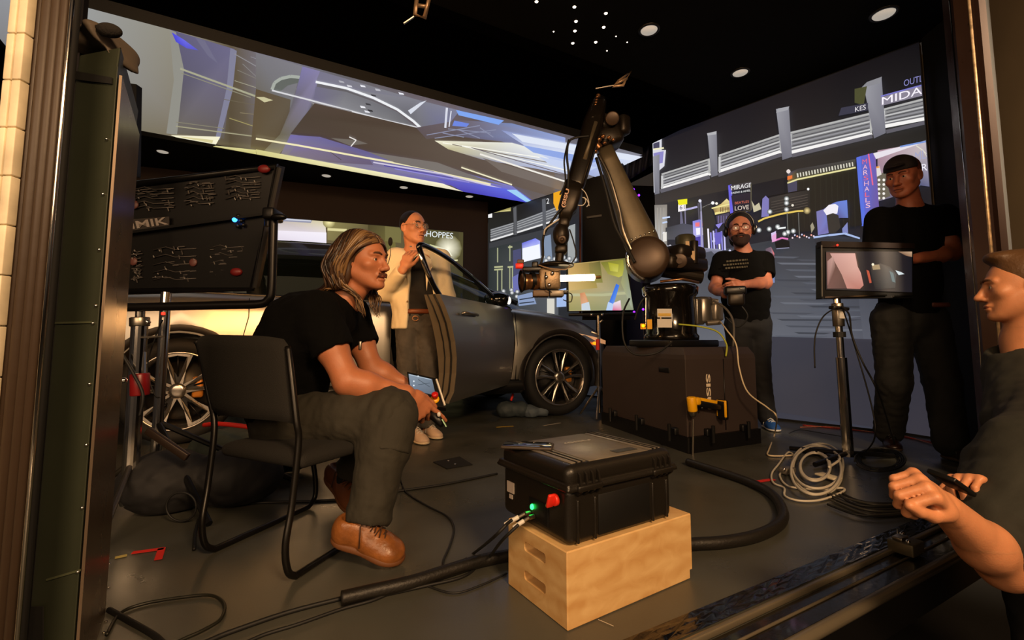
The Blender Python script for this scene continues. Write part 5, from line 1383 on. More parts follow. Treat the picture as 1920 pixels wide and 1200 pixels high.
MB().ball(D(1569, 460, MY) + mn * .006, .006, 8, 6).build('power_lamp', mat('red_lamp', '#ff2020', 0.3, emit='#ff2a1a', estr=3.0), mo)
A = Art(mc[0] + mn * .006, mn)
A.poly([(1549, 471), (1710, 472), (1710, 548), (1549, 543)], None, ['#1a1a22', '#10121c', '#12141e', '#0f1018'])
A.poly([(1549, 473), (1605, 474), (1613, 508), (1620, 541), (1551, 541)], None, ['#5c3a34', '#4a2c26', '#2c1c1c', '#201618', '#74504a'])
A.poly([(1556, 475), (1603, 475), (1608, 500), (1614, 512), (1619, 535), (1612, 542), (1588, 541), (1578, 515)], None, ['#c89890', '#e0aca0', '#d8a498', '#d89c90', '#c88478', '#b87468', '#c48478', '#c08c80'])
A.poly([(1551, 490), (1562, 480), (1566, 500), (1556, 530), (1551, 536)], None, ['#a8807a', '#c0968c', '#7c5850', '#684640', '#8c605a'])
A.poly([(1624, 506), (1629, 508), (1634, 530), (1630, 531)], '#c0543c')
A.poly([(1632, 500), (1650, 494), (1668, 500), (1680, 515), (1678, 540), (1640, 543), (1634, 520)], None, ['#3a3430', '#4a4440', '#2a2c30', '#3c4448', '#2c3034', '#1c1e22', '#24282c'])
A.poly([(1634, 497), (1648, 496), (1650, 505), (1636, 506)], '#a8906c'); A.dot(1636, 496, 2.5, '#fff4d8'); A.poly([(1667, 508), (1674, 512), (1678, 530), (1672, 528)], '#5c7478')
A.poly([(1678, 507), (1688, 510), (1695, 514), (1684, 516)], '#d0dce0')
A.poly([(1683, 472), (1709, 472), (1709, 482), (1698, 480)], None, ['#8c6c54', '#c8a888', '#a07c60', '#6c5040'])
A.build('picture', M_pix, mo)
ms = thing('light_stand', G(1583, 838), 'chrome stand holding the monitor in front of the big right screen', 'stand')
pt, pb = D(1569, 560, MY + .04), Vector((D(1580, 700, MY + .04).x, MY + .04, 0.03))
pb = Vector((pt.x + .012, pt.y, .03))
MB().cyl(pb, pb.lerp(pt, .62), .030, 20).build('lower_tube', M_chrome, ms)
MB().cyl(pb.lerp(pt, .62), pt, .020, 16).build('upper_tube', M_chrome, ms)
MB().cyl(pb.lerp(pt, .82), pb.lerp(pt, .97), .032, 16, bev=.004).build('collar', M_alu, ms)
MB().cyl(pb.lerp(pt, .75), pb.lerp(pt, .785), .034, 16).build('rubber_ring', M_rubber, ms)
MB().box(pb.lerp(pt, .9) + Vector((.0, -.034, 0)), (.04, .006, .06), None, .002).build('label', M_white, ms)
MB().bar(D(1558, 576, MY), D(1588, 580, MY), .05, .02, bev=.005).build('bracket', M_blk, ms)
for a in (.2, 2.2, 3.6): MB().cyl(pb + Z * .02, pb + Vector((.33 * cos(a), .33 * sin(a), -.012)), .014, 10).build('leg', M_blackm, ms)
cab_on('cable', [D(1571, 575, MY - .03), D(1545, 592, MY - .1), D(1531, 620, MY - .1), D(1527, 650, MY - .1), D(1528, 690, MY - .1)], .004, M_rubber, 'thin black cable dangling left of the monitor pole')
cab_on('cable', [D(1578, 575, MY - .03), D(1592, 590, MY - .12), D(1598, 630, MY - .2), D(1618, 680, MY - .25), D(1648, 740, MY - .3), g(1680, 840)], .005, M_rubber, 'thin black cable sagging right of the monitor pole')
cab_on('cable', [D(1580, 578, MY - .03), D(1600, 640, MY - .2), D(1634, 760, MY - .3), D(1640, 820, MY - .3), g(1620, 850)], .004, M_rubber, 'second thin black cable hanging from the monitor, nearer the pole')

# ================================================================ CABLES AND BAGS ON THE FLOOR
def gg(pts, z): return [G(x, y, z) for x, y in pts]
M_hose = mat('thick_black_hose', '#16130f', 0.5, bump=0.3, bscale=120)
cab_on('hose', gg([(1290, 866), (1340, 882), (1400, 902), (1445, 925), (1467, 955), (1462, 982), (1420, 1004), (1360, 1016), (1300, 1020), (1262, 1024)], .022), .021, M_hose, 'thick black hose looping over the floor right of the plywood box', n=12)
cab_on('hose', gg([(962, 1040), (900, 1052), (840, 1070), (770, 1092), (700, 1108), (640, 1122)], .02), .019, M_hose, 'thick black hose leaving the left side of the plywood box', n=12)
cab_on('cable', gg([(395, 946), (500, 942), (600, 939), (660, 934), (745, 921), (840, 907), (932, 888)], .006), .006, M_rubber, 'straight black cable crossing the floor behind the chair')
cab_on('cable', gg([(640, 1122), (540, 1148), (440, 1182), (395, 1200), (330, 1230)], .006), .006, M_rubber, 'black cable running along the floor to the bottom left')
cab_on('cable', gg([(745, 1105), (700, 1125), (640, 1142), (560, 1170), (490, 1192), (420, 1225)], .005), .0045, M_rubber, 'thin black cable running beside the long one to the bottom left')
cab_on('cable', gg([(200, 1190), (225, 1150), (270, 1132), (340, 1120), (395, 1116), (420, 1132), (414, 1160), (380, 1182), (330, 1205), (300, 1230)], .006), .0042, mat('dark_green_cable', '#1c1c14', 0.45), 'thin cable making a flat loop in the bottom left corner')
cab_on('cable', gg([(204, 1143), (240, 1163), (290, 1192), (320, 1222)], .006), .007, M_rubber, 'black cable slanting from the green cabinet foot to the bottom edge')
cab_on('cable', [D(748, 880, 1.75), G(752, 905, .03)] + gg([(764, 925), (800, 948), (838, 968), (851, 990), (845, 1020), (832, 1050), (832, 1064)], .006), .004, M_rubber, 'thin black cable trailing from the seated man towards the floor hose')
cab_on('cable', gg([(832, 1062), (860, 1056), (890, 1036)], .006) + [D(925, 1008, 1.36), D(950, 983, 1.34), D(960, 975, 1.335)], .0045, M_rubber, 'thin black cable rising into the left plug of the hard case')
cab_on('cable', gg([(700, 1120), (800, 1098), (870, 1080), (912, 1050)], .006) + [D(940, 1015, 1.36), D(972, 984, 1.335)], .0045, M_rubber, 'thin black cable rising into the right plug of the hard case')
cab_on('cable', gg([(800, 1098), (850, 1112), (900, 1098), (950, 1075)], .004), .003, M_rubber, 'very thin cable curling left of the plywood box')
cab_on('cable', gg([(430, 855), (520, 862), (600, 832), (660, 815)], .005), .003, M_rubber, 'thin cable on the warm lit floor under the chair seat')
# white coil of cable
M_wc = mat('white_cable', '#cfc8b8', 0.45)
pts = []
for k in range(76):
    a = k * .42; lp2 = a / (2 * pi)
    r2 = 47 + 3 * sin(lp2 * 4) if lp2 < 3 else 28 + 2 * sin(lp2 * 5)
    cx, cy = (1532 + 5 * sin(lp2 * 2.2), 878 + 4 * cos(lp2 * 2.9)) if lp2 < 3 else (1527, 874)
    pts.append(G(cx + r2 * cos(a), cy + r2 * .94 * sin(a), .010 + .012 * lp2 if lp2 < 3 else .02 + .008 * (lp2 - 3)))
pts = gg([(1462, 855), (1490, 853)], .01)[:0] + pts
cab_on('cable_coil', pts, .0065, M_wc, 'round coil of white cable on the floor left of the monitor stand')
cab_on('cable', gg([(1492, 856), (1478, 848), (1460, 870), (1447, 888), (1450, 905), (1470, 915), (1472, 930), (1500, 939), (1540, 937), (1580, 922), (1578, 915), (1540, 918), (1480, 912), (1462, 892), (1470, 880)], .008), .005, M_wc, 'loose white cable sprawling around the coil')
o = MB().box(G(1553, 893, .02), (.06, .11, .012), Matrix.Rotation(.3, 3, 'Z'), .004).build('cable_tag', mat('cream_label', '#d8ceb4', 0.6)); tag(o, 'cream card tag lying on the white cable coil', 'tag')
t = thing('power_adapter', G(1478, 885), 'small grey plug block beside the white cable coil', 'adapter')
MB().box(G(1476, 882, .02), (.08, .05, .035), Matrix.Rotation(.4, 3, 'Z'), .008).build('adapter_body', mat('grey_block', '#6a645c', 0.4, 0.3), t)
MB().ball(G(1470, 880, .04), .01, 10, 6).build('adapter_lamp', M_chrome, t)
o = MB().box(G(1530, 845, .02), (.16, .10, .03), Matrix.Rotation(.5, 3, 'Z'), .008).build('plug_box', M_blackm); tag(o, 'black cable box at the back of the white coil', 'box')
# dark cable bundle right
for k in range(9):
    r = random.Random(k)
    off = lambda s: (r.random() - .5) * s
    cab_on('cable', gg([(1560 + off(30), 918 + k * 3 + off(8)), (1610 + off(20), 938 + k * 3.2), (1660 + off(20), 944 + k * 3), (1720, 940 + k * 2.5), (1760, 925 + k * 3)], .006 + .004 * (k % 3)), .005, mat('grey_black_cable', '#3a3832', 0.5) if k % 2 else M_rubber,
           'black cable in the bundle on the floor under the foreground fist', 'bundle of dark cables by the sill')
for k in range(4):
    pts = [G(1650 + (36 + 4 * k) * cos(a * .5 + k), 862 + (16 + 2 * k) * sin(a * .5 + k), .006 + .012 * k) for a in range(13)]
    cab_on('cable_loop', pts, .005, M_rubber, 'loop of black cable on the floor at the tall man\'s feet', 'black cable loops at the tall man\'s feet')
# red and pale thin cables on the floor behind
cab_on('cable', gg([(1505, 797), (1580, 804), (1650, 812), (1700, 820), (1770, 834)], .006), .005, mat('red_cable', '#a83020', 0.5), 'red cable along the foot of the big right screen')
cab_on('cable', gg([(1500, 801), (1560, 800), (1620, 808), (1690, 816), (1740, 830), (1772, 838)], .008), .004, mat('pink_cable', '#b87860', 0.5), 'salmon coloured cable along the foot of the big right screen')
cab_on('cable', gg([(1480, 812), (1500, 806), (1540, 812), (1600, 822)], .01), .003, M_rubber, 'hair thin black cable on the floor before the big right screen')

# crinkled foil and bolts at the sill end
def blob(name, c, r, amp, m_, lab=None, cat=None, seed=0, parent=None, kind=None, fr=40, res=.006):
    f = Field(res); f.ell(c, r); f.fold(amp, fr, seed=seed)
    o = sdf_object(name, [f.mesh()], m_, parent, relax=0)
    if lab: tag(o, lab, cat)
    return o
M_foil = mat('silver_foil', '#c8c0b0', 0.15, 1.0, bump=1.0, bscale=60)
blob('foil', SL(.20, -.03, .035), (.05, .085, .05), .010, M_foil, 'crumpled clear foil at the end of the sill rail', 'foil', 3, fr=90, res=.005)
blob('foil', SL(.24, .045, .065), (.02, .04, .065), .008, M_foil, 'twisted strip of foil rising above the sill end', 'foil', 5, fr=90, res=.005)
t = thing('sill_latch', G(1568, 1132), 'grey metal latch block fixed on the sill rail', 'latch')
lp = SL(-.26, -.03, .0)
MB().box(lp + Z * .02, (.085, .075, .04), frame(U), .004).build('latch_block', mat('latch_metal', '#6c6450', 0.4, 0.7), t)
MB().box(lp + Z * .045 - U * .01 + Vv * .01, (.05, .03, .012), frame(U), .003).build('latch_plate', M_alu, t)
for k in (-1, 1): MB().ball(lp + U * .03 * k + Z * .045 + Vv * .02 * k, .008, 10, 8).build('bolt', M_chrome, t)
o = MB().tube([SL(-.19, .02, .0), SL(-.19, .02, .045)], .002, 6).build('pin', M_alu); tag(o, 'thin upright metal pin on the sill edge', 'pin')

# ---- stands and sandbags at the left, behind the green cabinet
M_bagd = mat('dark_bag_cloth', '#17171a', 0.75, bump=0.4, bscale=18); M_bagg = mat('grey_green_bag_cloth', '#4a544c', 0.7, bump=0.35, bscale=18)
def bag(name, c, r, m_, lab, seed, strap=None, rz=0.0, zr=0.0):
    t = thing(name, Vector((c[0], c[1], 0)), lab, 'sandbag')
    f = Field(.010); Rm = Matrix.Rotation(rz, 3, 'Z')
    ux = Rm @ Vector((1, 0, 0))
    c = Vector(c)
    f.ell(c - ux * r[0] * .45, (r[0] * .6, r[1], r[2]), Rm, k=.03); f.ell(c + ux * r[0] * .45, (r[0] * .6, r[1] * .95, r[2] * .95), Rm, k=.03)
    f.fold(.009, 34, seed=seed, sharp=True); f.fold(.004, 80, seed=seed + 9, sharp=True); f.half((0, 0, .004), (0, 0, -1), .01)
    sdf_object('bag_body', [f.mesh()], m_, t, relax=1)
    if strap: cable('strap', [c + Vector(p) for p in strap], .012, M_red, parent=t, n=8)
    return t
bag('sandbag', (-1.36, 2.13, .115), (.30, .15, .13), M_bagd, 'big black sandbag slumped at the foot of the chrome stands', 1, rz=.3)
bag('sandbag', (-1.38, 2.60, .13), (.32, .16, .12), M_bagg, 'grey-green sandbag with a red strap behind the chair leg', 2, [(-.28, -.02, .14), (-.15, -.1, .16), (0, -.12, .15), (.1, -.12, .13), (.2, -.05, .15)], .2)
bag('sandbag', (G(962, 785).x, G(962, 785).y + .1, .07), (.15, .10, .075), mat('slate_bag', '#3a444a', 0.7, bump=0.3, bscale=20), 'slate grey sandbag against the front wheel', 3, [(-.02, -.05, .09), (0, -.02, .15)], .1)
bag('sandbag', (G(1005, 785).x, G(1005, 785).y + .12, .05), (.13, .09, .06), mat('slate_bag_light', '#55606a', 0.7, bump=0.3, bscale=20), 'smaller lighter grey sandbag right of the slate one at the front wheel', 4, None, .4)
bag('sandbag', (G(1122, 735).x - .02, G(1122, 735).y + .1, .13), (.10, .09, .14), mat('blue_grey_bag', '#5a6a74', 0.6, bump=0.3, bscale=20), 'blue-grey bag at the foot of the television stand', 6, None, .4)

s1 = thing('light_stand', Vector((-1.56, 2.10, 0)), 'chrome light stand with a red knob sleeve right behind the green cabinet', 'stand')
x1 = D(262, 640, 2.0)
def P1(py, px=262): return D(px, py, 2.0)
MB().cyl(Vector((x1.x, 2.0, .05)), P1(610), .030, 18).build('lower_tube', M_chrome, s1)
MB().cyl(P1(612), P1(572, 264), .018, 16).build('upper_tube', M_chrome, s1)
MB().cyl(P1(700), P1(742), .036, 16, bev=.006).build('red_sleeve', mat('dark_red_sleeve', '#7c1418', 0.35), s1)
MB().bar(P1(712, 240), P1(710, 258), .02, .02, bev=.004).build('knob_arm', mat('dark_red_sleeve2', '#8c181c', 0.35), s1)
MB().ball(P1(713, 232), .012, 10, 8).build('knob', M_chrome, s1)
MB().cyl(P1(595), P1(612), .036, 16, bev=.004).build('collar', M_alu, s1)
MB().bar(P1(592, 262), P1(606, 280), .02, .014, bev=.004).build('t_handle', M_chrome, s1)
MB().cyl(P1(660, 268), P1(705, 268), .012, 12).build('side_rod', M_chrome, s1)
MB().bar(P1(633, 272), P1(631, 300), .05, .006).build('small_plate', M_alu, s1)
for a, L in ((-1.2, .42), (.9, .4), (2.9, .3)): MB().cyl(Vector((x1.x, 2.0, .22)), Vector((x1.x + L * cos(a), 2.0 + L * sin(a) * .8, .015)), .011, 10).build('leg', M_alu, s1)
s2 = thing('light_stand', Vector((D(306, 640, 2.2).x, 2.2, 0)), 'slim chrome pole with a red lamp below the light panel', 'stand')
x2 = D(306, 640, 2.2)
MB().cyl(Vector((x2.x, 2.2, .04)), Vector((x2.x, 2.2, D(308, 548, 2.2).z)), .022, 18).build('pole', M_chrome, s2)
MB().cyl(D(306, 586, 2.17), D(306, 590, 2.17), .008, 8).build('red_lamp', MATS['red_lamp'], s2)
for a, L in ((.4, .6), (2.2, .4), (-.6, .55)): MB().cyl(Vector((x2.x, 2.2, .35)), Vector((x2.x + L * cos(a), 2.2 + L * sin(a), .015)), .013, 10).build('leg', M_blackm, s2)
o = MB().bar(D(276, 806, 1.95), D(352, 858, 1.95), .02, .03, bev=.004).build('brace_bar', mat('brown_brace', '#30241c', 0.4, 0.4)); tag(o, 'dark brace bar slanting over the black sandbag', 'bar')
cab_on('cable', [D(230, 665, 1.95), D(250, 700, 1.95), D(268, 740, 1.95), D(262, 780, 1.95)], .006, M_rubber, 'black cable looped over the stand with the red sleeve')
cab_on('cable', [D(305, 600, 2.1), D(292, 630, 2.1), D(276, 690, 2.1), D(290, 740, 2.1), D(300, 745, 2.1)], .003, M_rubber, 'thin black wire between the two chrome poles')
cab_on('cable_loop', [D(340 + 28 * cos(a), 950 + 27 * sin(a), 1.93) for a in [i * pi / 8 for i in range(17)]], .004, M_rubber, 'ring of black cable leaning on the black sandbag')
cab_on('cable', gg([(372, 975), (366, 1000), (364, 1030)], .006), .006, M_rubber, 'short black cable end before the black sandbag')
t = thing('chain', G(420, 905), 'gold coloured clip and links on the floor behind the chair leg', 'chain')
for k, (px, py) in enumerate(((398, 884), (404, 896), (400, 905), (412, 910), (424, 912), (418, 902))): MB().tube([G(px + 7 * cos(a), py + 4 * sin(a), .02) for a in [i * pi / 5 for i in range(11)]], .005, 6).build('link', mat('gold_link', '#c8a060', 0.25, 0.9), t)

# ---- the big light panel seen from behind
LPY = 2.12
lc = {'tl': D(196, 352, LPY), 'tr': D(522, 310, LPY - .0), 'br': D(474, 541, LPY + .12), 'bl': D(196, 549, LPY + .12)}
ln = (lc['tr'] - lc['tl']).cross(lc['bl'] - lc['tl']).normalized(); ln = ln if ln.dot(CAM - lc['tl']) > 0 else -ln
lp_ = thing('studio_light', (lc['bl'] + lc['br']) / 2, 'large black studio light panel seen from behind, circuit boards showing', 'studio light')
M_pan = mat('panel_black', '#0b0b0c', 0.45, 0.2)
MB().prism([lc['tl'], lc['tr'], lc['br'], lc['bl']], -ln * .07).build('panel_back', M_pan, lp_)
fp = [p - ln * .072 for p in (lc['tl'].lerp(lc['br'], .03), lc['tr'].lerp(lc['bl'], .03), lc['br'].lerp(lc['tl'], .03), lc['bl'].lerp(lc['tr'], .03))]
MB().prism(fp, -ln * .004).build('light_diffuser', mat('warm_diffuser', '#ffffff', 0.5, emit='#ffb469', estr=17.0), lp_)
def LQ(px, py, o=.006): return onplane(px, py, lc['tl'] + ln * o, ln)
m = MB(); m.tube([LQ(196, 352), LQ(518, 312), LQ(472, 541), LQ(196, 548)], .016, 6); m.build('rim', M_blackm, lp_)
MB().bar(LQ(523, 314, .01), LQ(476, 538, .01), .012, .03).build('side_edge', mat('grey_panel_edge', '#6a6866', 0.35, 0.7), lp_)
M_pcb = mat('board_grey', '#4c4846', 0.45, 0.3); M_pcb2 = mat('board_brown', '#5a3430', 0.5)
rnd = random.Random(4)
for (x0, y0, x1_, y1_) in ((246, 352, 330, 396), (345, 342, 405, 388), (420, 330, 492, 378), (246, 468, 268, 530), (285, 462, 372, 532), (392, 458, 462, 530)):
    m = MB(); 
    for k in range(26):
        x, y = rnd.uniform(x0, x1_ - 8), rnd.uniform(y0, y1_ - 4); w = rnd.uniform(4, 16); 
        if rnd.random() < .5: m.bar(LQ(x, y, .008), LQ(min(x + w, x1_), y - w * .08, .008), .006, .004)
        else: m.bar(LQ(x, y, .008), LQ(x + 2, min(y + w * .5, y1_), .008), .006, .004)
    for k in range(5):
        y = y0 + (y1_ - y0) * (k + .5) / 5; m.tube([LQ(x0 + 2, y, .008), LQ(x0 + (x1_ - x0) * .3, y - 6, .008), LQ(x0 + (x1_ - x0) * .5, y - 1, .008), LQ(x1_ - 4, y - 3, .008)], .0022, 5)
    m.build('circuit_board', M_pcb, lp_)
for px, py in ((250, 490), (362, 492), (252, 384)): MB().ball(LQ(px, py, .008), (.02, .006, .02), 10, 8).build('brown_coil', M_pcb2, lp_)
MB().bar(LQ(236, 437, .012), LQ(505, 400, .012), .012, .045, up=ln).build('middle_bar', M_blackm, lp_)
dx_ = (LQ(318, 415) - LQ(243, 425)).normalized(); dy_ = ln.cross(dx_); dy_ = dy_ if dy_.z > 0 else -dy_
MB().prism([LQ(236, 412, .02), LQ(318, 406, .02), LQ(318, 428, .02), LQ(236, 438, .02)], ln * .003).build('name_plate', mat('name_plate_grey', '#2e2a28', 0.5), lp_)
text_mesh('lettering', "DIMIK", mat('grey_lettering', '#8c8480', 0.5), lp_, LQ(222, 433, .026), dx_, dy_, width=(LQ(314, 415) - LQ(222, 433)).length, height=.034, bold=.02)
MB().ball(LQ(440, 412, .03), .011, 10, 8).build('blue_lamp', mat('blue_lamp', '#2060ff', 0.3, emit='#2c7cff', estr=6.0), lp_)
for px, py in ((447, 405), (452, 414), (446, 424), (456, 422)): MB().ball(LQ(px, py, .02), .010, 8, 6).build('control_knob', M_pan, lp_)
for px, py in ((443, 510), (495, 317)): MB().ball(LQ(px, py, .015), (.03, .015, .02), 10, 8).build('red_tab', mat('dark_red_tab', '#6c1414', 0.5), lp_)
yk = MB(); yk.tube(spline([D(190, 577, 1.98), D(300, 575, 1.98), D(420, 572, 1.98), D(486, 570, 1.98), D(503, 562, 1.98), D(509, 545, 1.98), D(511, 480, 1.98), D(513, 410, 1.98)], 6), .018, 10)
yk.build('yoke', mat('yoke_black', '#141212', 0.35, 0.4), lp_)
m = MB(); m.box(D(512, 404, 2.0), (.05, .1, .05), None, .01); m.ball(D(523, 407, 1.95), (.035, .02, .014), 10, 8); m.cyl(D(505, 392, 2.0), D(505, 425, 2.0), .02, 12); m.build('yoke_lock', M_blackm, lp_)

# ---- green cabinet, microphone and cloth at the left edge
gr = thing('green_cabinet', Vector((-1.0, 1.1, 0)), 'tall narrow dark green metal cabinet with rivets at the left edge', 'cabinet')
a0, a1 = vline(100, 1.03), vline(182, 1.0); bk = vline(227, 1.30)
zt_ = D(170, 92, 1.0).z
M_green = mat('dark_green_steel', '#34392b', 0.5, 0.2, var=0.10, vscale=5, bump=0.04, bscale=60)
bk0 = a0 + (bk - a1)
m = MB(); m.prism([a0, a1, bk0 + (a1 - a0), bk0], (0, 0, zt_ - .04)); m.build('cabinet_shell', M_green, gr, bevel=.003)
m = MB(); m.prism([a0 - Vector((0, .0, 0)) + Z * (zt_ - .04), a1 + Z * (zt_ - .04), bk0 + (a1 - a0) + Z * (zt_ - .04), bk0 + Z * (zt_ - .04)], (-.006, .01, .05)); m.build('lid', M_green, gr, bevel=.006)
n_ = (a1 - a0).cross(Z).normalized(); n_ = n_ if n_.dot(CAM - a0) > 0 else -n_
def FQ(px, py, o=.002): return onplane(px, py, a1 + n_ * o, n_)
MB().prism([FQ(128, 131), FQ(211, 146), FQ(211, 158), FQ(128, 148)], n_ * .002).build('dark_slot', M_black, gr)
for k, (px, py) in enumerate(((200, 261), (193, 364), (186, 468), (180, 573), (174, 606), (168, 720), (162, 834), (154, 952), (146, 1072))):
    MB().ball(FQ(px, py), (.0035, .003, .0035), 10, 8).build('rivet', M_chrome, gr)
for y in (604, 1085): MB().bar(FQ(88, y + 2, .001), FQ(174 if y < 700 else 150, y - (0 if y < 700 else 16), .001), .003, .004).build('seam', mat('green_seam', '#5a6048', 0.4, 0.3), gr)
MB().prism([FQ(50, 1138), FQ(82, 1136), FQ(82, 1230), FQ(50, 1230)], n_ * .002).build('dark_opening', M_black, gr)
so = (bk - a1); sn_ = so.cross(Z).normalized(); sn_ = sn_ if sn_.x > 0 else -sn_
m = MB(); m.prism([a1 + sn_ * .003, bk + sn_ * .003, bk + sn_ * .008, a1 + sn_ * .008], (0, 0, zt_ - .06)); m.build('side_plate', mat('side_plate_steel', '#7c6c5c', 0.28, 0.55, rvar=.06, vscale=3), gr)
mc_ = FQ(196, 78, .0) 
f = Field(.005); cc = D(150, 92, 1.06)
f.ecap(D(120, 68, 1.05), D(212, 74, 1.05), (.05, .018), (.05, .014), (0, 1, 0), k=.02); f.ecap(D(205, 74, 1.05), D(229, 118, 1.05), (.05, .012), (.045, .006), (0, 1, 0), k=.02); f.ecap(D(120, 84, 1.05), D(208, 98, 1.06), (.045, .02), (.045, .014), (0, 1, 0), k=.02)
f.fold(.004, 45, seed=8)
tag(sdf_object('cloth_cover', [f.mesh()], mat('grey_brown_cloth', '#5c5248', 0.7, bump=0.3, bscale=40)), 'grey-brown cloth draped over the top of the green cabinet', 'cloth')
mic = thing('gooseneck_microphone', D(150, 62, 1.0), 'gooseneck microphone with a black foam cap lying over the green cabinet', 'microphone')
MB().ball(D(205, 57, 1.0), (.028, .016, .0155), 20, 12, R=Matrix.Rotation(radians(8), 3, 'Y')).build('foam_cap', mat('black_foam', '#16120f', 0.95, bump=0.6, bscale=200), mic)
MB().cyl(D(162, 50, 1.0), D(183, 52, 1.0), .006, 12).build('metal_collar', M_steel, mic)
MB().tube([D(100, 52, 1.0), D(130, 51, 1.0), D(162, 51, 1.0)], .0018, 8).build('gooseneck', M_blk, mic)
pn = thing('dark_panel', Vector((D(226, 300, 1.92).x, 1.92, 0)), 'edge of a dark panel with an orange strip behind the green cabinet', 'panel')
MB().prism([D(224, 153, 1.9), D(256, 158, 1.9), D(253, 330, 1.9), D(224, 330, 1.9)], (0, .03, 0)).build('panel_board', M_pan, pn)
MB().cyl(Vector((D(226, 300, 1.92).x, 1.945, 0)), D(226, 300, 1.945), .012, 10).build('pole', M_blackm, pn)
MB().prism([D(232, 192, 1.89), D(243, 199, 1.89), D(245, 240, 1.89), D(240, 245, 1.89)], (0, -.003, 0)).build('orange_strip', mat('orange_strip', '#f0a028', 0.5, emit='#f0a028', estr=0.5), pn)

# ================================================================ PEOPLE
def skin(name, col, sss=0.12): return mat(name, col, 0.48, 0.0, sss=sss, bump=0.12, bscale=260, var=0.07, vscale=18)
M_eye = mat('eye_white', '#d8cfc4', 0.15); M_iris = mat('iris_dark', '#1c1410', 0.1)
M_tee = mat('black_tee_cloth', '#040404', 0.95, spec=.15, bump=0.35, bscale=70)
M_sole = mat('sole_rubber', '#3a2c20', 0.7)

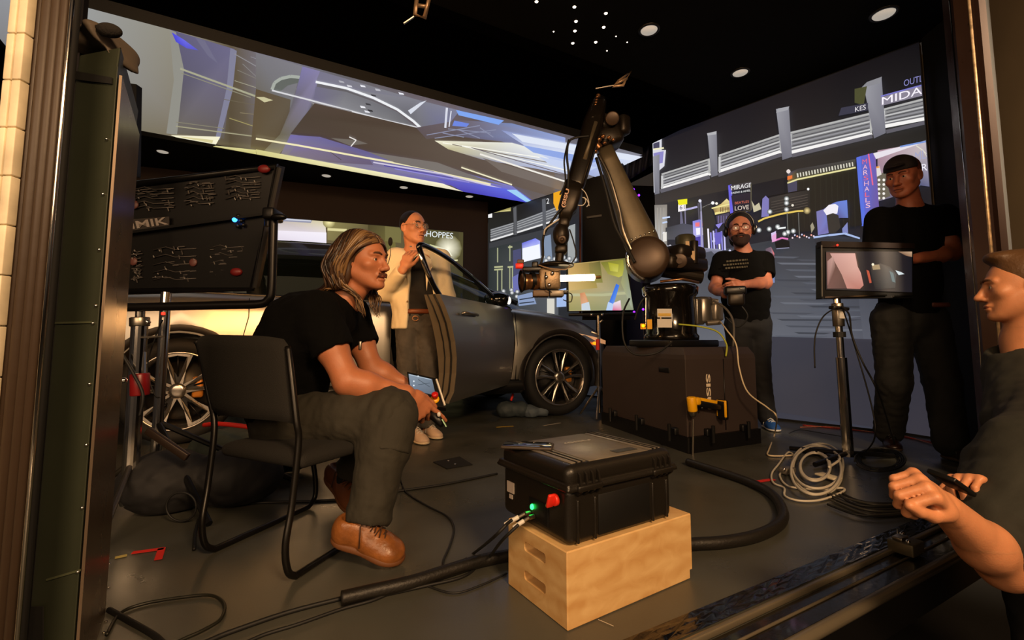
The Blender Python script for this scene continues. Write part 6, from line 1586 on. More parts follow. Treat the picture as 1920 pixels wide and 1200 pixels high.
class Head:
    def __init__(s, C, f, up=(0, 0, 1), sc=1.0):
        s.C = Vector(C); s.f = Vector(f).normalized(); u = Vector(up); u = (u - s.f * u.dot(s.f)).normalized(); s.u = u
        s.l = s.f.cross(u) * -1; s.l = u.cross(s.f)          # person's left
        s.sc = sc
        s.R = Matrix((s.l, s.f, s.u)).transposed()
    def p(s, x, y, z): return s.C + (s.l * x + s.f * y + s.u * z) * s.sc
    def ell(s, F_, c, r, k=.02, op='add', rot=None):
        R_ = s.R if rot is None else s.R @ rot
        F_.ell(s.p(*c), [q * s.sc for q in r], R_, k * s.sc, op)
    def cap(s, F_, a, b, ra, rb, k=.02, op='add'): F_.cap(s.p(*a), s.p(*b), ra * s.sc, rb * s.sc, k * s.sc, op)
    def face(s, F_, mouth_open=0.0, jaw=1.0, nose=1.0):
        s.ell(F_, (0, -.016, .032), (.076, .096, .088), .02)
        s.ell(F_, (0, .030, -.008), (.064, .064, .082), .03)
        s.ell(F_, (0, .034, -.055), (.052 * jaw, .050, .050), .03)
        for g_ in (-1, 1):
            s.cap(F_, (g_ * .056 * jaw, -.004, -.052), (g_ * .022, .062, -.096), .017, .018, .03)
            s.ell(F_, (g_ * .046, .060, -.022), (.022, .020, .018), .022)
            s.cap(F_, (g_ * .012, .089, .022), (g_ * .046, .074, .020), .010, .009, .012)
            s.ell(F_, (g_ * .0315, .094, -.001), (.0175, .014, .0115), .010, 'sub')
            s.ell(F_, (g_ * .0315, .0735, -.001), (.0155, .0150, .0135), .006)
            s.ell(F_, (g_ * .0315, .092, -.0025), (.0125, .012, .0042), .003, 'sub')
            s.ell(F_, (g_ * .0115, .101, -.042), (.0095, .011, .0085), .006)
            s.ell(F_, (g_ * .007, .106, -.050), (.0045, .006, .005), .003, 'sub')
            # ear
            s.ell(F_, (g_ * .078, -.012, -.008), (.008, .019, .032), .006, rot=Matrix.Rotation(g_ * .35, 3, 'Z'))
            s.ell(F_, (g_ * .087, -.006, -.004), (.006, .010, .018), .005, 'sub')
        s.cap(F_, (0, .088, .012), (0, .112 * (1 + (nose - 1) * .3), -.030), .0085, .0115, .012)
        s.ell(F_, (0, .116 * (1 + (nose - 1) * .25), -.037), (.0125, .0125, .0105), .008)
        s.cap(F_, (-.016, .088, -.064), (.016, .088, -.064), .0085, .0085, .012)
        s.ell(F_, (0, .096, -.0665), (.023, .009, .0058), .005)
        s.ell(F_, (0, .093, -.0785 - mouth_open), (.020, .010, .0072), .006)
        s.ell(F_, (0, .103, -.0722 - mouth_open * .5), (.024, .010, .0016 + mouth_open * .55), .003, 'sub')
        s.ell(F_, (0, .078, -.105), (.024, .021, .017), .018)
    def neck(s, F_, base, r=.056):
        F_.cap(s.p(0, -.03, -.06), base, r * .98, r * 1.12, .03)
        F_.cap(s.p(0, .02, -.085), Vector(base) + s.f * .01, r * .6, r * .8, .03)
    def eyes(s, root, sc=1.0, brow='#3a2818', gaze=(0, 0)):
        for g_ in (-1, 1):
            e = MB().ball(s.p(g_ * .0315, .0755, -.0015), .0125 * s.sc, 16, 12).build('eye', M_eye, root)
            MB().lathe(s.p(g_ * .0315 + gaze[0] * .004, .0755, -.0015 + gaze[1] * .003) + s.f * .0118 * s.sc, s.f, [(0, .0056 * s.sc), (.0010 * s.sc, .0045 * s.sc), (.0016 * s.sc, 0)], 16).build('iris', M_iris, e)
        m = MB()
        for g_ in (-1, 1):
            m.tube([s.p(g_ * .013, .100, .020), s.p(g_ * .026, .097, .0265), s.p(g_ * .040, .088, .0255), s.p(g_ * .050, .077, .018)], [.0035 * s.sc, .0045 * s.sc, .004 * s.sc, .0015 * s.sc], 8)
        m.build('eyebrows', mat('brow_' + brow, brow, 0.9), root)
        m = MB(); m.tube([s.p(-.019, .094, -.071), s.p(-.008, .1010, -.0700), s.p(0, .1015, -.0712), s.p(.008, .1010, -.0700), s.p(.019, .094, -.071)], .0034 * s.sc, 8)
        m.build('mouth_line', mat('lip_dark', '#7a3a2c', 0.5), root)
    def glasses(s, name, root, m_, lens=True, w=.030, h=.020):
        m = MB()
        for g_ in (-1, 1):
            m.tube([s.p(g_ * (.033 + w * .95 * math.copysign(abs(cos(a)) ** .7, cos(a)) * .9), .108 - .012 * abs(cos(a)) * (1 if cos(a) * g_ > 0 else 0), -.004 + h * math.copysign(abs(sin(a)) ** .7, sin(a))) for a in [i * pi / 12 for i in range(25)]], .0022 * s.sc, 6)
            m.tube([s.p(g_ * .060, .097, .002), s.p(g_ * .079, .05, .004), s.p(g_ * .084, -.01, .006), s.p(g_ * .082, -.03, -.012)], .0018 * s.sc, 6)
        m.tube([s.p(-.008, .110, .002), s.p(0, .114, .005), s.p(.008, .110, .002)], .0022 * s.sc, 6)
        o = m.build(name, m_, root)
        if lens:
            q = MB()
            for g_ in (-1, 1):
                q._new([s.p(g_ * (.033 + w * .8 * cos(a)), .108 - .008 * max(0, cos(a) * g_ * g_), -.004 + h * .85 * sin(a)) for a in [i * pi / 8 for i in range(16)]], [tuple(range(16))])
            q.build('lens', mat('spectacle_lens', '#e8e0d8', 0.02, alpha=0.18, spec=1.0), o)
        return o

def hand(F_, wrist, d, n, ts, curls, sc=1.0, spread=.06, thumb=(.6, .7, .3), thumb_bend=.5, k=.006):
    d = Vector(d).normalized(); n = Vector(n); n = (n - d * n.dot(d)).normalized(); s = d.cross(n) * ts; w = Vector(wrist)
    F_.ecap(w - d * .02 * sc, w + d * .035 * sc, (.027 * sc, .020 * sc), (.034 * sc, .017 * sc), s, k=.012)
    F_.ecap(w + d * .03 * sc, w + d * .078 * sc, (.037 * sc, .0165 * sc), (.040 * sc, .0135 * sc), s, k=.012)
    F_.ell(w + d * .035 * sc + s * .024 * sc + n * .008 * sc, (.020 * sc, .020 * sc, .016 * sc), None, k=.012)
    offs = (.031, .0105, -.0105, -.030); lens = (.97, 1.06, 1.0, .80); bl = (.086, .090, .086, .078)
    for i in range(4):
        b = w + d * bl[i] * sc + s * offs[i] * sc; a = 0; q = b
        dd0 = (d + s * spread * (1.5 - i)).normalized()
        r = (.0095, .0092, .0088, .0080)[i] * sc
        F_.cap(w + d * .05 * sc + s * offs[i] * .8 * sc, b, r * 1.05, r * 1.12, k=.008)
        for j_, L in enumerate((.044, .027, .021)):
            a += curls[i][j_]; dd = dd0 * cos(a) + n * sin(a); q2 = q + dd * L * lens[i] * sc
            F_.cap(q, q2, r * (1.05 - .08 * j_), r * (.97 - .08 * j_), k=.0035 if j_ else .005); q = q2
    t0 = w + d * .022 * sc + s * .026 * sc + n * .004 * sc
    td = (d * thumb[0] + s * thumb[1] + n * thumb[2]).normalized()
    t1 = t0 + td * .040 * sc; td2 = (td + (d * .8 - s * .5) * thumb_bend).normalized(); t2 = t1 + td2 * .032 * sc
    td3 = (td2 + (d * .6 - s * .4) * thumb_bend).normalized(); t3 = t2 + td3 * .024 * sc
    F_.cap(t0, t1, .0165 * sc, .0125 * sc, k=.010); F_.cap(t1, t2, .0118 * sc, .0105 * sc, k=.004); F_.cap(t2, t3, .0105 * sc, .0085 * sc, k=.004)

def sneaker(root, name, toe, heel, m_up, m_sole, w=.048, h=.085, side=(0, 0, 1), lace=None, sc=1.0):
    """shoe between heel and toe (points of the sole's underside), side = up direction"""
    toe, heel = Vector(toe), Vector(heel); d = (toe - heel).normalized(); L = (toe - heel).length
    up = Vector(side); up = (up - d * up.dot(d)).normalized(); r = d.cross(up)
    Rm = Matrix((r, d, up)).transposed()
    def q(x, y, z): return heel + r * x * w + d * y * L + up * z * h
    f = Field(.0045)
    f.ell(q(0, .17, .35), (w * .72, L * .18, h * .45), Rm, k=.03)
    f.ell(q(0, .55, .28), (w * .88, L * .28, h * .38), Rm, k=.03)
    f.ell(q(.05, .78, .22), (w * .95, L * .21, h * .34), Rm, k=.03)
    f.cap(q(0, .20, .45), q(0, .18, .62), w * .68, w * .68, k=.03)
    f.cap(q(0, .36, .62), q(0, .66, .36), w * .46, w * .46, k=.03)
    f.cap(q(0, .40, .88), q(0, .55, .62), w * .24, w * .3, k=.015)
    f.ell(q(0, .19, 1.28), (w * .60, L * .155, h * .62), Rm, k=.008, op='sub')
    f.fold(.0012, 60, seed=3, sharp=True)
    f.half(heel + up * .004, -up, .004)
    s_ = sdf_object(name, [f.mesh()], m_up, root)
    g_ = Field(.0045)
    g_.ell(q(0, .20, .08), (w * .80, L * .21, h * .26), Rm, k=.03); g_.ell(q(0, .5, .08), (w * .82, L * .3, h * .22), Rm, k=.03); g_.ell(q(.05, .76, .08), (w * 1.02, L * .25, h * .24), Rm, k=.03)
    g_.half(heel + up * .0, -up, .003); g_.half(heel + up * h * .22, up, .003)
    sdf_object('sole', [g_.mesh()], m_sole, s_)
    m = MB()
    for k in range(4):
        y = .44 + k * .07; z = 1.02 - k * .11
        m.tube([q(-.48, y, z - .12), q(-.2, y + .02, z + .03), q(.2, y + .05, z + .03), q(.48, y + .06, z - .12)], .0022 * sc, 6)
        m.tube([q(.48, y, z - .12), q(.0, y + .03, z + .06), q(-.48, y + .06, z - .12)], .0022 * sc, 6)
    m.tube([q(0, .44, 1.12), q(.6, .38, .9), q(1.0, .45, .35)], .002 * sc, 6); m.tube([q(0, .44, 1.12), q(-.5, .40, .95), q(-.8, .5, .6)], .002 * sc, 6)
    m.build('laces', lace or M_white, s_)
    return s_

# ---------------------------------------------------------------- the chair
ch = thing('stacking_chair', G(470, 1040), 'black cloth stacking chair with a curved tube frame, sat on by the long haired man', 'chair')
M_ctube = mat('chair_tube_black', '#14120f', 0.35, 0.3); M_cfab = mat('chair_fabric', '#1b1916', 0.9, bump=0.5, bscale=400)
c0, c1 = G(375, 1042, .012), G(532, 1094, .012)            # rear floor corners, left / right
c2, c3 = G(590, 945, .012), G(700, 985, .012)              # front floor corners
seatz = .35
def lerp(a, b, t): return a.lerp(b, t)
for nm, rb, rf, bp in (('left', c0, c2, [D(402, 800, 1.70), D(392, 740, 1.72), D(375, 655, 1.74), D(368, 640, 1.74)]), ('right', c1, c3, [D(560, 828, 1.50), D(556, 790, 1.50), D(546, 700, 1.52), D(540, 650, 1.54)])):
    fup = rf + (rf - rb).normalized() * -.02
    ft = Vector((rf.x, rf.y, seatz - .02)) + (rb - rf) * .06
    pts = spline([bp[3], bp[2], bp[1], bp[0], bp[0].lerp(rb, .45), rb + Vector((0, 0, .10)) + (bp[0] - rb) * .02, rb + (rf - rb) * .03 + Z * .03, rb + (rf - rb) * .10], 5) + [rb.lerp(rf, t) for t in (.3, .6, .9)] + spline([rf.lerp(rb, .07), rf + Z * .03, rf + Z * .10, rf.lerp(ft, .6), ft], 4)
    MB().tube(pts, .0105, 12).build('frame_side', M_ctube, ch)
# seat: rounded pad
sc_ = [D(392, 812, 1.72), D(556, 846, 1.50), D(672, 826, 1.86), D(500, 790, 2.16)]
s0, s1 = Vector((c0.x, c0.y, seatz)), Vector((c1.x, c1.y, seatz))
sa = (s1 - s0).normalized(); sb = Vector((-sa.y, sa.x, 0))
smid = (s0 + s1) / 2 + sb * .25 - Z * .005
f = Field(.007); f.rbox(smid, (.205, .205, .022), Matrix((sa, sb, Z)).transposed(), rad=.02); f.rbox(smid + Z * .008, (.18, .19, .022), Matrix((sa, sb, Z)).transposed(), rad=.02, k=.02)
sdf_object('seat', [f.mesh()], M_cfab, ch)
# curved backrest
rows = []
bl, br = [D(364, 622, 1.76), D(500, 618, 1.64), D(548, 640, 1.54)], [D(402, 778, 1.73), D(500, 790, 1.62), D(556, 792, 1.515)]
f = Field(.006)
tl, tr, bl_, br_ = D(368, 632, 1.75), D(540, 636, 1.55), D(404, 780, 1.72), D(560, 796, 1.52)
bx = (tr - tl).normalized(); bz = ((tl + tr) / 2 - (bl_ + br_) / 2).normalized(); by = bz.cross(bx)
N_ = 9
for i in range(N_):
    for j_ in range(7):
        pass
m = MB(); front, back = [], []
for j_ in range(13):
    v = j_ / 12; row_f, row_b = [], []
    for i in range(21):
        u_ = i / 20
        inset = .035 * max(0, (abs(v - .5) * 2 - .8) / .2) ** 2
        a = tl.lerp(bl_, v); b = tr.lerp(br_, v); uu = .5 + (u_ - .5) * (1 - inset * 2.4)
        p = a.lerp(b, uu) + by * (-.035 * (1 - (2 * u_ - 1) ** 2)) * -1 * -1 + bz * (.012 * (1 - (2 * u_ - 1) ** 4))
        edge = min(1, min(u_, 1 - u_, v, 1 - v) / .10); th = .016 * sqrt(max(0, 1 - (1 - edge) ** 2)) + .001
        row_f.append(p + by * th); row_b.append(p - by * th)
    front.append(row_f); back.append(row_b)
m.grid(front); m.grid(back)
m.grid([front[0], back[0]]); m.grid([front[-1], back[-1]]); m.grid([[r[0] for r in front], [r[0] for r in back]]); m.grid([[r[-1] for r in front], [r[-1] for r in back]])
m.build('backrest', M_cfab, ch)

# ---------------------------------------------------------------- seated man
man = thing('person', G(560, 1040), 'seated person with long wavy brown hair and moustache, black t-shirt, holding a pendant', 'person')
M_sk1 = skin('skin_warm', '#b87450')
hd = Head(D(682, 489, 1.90), (.93, -.36, -.02), (-.10, 0, 1), 0.98)
J = dict(pel=D(540, 790, 1.88), hipR=D(545, 792, 1.79), hipL=D(552, 790, 1.97), knR=D(733, 775, 1.73), knL=D(728, 782, 2.00), anR=D(688, 990, 1.60), anL=D(650, 888, 2.10),
         wai=D(534, 722, 1.88), che=D(578, 628, 1.90), shR=D(592, 588, 1.76), shL=D(655, 590, 2.07), nk=D(640, 572, 1.92),
         elR=D(652, 716, 1.72), wrR=D(762, 738, 1.80), elL=D(698, 694, 2.03), wrL=D(762, 722, 2.05))
sideR = (J['shL'] - J['shR']).normalized()
F1 = Field(.006)
F1.ecap(J['pel'], J['wai'], (.15, .105), (.14, .10), sideR, k=.05); F1.ecap(J['wai'], J['che'], (.14, .10), (.155, .105), sideR, k=.05)
F1.ecap(J['shR'].lerp(J['shL'], .2), J['shR'].lerp(J['shL'], .8), (.06, .07), (.06, .07), Z, k=.05)
F1.cap(J['che'], J['nk'], .09, .06, .05)
hd.neck(F1, J['nk'], .054)
for a in 'RL':
    F1.chain([J['sh' + a], J['el' + a].lerp(J['sh' + a], .5), J['el' + a]], [.058, .055, .046], .03)
    e, w = J['el' + a], J['wr' + a]
    F1.chain([e, e.lerp(w, .3), w], [.046, .048, .028], .03)
    F1.chain([J['hip' + a], J['kn' + a]], [.085, .058], .03); F1.chain([J['kn' + a], J['kn' + a].lerp(J['an' + a], .35), J['an' + a]], [.056, .054, .036], .03)
    F1.cap(J['an' + a], J['an' + a] - Z * .03, .036, .034, .02)
hd.face(F1, mouth_open=.003)
# near hand: back of the hand up, fingers closing round the pendant grip, index stretched
dR = (D(798, 776, 1.84) - J['wrR']).normalized()
hand(F1, J['wrR'] + dR * .01, dR, Vector((-.3, .8, -.5)), 1, [(.05, .15, .1), (.75, .9, .6), (.95, 1.0, .7), (1.1, 1.0, .7)], 1.12, spread=.09, thumb=(.8, .42, .15), thumb_bend=.4)
dL = (D(800, 746, 2.07) - J['wrL']).normalized()
hand(F1, J['wrL'], dL, Vector((.1, -.5, -.8)), -1, [(.5, .6, .4), (.7, .7, .5), (.8, .8, .5), (.9, .8, .5)], 1.0)
b_all = F1.mesh(res=.0065)
hc = hd.C; b_head = F1.mesh(lo=tuple(hc - Vector((.13, .13, .15))), hi=tuple(hc + Vector((.135, .13, .14))), res=.0024)
wl = J['wrR']; b_hand = F1.mesh(lo=(wl.x - .03, wl.y - .12, wl.z - .16), hi=(wl.x + .24, wl.y + .28, wl.z + .06), res=.0028)
def without(piece, boxes):
    V, Q = piece; c = V[Q].mean(1); keep = np.ones(len(Q), bool)
    for lo, hi in boxes: keep &= ~((c > np.array(lo)) & (c < np.array(hi))).all(1)
    return V, Q[keep]
b_all = without(b_all, [(tuple(hc - Vector((.12, .12, .14))), tuple(hc + Vector((.125, .12, .13)))), ((wl.x - .02, wl.y - .11, wl.z - .15), (wl.x + .23, wl.y + .27, wl.z + .05))])
sdf_object('body', [b_all, b_head, b_hand], M_sk1, man, relax=1)
hd.eyes(man, brow='#4a2e1a', gaze=(-.4, 0))
# t-shirt
T = Field(.006)
T.ecap(J['pel'] + Z * .03, J['wai'], (.175, .125), (.168, .125), sideR, k=.06); T.ecap(J['wai'], J['che'], (.168, .125), (.185, .125), sideR, k=.06)
T.cap(J['che'], J['nk'] - Vector((.02, 0, .03)), .135, .085, .08); T.ecap(J['wai'] + Vector((-.01, 0, .03)), J['che'] + Vector((-.01, 0, .03)), (.17, .13), (.18, .13), sideR, k=.08)
T.cap(J['shR'], J['shL'], .072, .072, .05)
for a, tt in (('R', .40), ('L', .40)):
    s_, e_ = J['sh' + a], J['el' + a]; d_ = (e_ - s_).normalized(); c_ = s_.lerp(e_, tt)
    T.chain([s_, c_ + d_ * .03], [.078, .076], .04)
    T.cap(c_ + d_ * .11, c_ + d_ * .25, .092, .11, .004, 'sub')
T.ell(J['nk'] + Vector((.06, 0, .072)), (.070, .058, .052), None, .01, 'sub')
T.fold(0.0052, 45, seed=3, sharp=True); T.fold(0.0023, 114, seed=5, sharp=True)
sdf_object('t_shirt', [T.mesh(res=.005)], M_tee, man, relax=3)
# trousers
M_cargo = mat('olive_grey_trousers', '#2e2b22', 0.85, bump=0.4, bscale=60, var=0.12, vscale=8)
T = Field(.006)
T.ecap(J['hipR'] - Vector((.04, 0, 0)), J['hipL'] - Vector((.04, 0, 0)), (.115, .10), (.115, .10), Z, k=.06); T.cap(J['pel'], J['wai'] - Z * .03, .115, .11, .04)
for a in 'RL':
    h_, k_, n_ = J['hip' + a], J['kn' + a], J['an' + a]
    T.chain([h_, h_.lerp(k_, .6), k_], [.105, .092, .082], .04)
    end = k_.lerp(n_, .88)
    T.chain([k_, k_.lerp(n_, .3), end], [.082, .082, .072 if a == 'R' else .062], .04)
    d_ = (n_ - k_).normalized(); T.cap(end + d_ * .115, end + d_ * .2, .10, .10, .004, 'sub')
T.fold(0.0063, 41, seed=11, sharp=True); T.fold(0.0032, 91, seed=12, sharp=True)
trs = sdf_object('trousers', [T.mesh()], M_cargo, man)
# knee patch and pocket
kR, aR = J['knR'], J['anR']
T = Field(.006); T.chain([kR + Vector((.02, -.012, -.01)), kR.lerp(aR, .38) + Vector((.015, -.014, 0))], [.080, .080], .02)
T.half(kR.lerp(aR, .36), (aR - kR), .004); T.half(kR + Vector((-.075, 0, .0)), Vector((-1, .0, .35)), .004); T.fold(0.0046, 49, seed=13, sharp=True)
sdf_object('knee_patch', [T.mesh()], M_cargo, trs)
# socks and shoes
for a in 'RL':
    MB().tube([J['kn' + a].lerp(J['an' + a], .8), J['an' + a], J['an' + a] - Z * .04], [.046, .042, .042], 16).build('sock', mat('black_sock', '#08080a', 0.9), man)
M_leather = mat('tan_leather', '#8a5428', 0.36, bump=0.4, bscale=70, var=0.35, vscale=16)
toeR = G(757, 1052, .012); heelR = D(622, 1010, 1.60)
sneaker(man, 'shoe', toeR, heelR, M_leather, mat('brown_sole', '#6a4020', 0.6), w=.056, h=.105, side=Vector((.10, -.18, 1)), lace=mat('brown_lace', '#3c2414', 0.8))
toeL = D(652, 934, 2.05); heelL = D(618, 905, 2.25)
sneaker(man, 'shoe', Vector((toeL.x + .08, toeL.y - .08, .012)), Vector((heelL.x + .0, heelL.y - .02, .10)), mat('tan_leather_shaded', '#6a3c1e', 0.5, bump=.25, bscale=60), MATS['brown_sole'], w=.05, h=.10, lace=MATS['brown_lace'])  # far shoe: same leather with shade put into a darker brown
# hair: cap plus wavy strands
M_h = [mat('hair_dark_brown', '#21150f', 0.42, spec=.5), mat('hair_brown', '#46301f', 0.40), mat('hair_dark_blond', '#80623f', 0.38)]
Hf = Field(.005)
hd.ell(Hf, (0, -.022, .040), (.086, .100, .090), .02)
hd.ell(Hf, (0, -.075, -.03), (.075, .045, .085), .03)
for g_ in (-1, 1): hd.ell(Hf, (g_ * .075, -.045, -.035), (.022, .045, .085), .03)
hd.ell(Hf, (0, .115, -.02), (.066, .085, .105), .01, 'sub')
hd.ell(Hf, (0, .04, -.14), (.072, .10, .07), .01, 'sub')
Hf.fold(.002, 70, seed=2)
hair = sdf_object('hair', [Hf.mesh()], M_h[1], man)
mbs = [MB(), MB(), MB()]
rg = random.Random(21)
for g_ in (-1, 1):
    for i in range(230):
        t = rg.random(); j1 = rg.uniform(-.008, .008); lay = rg.random()
        y0 = .078 - .19 * t; top = sqrt(max(.05, 1 - ((y0 + .022) / .105) ** 2))
        a0 = (g_ * .006, y0, .040 + .088 * top + .002)
        out = .083 + .012 * lay
        bk_ = -.02 - .075 * t
        p1_ = (g_ * out * .62 * (top * .4 + .6), y0 * .92 + .0, .040 + .075 * top)
        p2_ = (g_ * (out + .004), bk_ + .055 * (1 - t) + j1, .035)
        p3_ = (g_ * (out + .014 + .006 * lay), bk_ + .006 - .02 * t + j1, -.035)
        wv = rg.uniform(-.012, .012)
        p4_ = (g_ * (out + .004 + wv * .4), bk_ - .005 + wv, -.095 - .02 * lay)
        front = t < .30 and rg.random() < .5
        if front: p5_ = (g_ * (.055 + wv), .005 + wv + .02 * lay, -.155); p6_ = (g_ * (.045 + wv), .015 + .03 * lay, -.19 - .05 * lay)
        else: p5_ = (g_ * (out * .95 - wv), bk_ - .035 - .05 * t + wv, -.120 - .02 * t); p6_ = (g_ * (out * .80), bk_ - .105 - .12 * t - wv, -.150 - .050 * t)
        P_ = [hd.p(*q) for q in (a0, p1_, p2_, p3_, p4_, p5_, p6_)]
        for q in range(3, 7): P_[q] = P_[q] + Vector((0.004 * sin(i + q * 1.9), 0.004 * cos(i * 1.3 + q * 2.1), 0))
        sp = spline(P_, 5); n_ = len(sp); r0 = rg.uniform(.0030, .0056)
        pha = rg.uniform(0, 1.2) + 2.0 * (i % 3)
        sp = [q + (hd.f * sin(k * .62 + pha) + hd.l * g_ * .6 * cos(k * .62 + pha)) * (.0085 * min(1, max(0, k / n_ - .25) * 3)) for k, q in enumerate(sp)]
        ci = 0 if t > .45 and rg.random() < .6 else (2 if (t < .4 and rg.random() < .55) else 1)
        mbs[ci].tube(sp, [r0 * (.55 + .6 * sin(pi * min(1, .15 + k / n_ * .9))) * (1 - .75 * max(0, k / n_ - .7) / .3) for k in range(n_)], 6)
for mb_, mm in zip(mbs, M_h): mb_.build('hair_strands', mm, hair)
m = MB()
for i in range(46):
    x = rg.uniform(-.024, .024); y = .104 - abs(x) * .42; z = -.0565 + rg.uniform(-.003, .003)
    m.tube([hd.p(x, y, z), hd.p(x * 1.2, y + .004, z - .006), hd.p(x * 1.45, y - .002, z - .014 - abs(x) * .12)], [.0016, .0015, .0006], 5)
m.build('moustache', mat('moustache_hair', '#5a2e18', 0.6), man)
# headset microphone by the mouth and pass on a cord
hm = thing('headset_microphone', D(733, 470, 1.85), 'small black foam headset microphone in front of the seated man\'s face', 'microphone')
MB().ball(D(732, 453, 1.86), (.009, .009, .018), 14, 10).build('foam_tip', MATS['black_foam'], hm)
MB().tube(spline([D(732, 462, 1.86), D(732, 475, 1.86), D(729, 490, 1.86), D(722, 503, 1.90), D(705, 506, 1.985), D(680, 495, 2.005)], 4), .0016, 6).build('boom', M_blk, hm)
MB().box(D(675, 648, 1.80), (.012, .006, .035), None, .003).build('microphone_clip', M_alu, man)

# teach pendant
tpn = [D(763, 697, 2.00), D(820, 710, 1.98), D(836, 764, 1.90), D(770, 758, 1.90)]
tn_ = (tpn[1] - tpn[0]).cross(tpn[3] - tpn[0]).normalized(); tn_ = tn_ if tn_.dot(CAM - tpn[0]) > 0 else -tn_
tp = thing('teach_pendant', tpn[3], 'tablet-like teach pendant with grey screen and red stop button in the seated man\'s hands', 'remote control')
MB().prism(tpn, -tn_ * .028).build('pendant_body', M_blk, tp, bevel=.004)
def TQ(px, py, o=.002): return onplane(px, py, tpn[0] + tn_ * o, tn_)
A = Art(tpn[0] + tn_ * .001, tn_); A.poly([(766, 701), (810, 711), (817, 741), (770, 732)], None, ['#8494a4', '#6c7c8c', '#54606e', '#66788c'])
for x, y in ((776, 715), (776, 723), (784, 706)): A.dot(x, y, 1.6, '#dfe8f0')
A.line([(768, 703), (808, 712)], 1, '#b8c8d4'); A.line([(784, 712), (806, 726)], 1, '#3c4854'); A.line([(784, 722), (806, 719)], 1, '#40505c')
A.build('pendant_screen', M_pix, tp)
MB().bar(TQ(818, 711, .003), TQ(834, 760, .003), .006, .006).build('edge_strip', mat('white_strip', '#e8e4d8', 0.4), tp)
MB().lathe(TQ(815, 749, .0), tn_, [(0, .019), (.006, .018), (.007, 0)], 24).build('stop_collar', M_yellow, tp)
MB().lathe(TQ(816, 746, .006), (tn_ + Z * .3), [(0, .010), (.010, .010), (.012, .014), (.022, .0135), (.026, .009), (.027, 0)], 24).build('stop_button', mat('stop_red', '#c41c18', 0.3), tp)
MB().tube([TQ(800, 760, -.02), D(812, 778, 1.88), D(830, 796, 1.85)], [.022, .020, .014], 12).build('grip', M_blk, tp)
MB().bar(D(829, 786, 1.835), D(837, 800, 1.835), .010, .003).build('green_label', mat('mint_label', '#b8e8c0', 0.4), tp)
MB().ball(D(823, 777, 1.84), (.008, .006, .010), 8, 6).build('grip_button', M_white, tp)

# ---------------------------------------------------------------- presenter in the cream jacket
HY = 3.74
def Hp(px, py, dy=0.0): return D(px, py, HY + dy)
host = thing('person', G(790, 832), 'standing person with glasses in a cream blazer, one hand on the open car door', 'person')
M_sk2 = skin('skin_host', '#cf8f6c')
h2 = Head(Hp(775, 427, -.05), (.74, -.67, .0), (0, 0, 1), 1.12)
F2 = Field(.008); r2 = Vector((1, -.15, 0)).normalized()
nk = Hp(776, 472); pel = Hp(782, 600); che = Hp(778, 510)
F2.ecap(pel, Hp(780, 560), (.15, .10), (.14, .10), r2, k=.05); F2.ecap(Hp(780, 560), che, (.14, .10), (.17, .11), r2, k=.05); F2.cap(che, nk, .09, .06, .05)
F2.cap(Hp(745, 482), Hp(822, 484), .055, .055, .05); h2.neck(F2, nk, .058); h2.face(F2)
sR, eR, wR = Hp(743, 484), Hp(722, 548, -.06), Hp(757, 503, -.30)
sL, eL, wL = Hp(824, 486), Hp(838, 558, .03), Hp(836, 612, -.02)
for a, b, c in ((sR, eR, wR), (sL, eL, wL)): F2.chain([a, b, c], [.05, .04, .027], .03)
hand(F2, wR, Vector((.35, 0, 1)), Vector((.35, .9, .1)), -1, [(.5, .5, .4), (.6, .5, .4), (.6, .6, .4), (.6, .6, .4)], 1.12, spread=.10, thumb=(.7, .6, .2))
hand(F2, wL, Vector((0, 0, -1)), Vector((-1, 0, 0)), 1, [(.3, .3, .2)] * 4, 1.0)
kn = {}
for a, hx, kx, ax_, ay in (('R', 765, 765, 772, 3.50), ('L', 802, 805, 800, 3.66)):
    hp, kp = Hp(hx, 610), Hp(kx, 712, -.06); an = Vector((D(ax_, 800, ay).x, ay, .09)); kn[a] = (hp, kp, an)
    F2.chain([hp, kp, an], [.085, .055, .038], .03); F2.cap(an, an - Z * .03, .036, .034)
bb = F2.mesh(res=.009); hc = h2.C; hl_ = F2.mesh(lo=tuple(hc - Vector((.15, .15, .17))), hi=tuple(hc + Vector((.15, .15, .15))), res=.0035)
hw = F2.mesh(lo=(wR.x - .08, wR.y - .12, wR.z - .03), hi=(wR.x + .17, wR.y + .2, wR.z + .24), res=.0035)
bb = without(bb, [(tuple(hc - Vector((.14, .14, .16))), tuple(hc + Vector((.14, .14, .14)))), ((wR.x - .07, wR.y - .11, wR.z - .02), (wR.x + .16, wR.y + .19, wR.z + .23))])
sdf_object('body', [bb, hl_, hw], M_sk2, host, relax=1)
h2.eyes(host, brow='#1c120c', gaze=(-.3, 0)); h2.glasses('glasses', host, mat('thin_glasses_metal', '#b09a84', 0.25, 0.8))
Hf = Field(.005); h2.ell(Hf, (0, -.024, .038), (.081, .098, .088), .02); h2.ell(Hf, (0, .095, -.005), (.085, .085, .125), .012, 'sub'); h2.ell(Hf, (0, -.02, -.12), (.12, .14, .10), .01, 'sub'); Hf.fold(.0015, 90, seed=4)
sdf_object('hair', [Hf.mesh()], mat('hair_black', '#120c0a', 0.5), host)
T = Field(.008); T.ecap(pel, Hp(780, 560), (.165, .115), (.158, .115), r2, k=.05); T.ecap(Hp(780, 560), che, (.158, .115), (.18, .122), r2, k=.05); T.cap(che, nk - Z * .03, .11, .07, .05); T.fold(0.0034, 41, seed=9, sharp=True)
T.half(pel + Z * .01, (0, 0, -1), .01)
sdf_object('shirt', [T.mesh()], mat('black_shirt_cloth', '#0c0908', 0.8, bump=.3, bscale=50), host)
M_cream = mat('cream_blazer_cloth', '#f2e6c6', 0.8, bump=0.3, bscale=90)
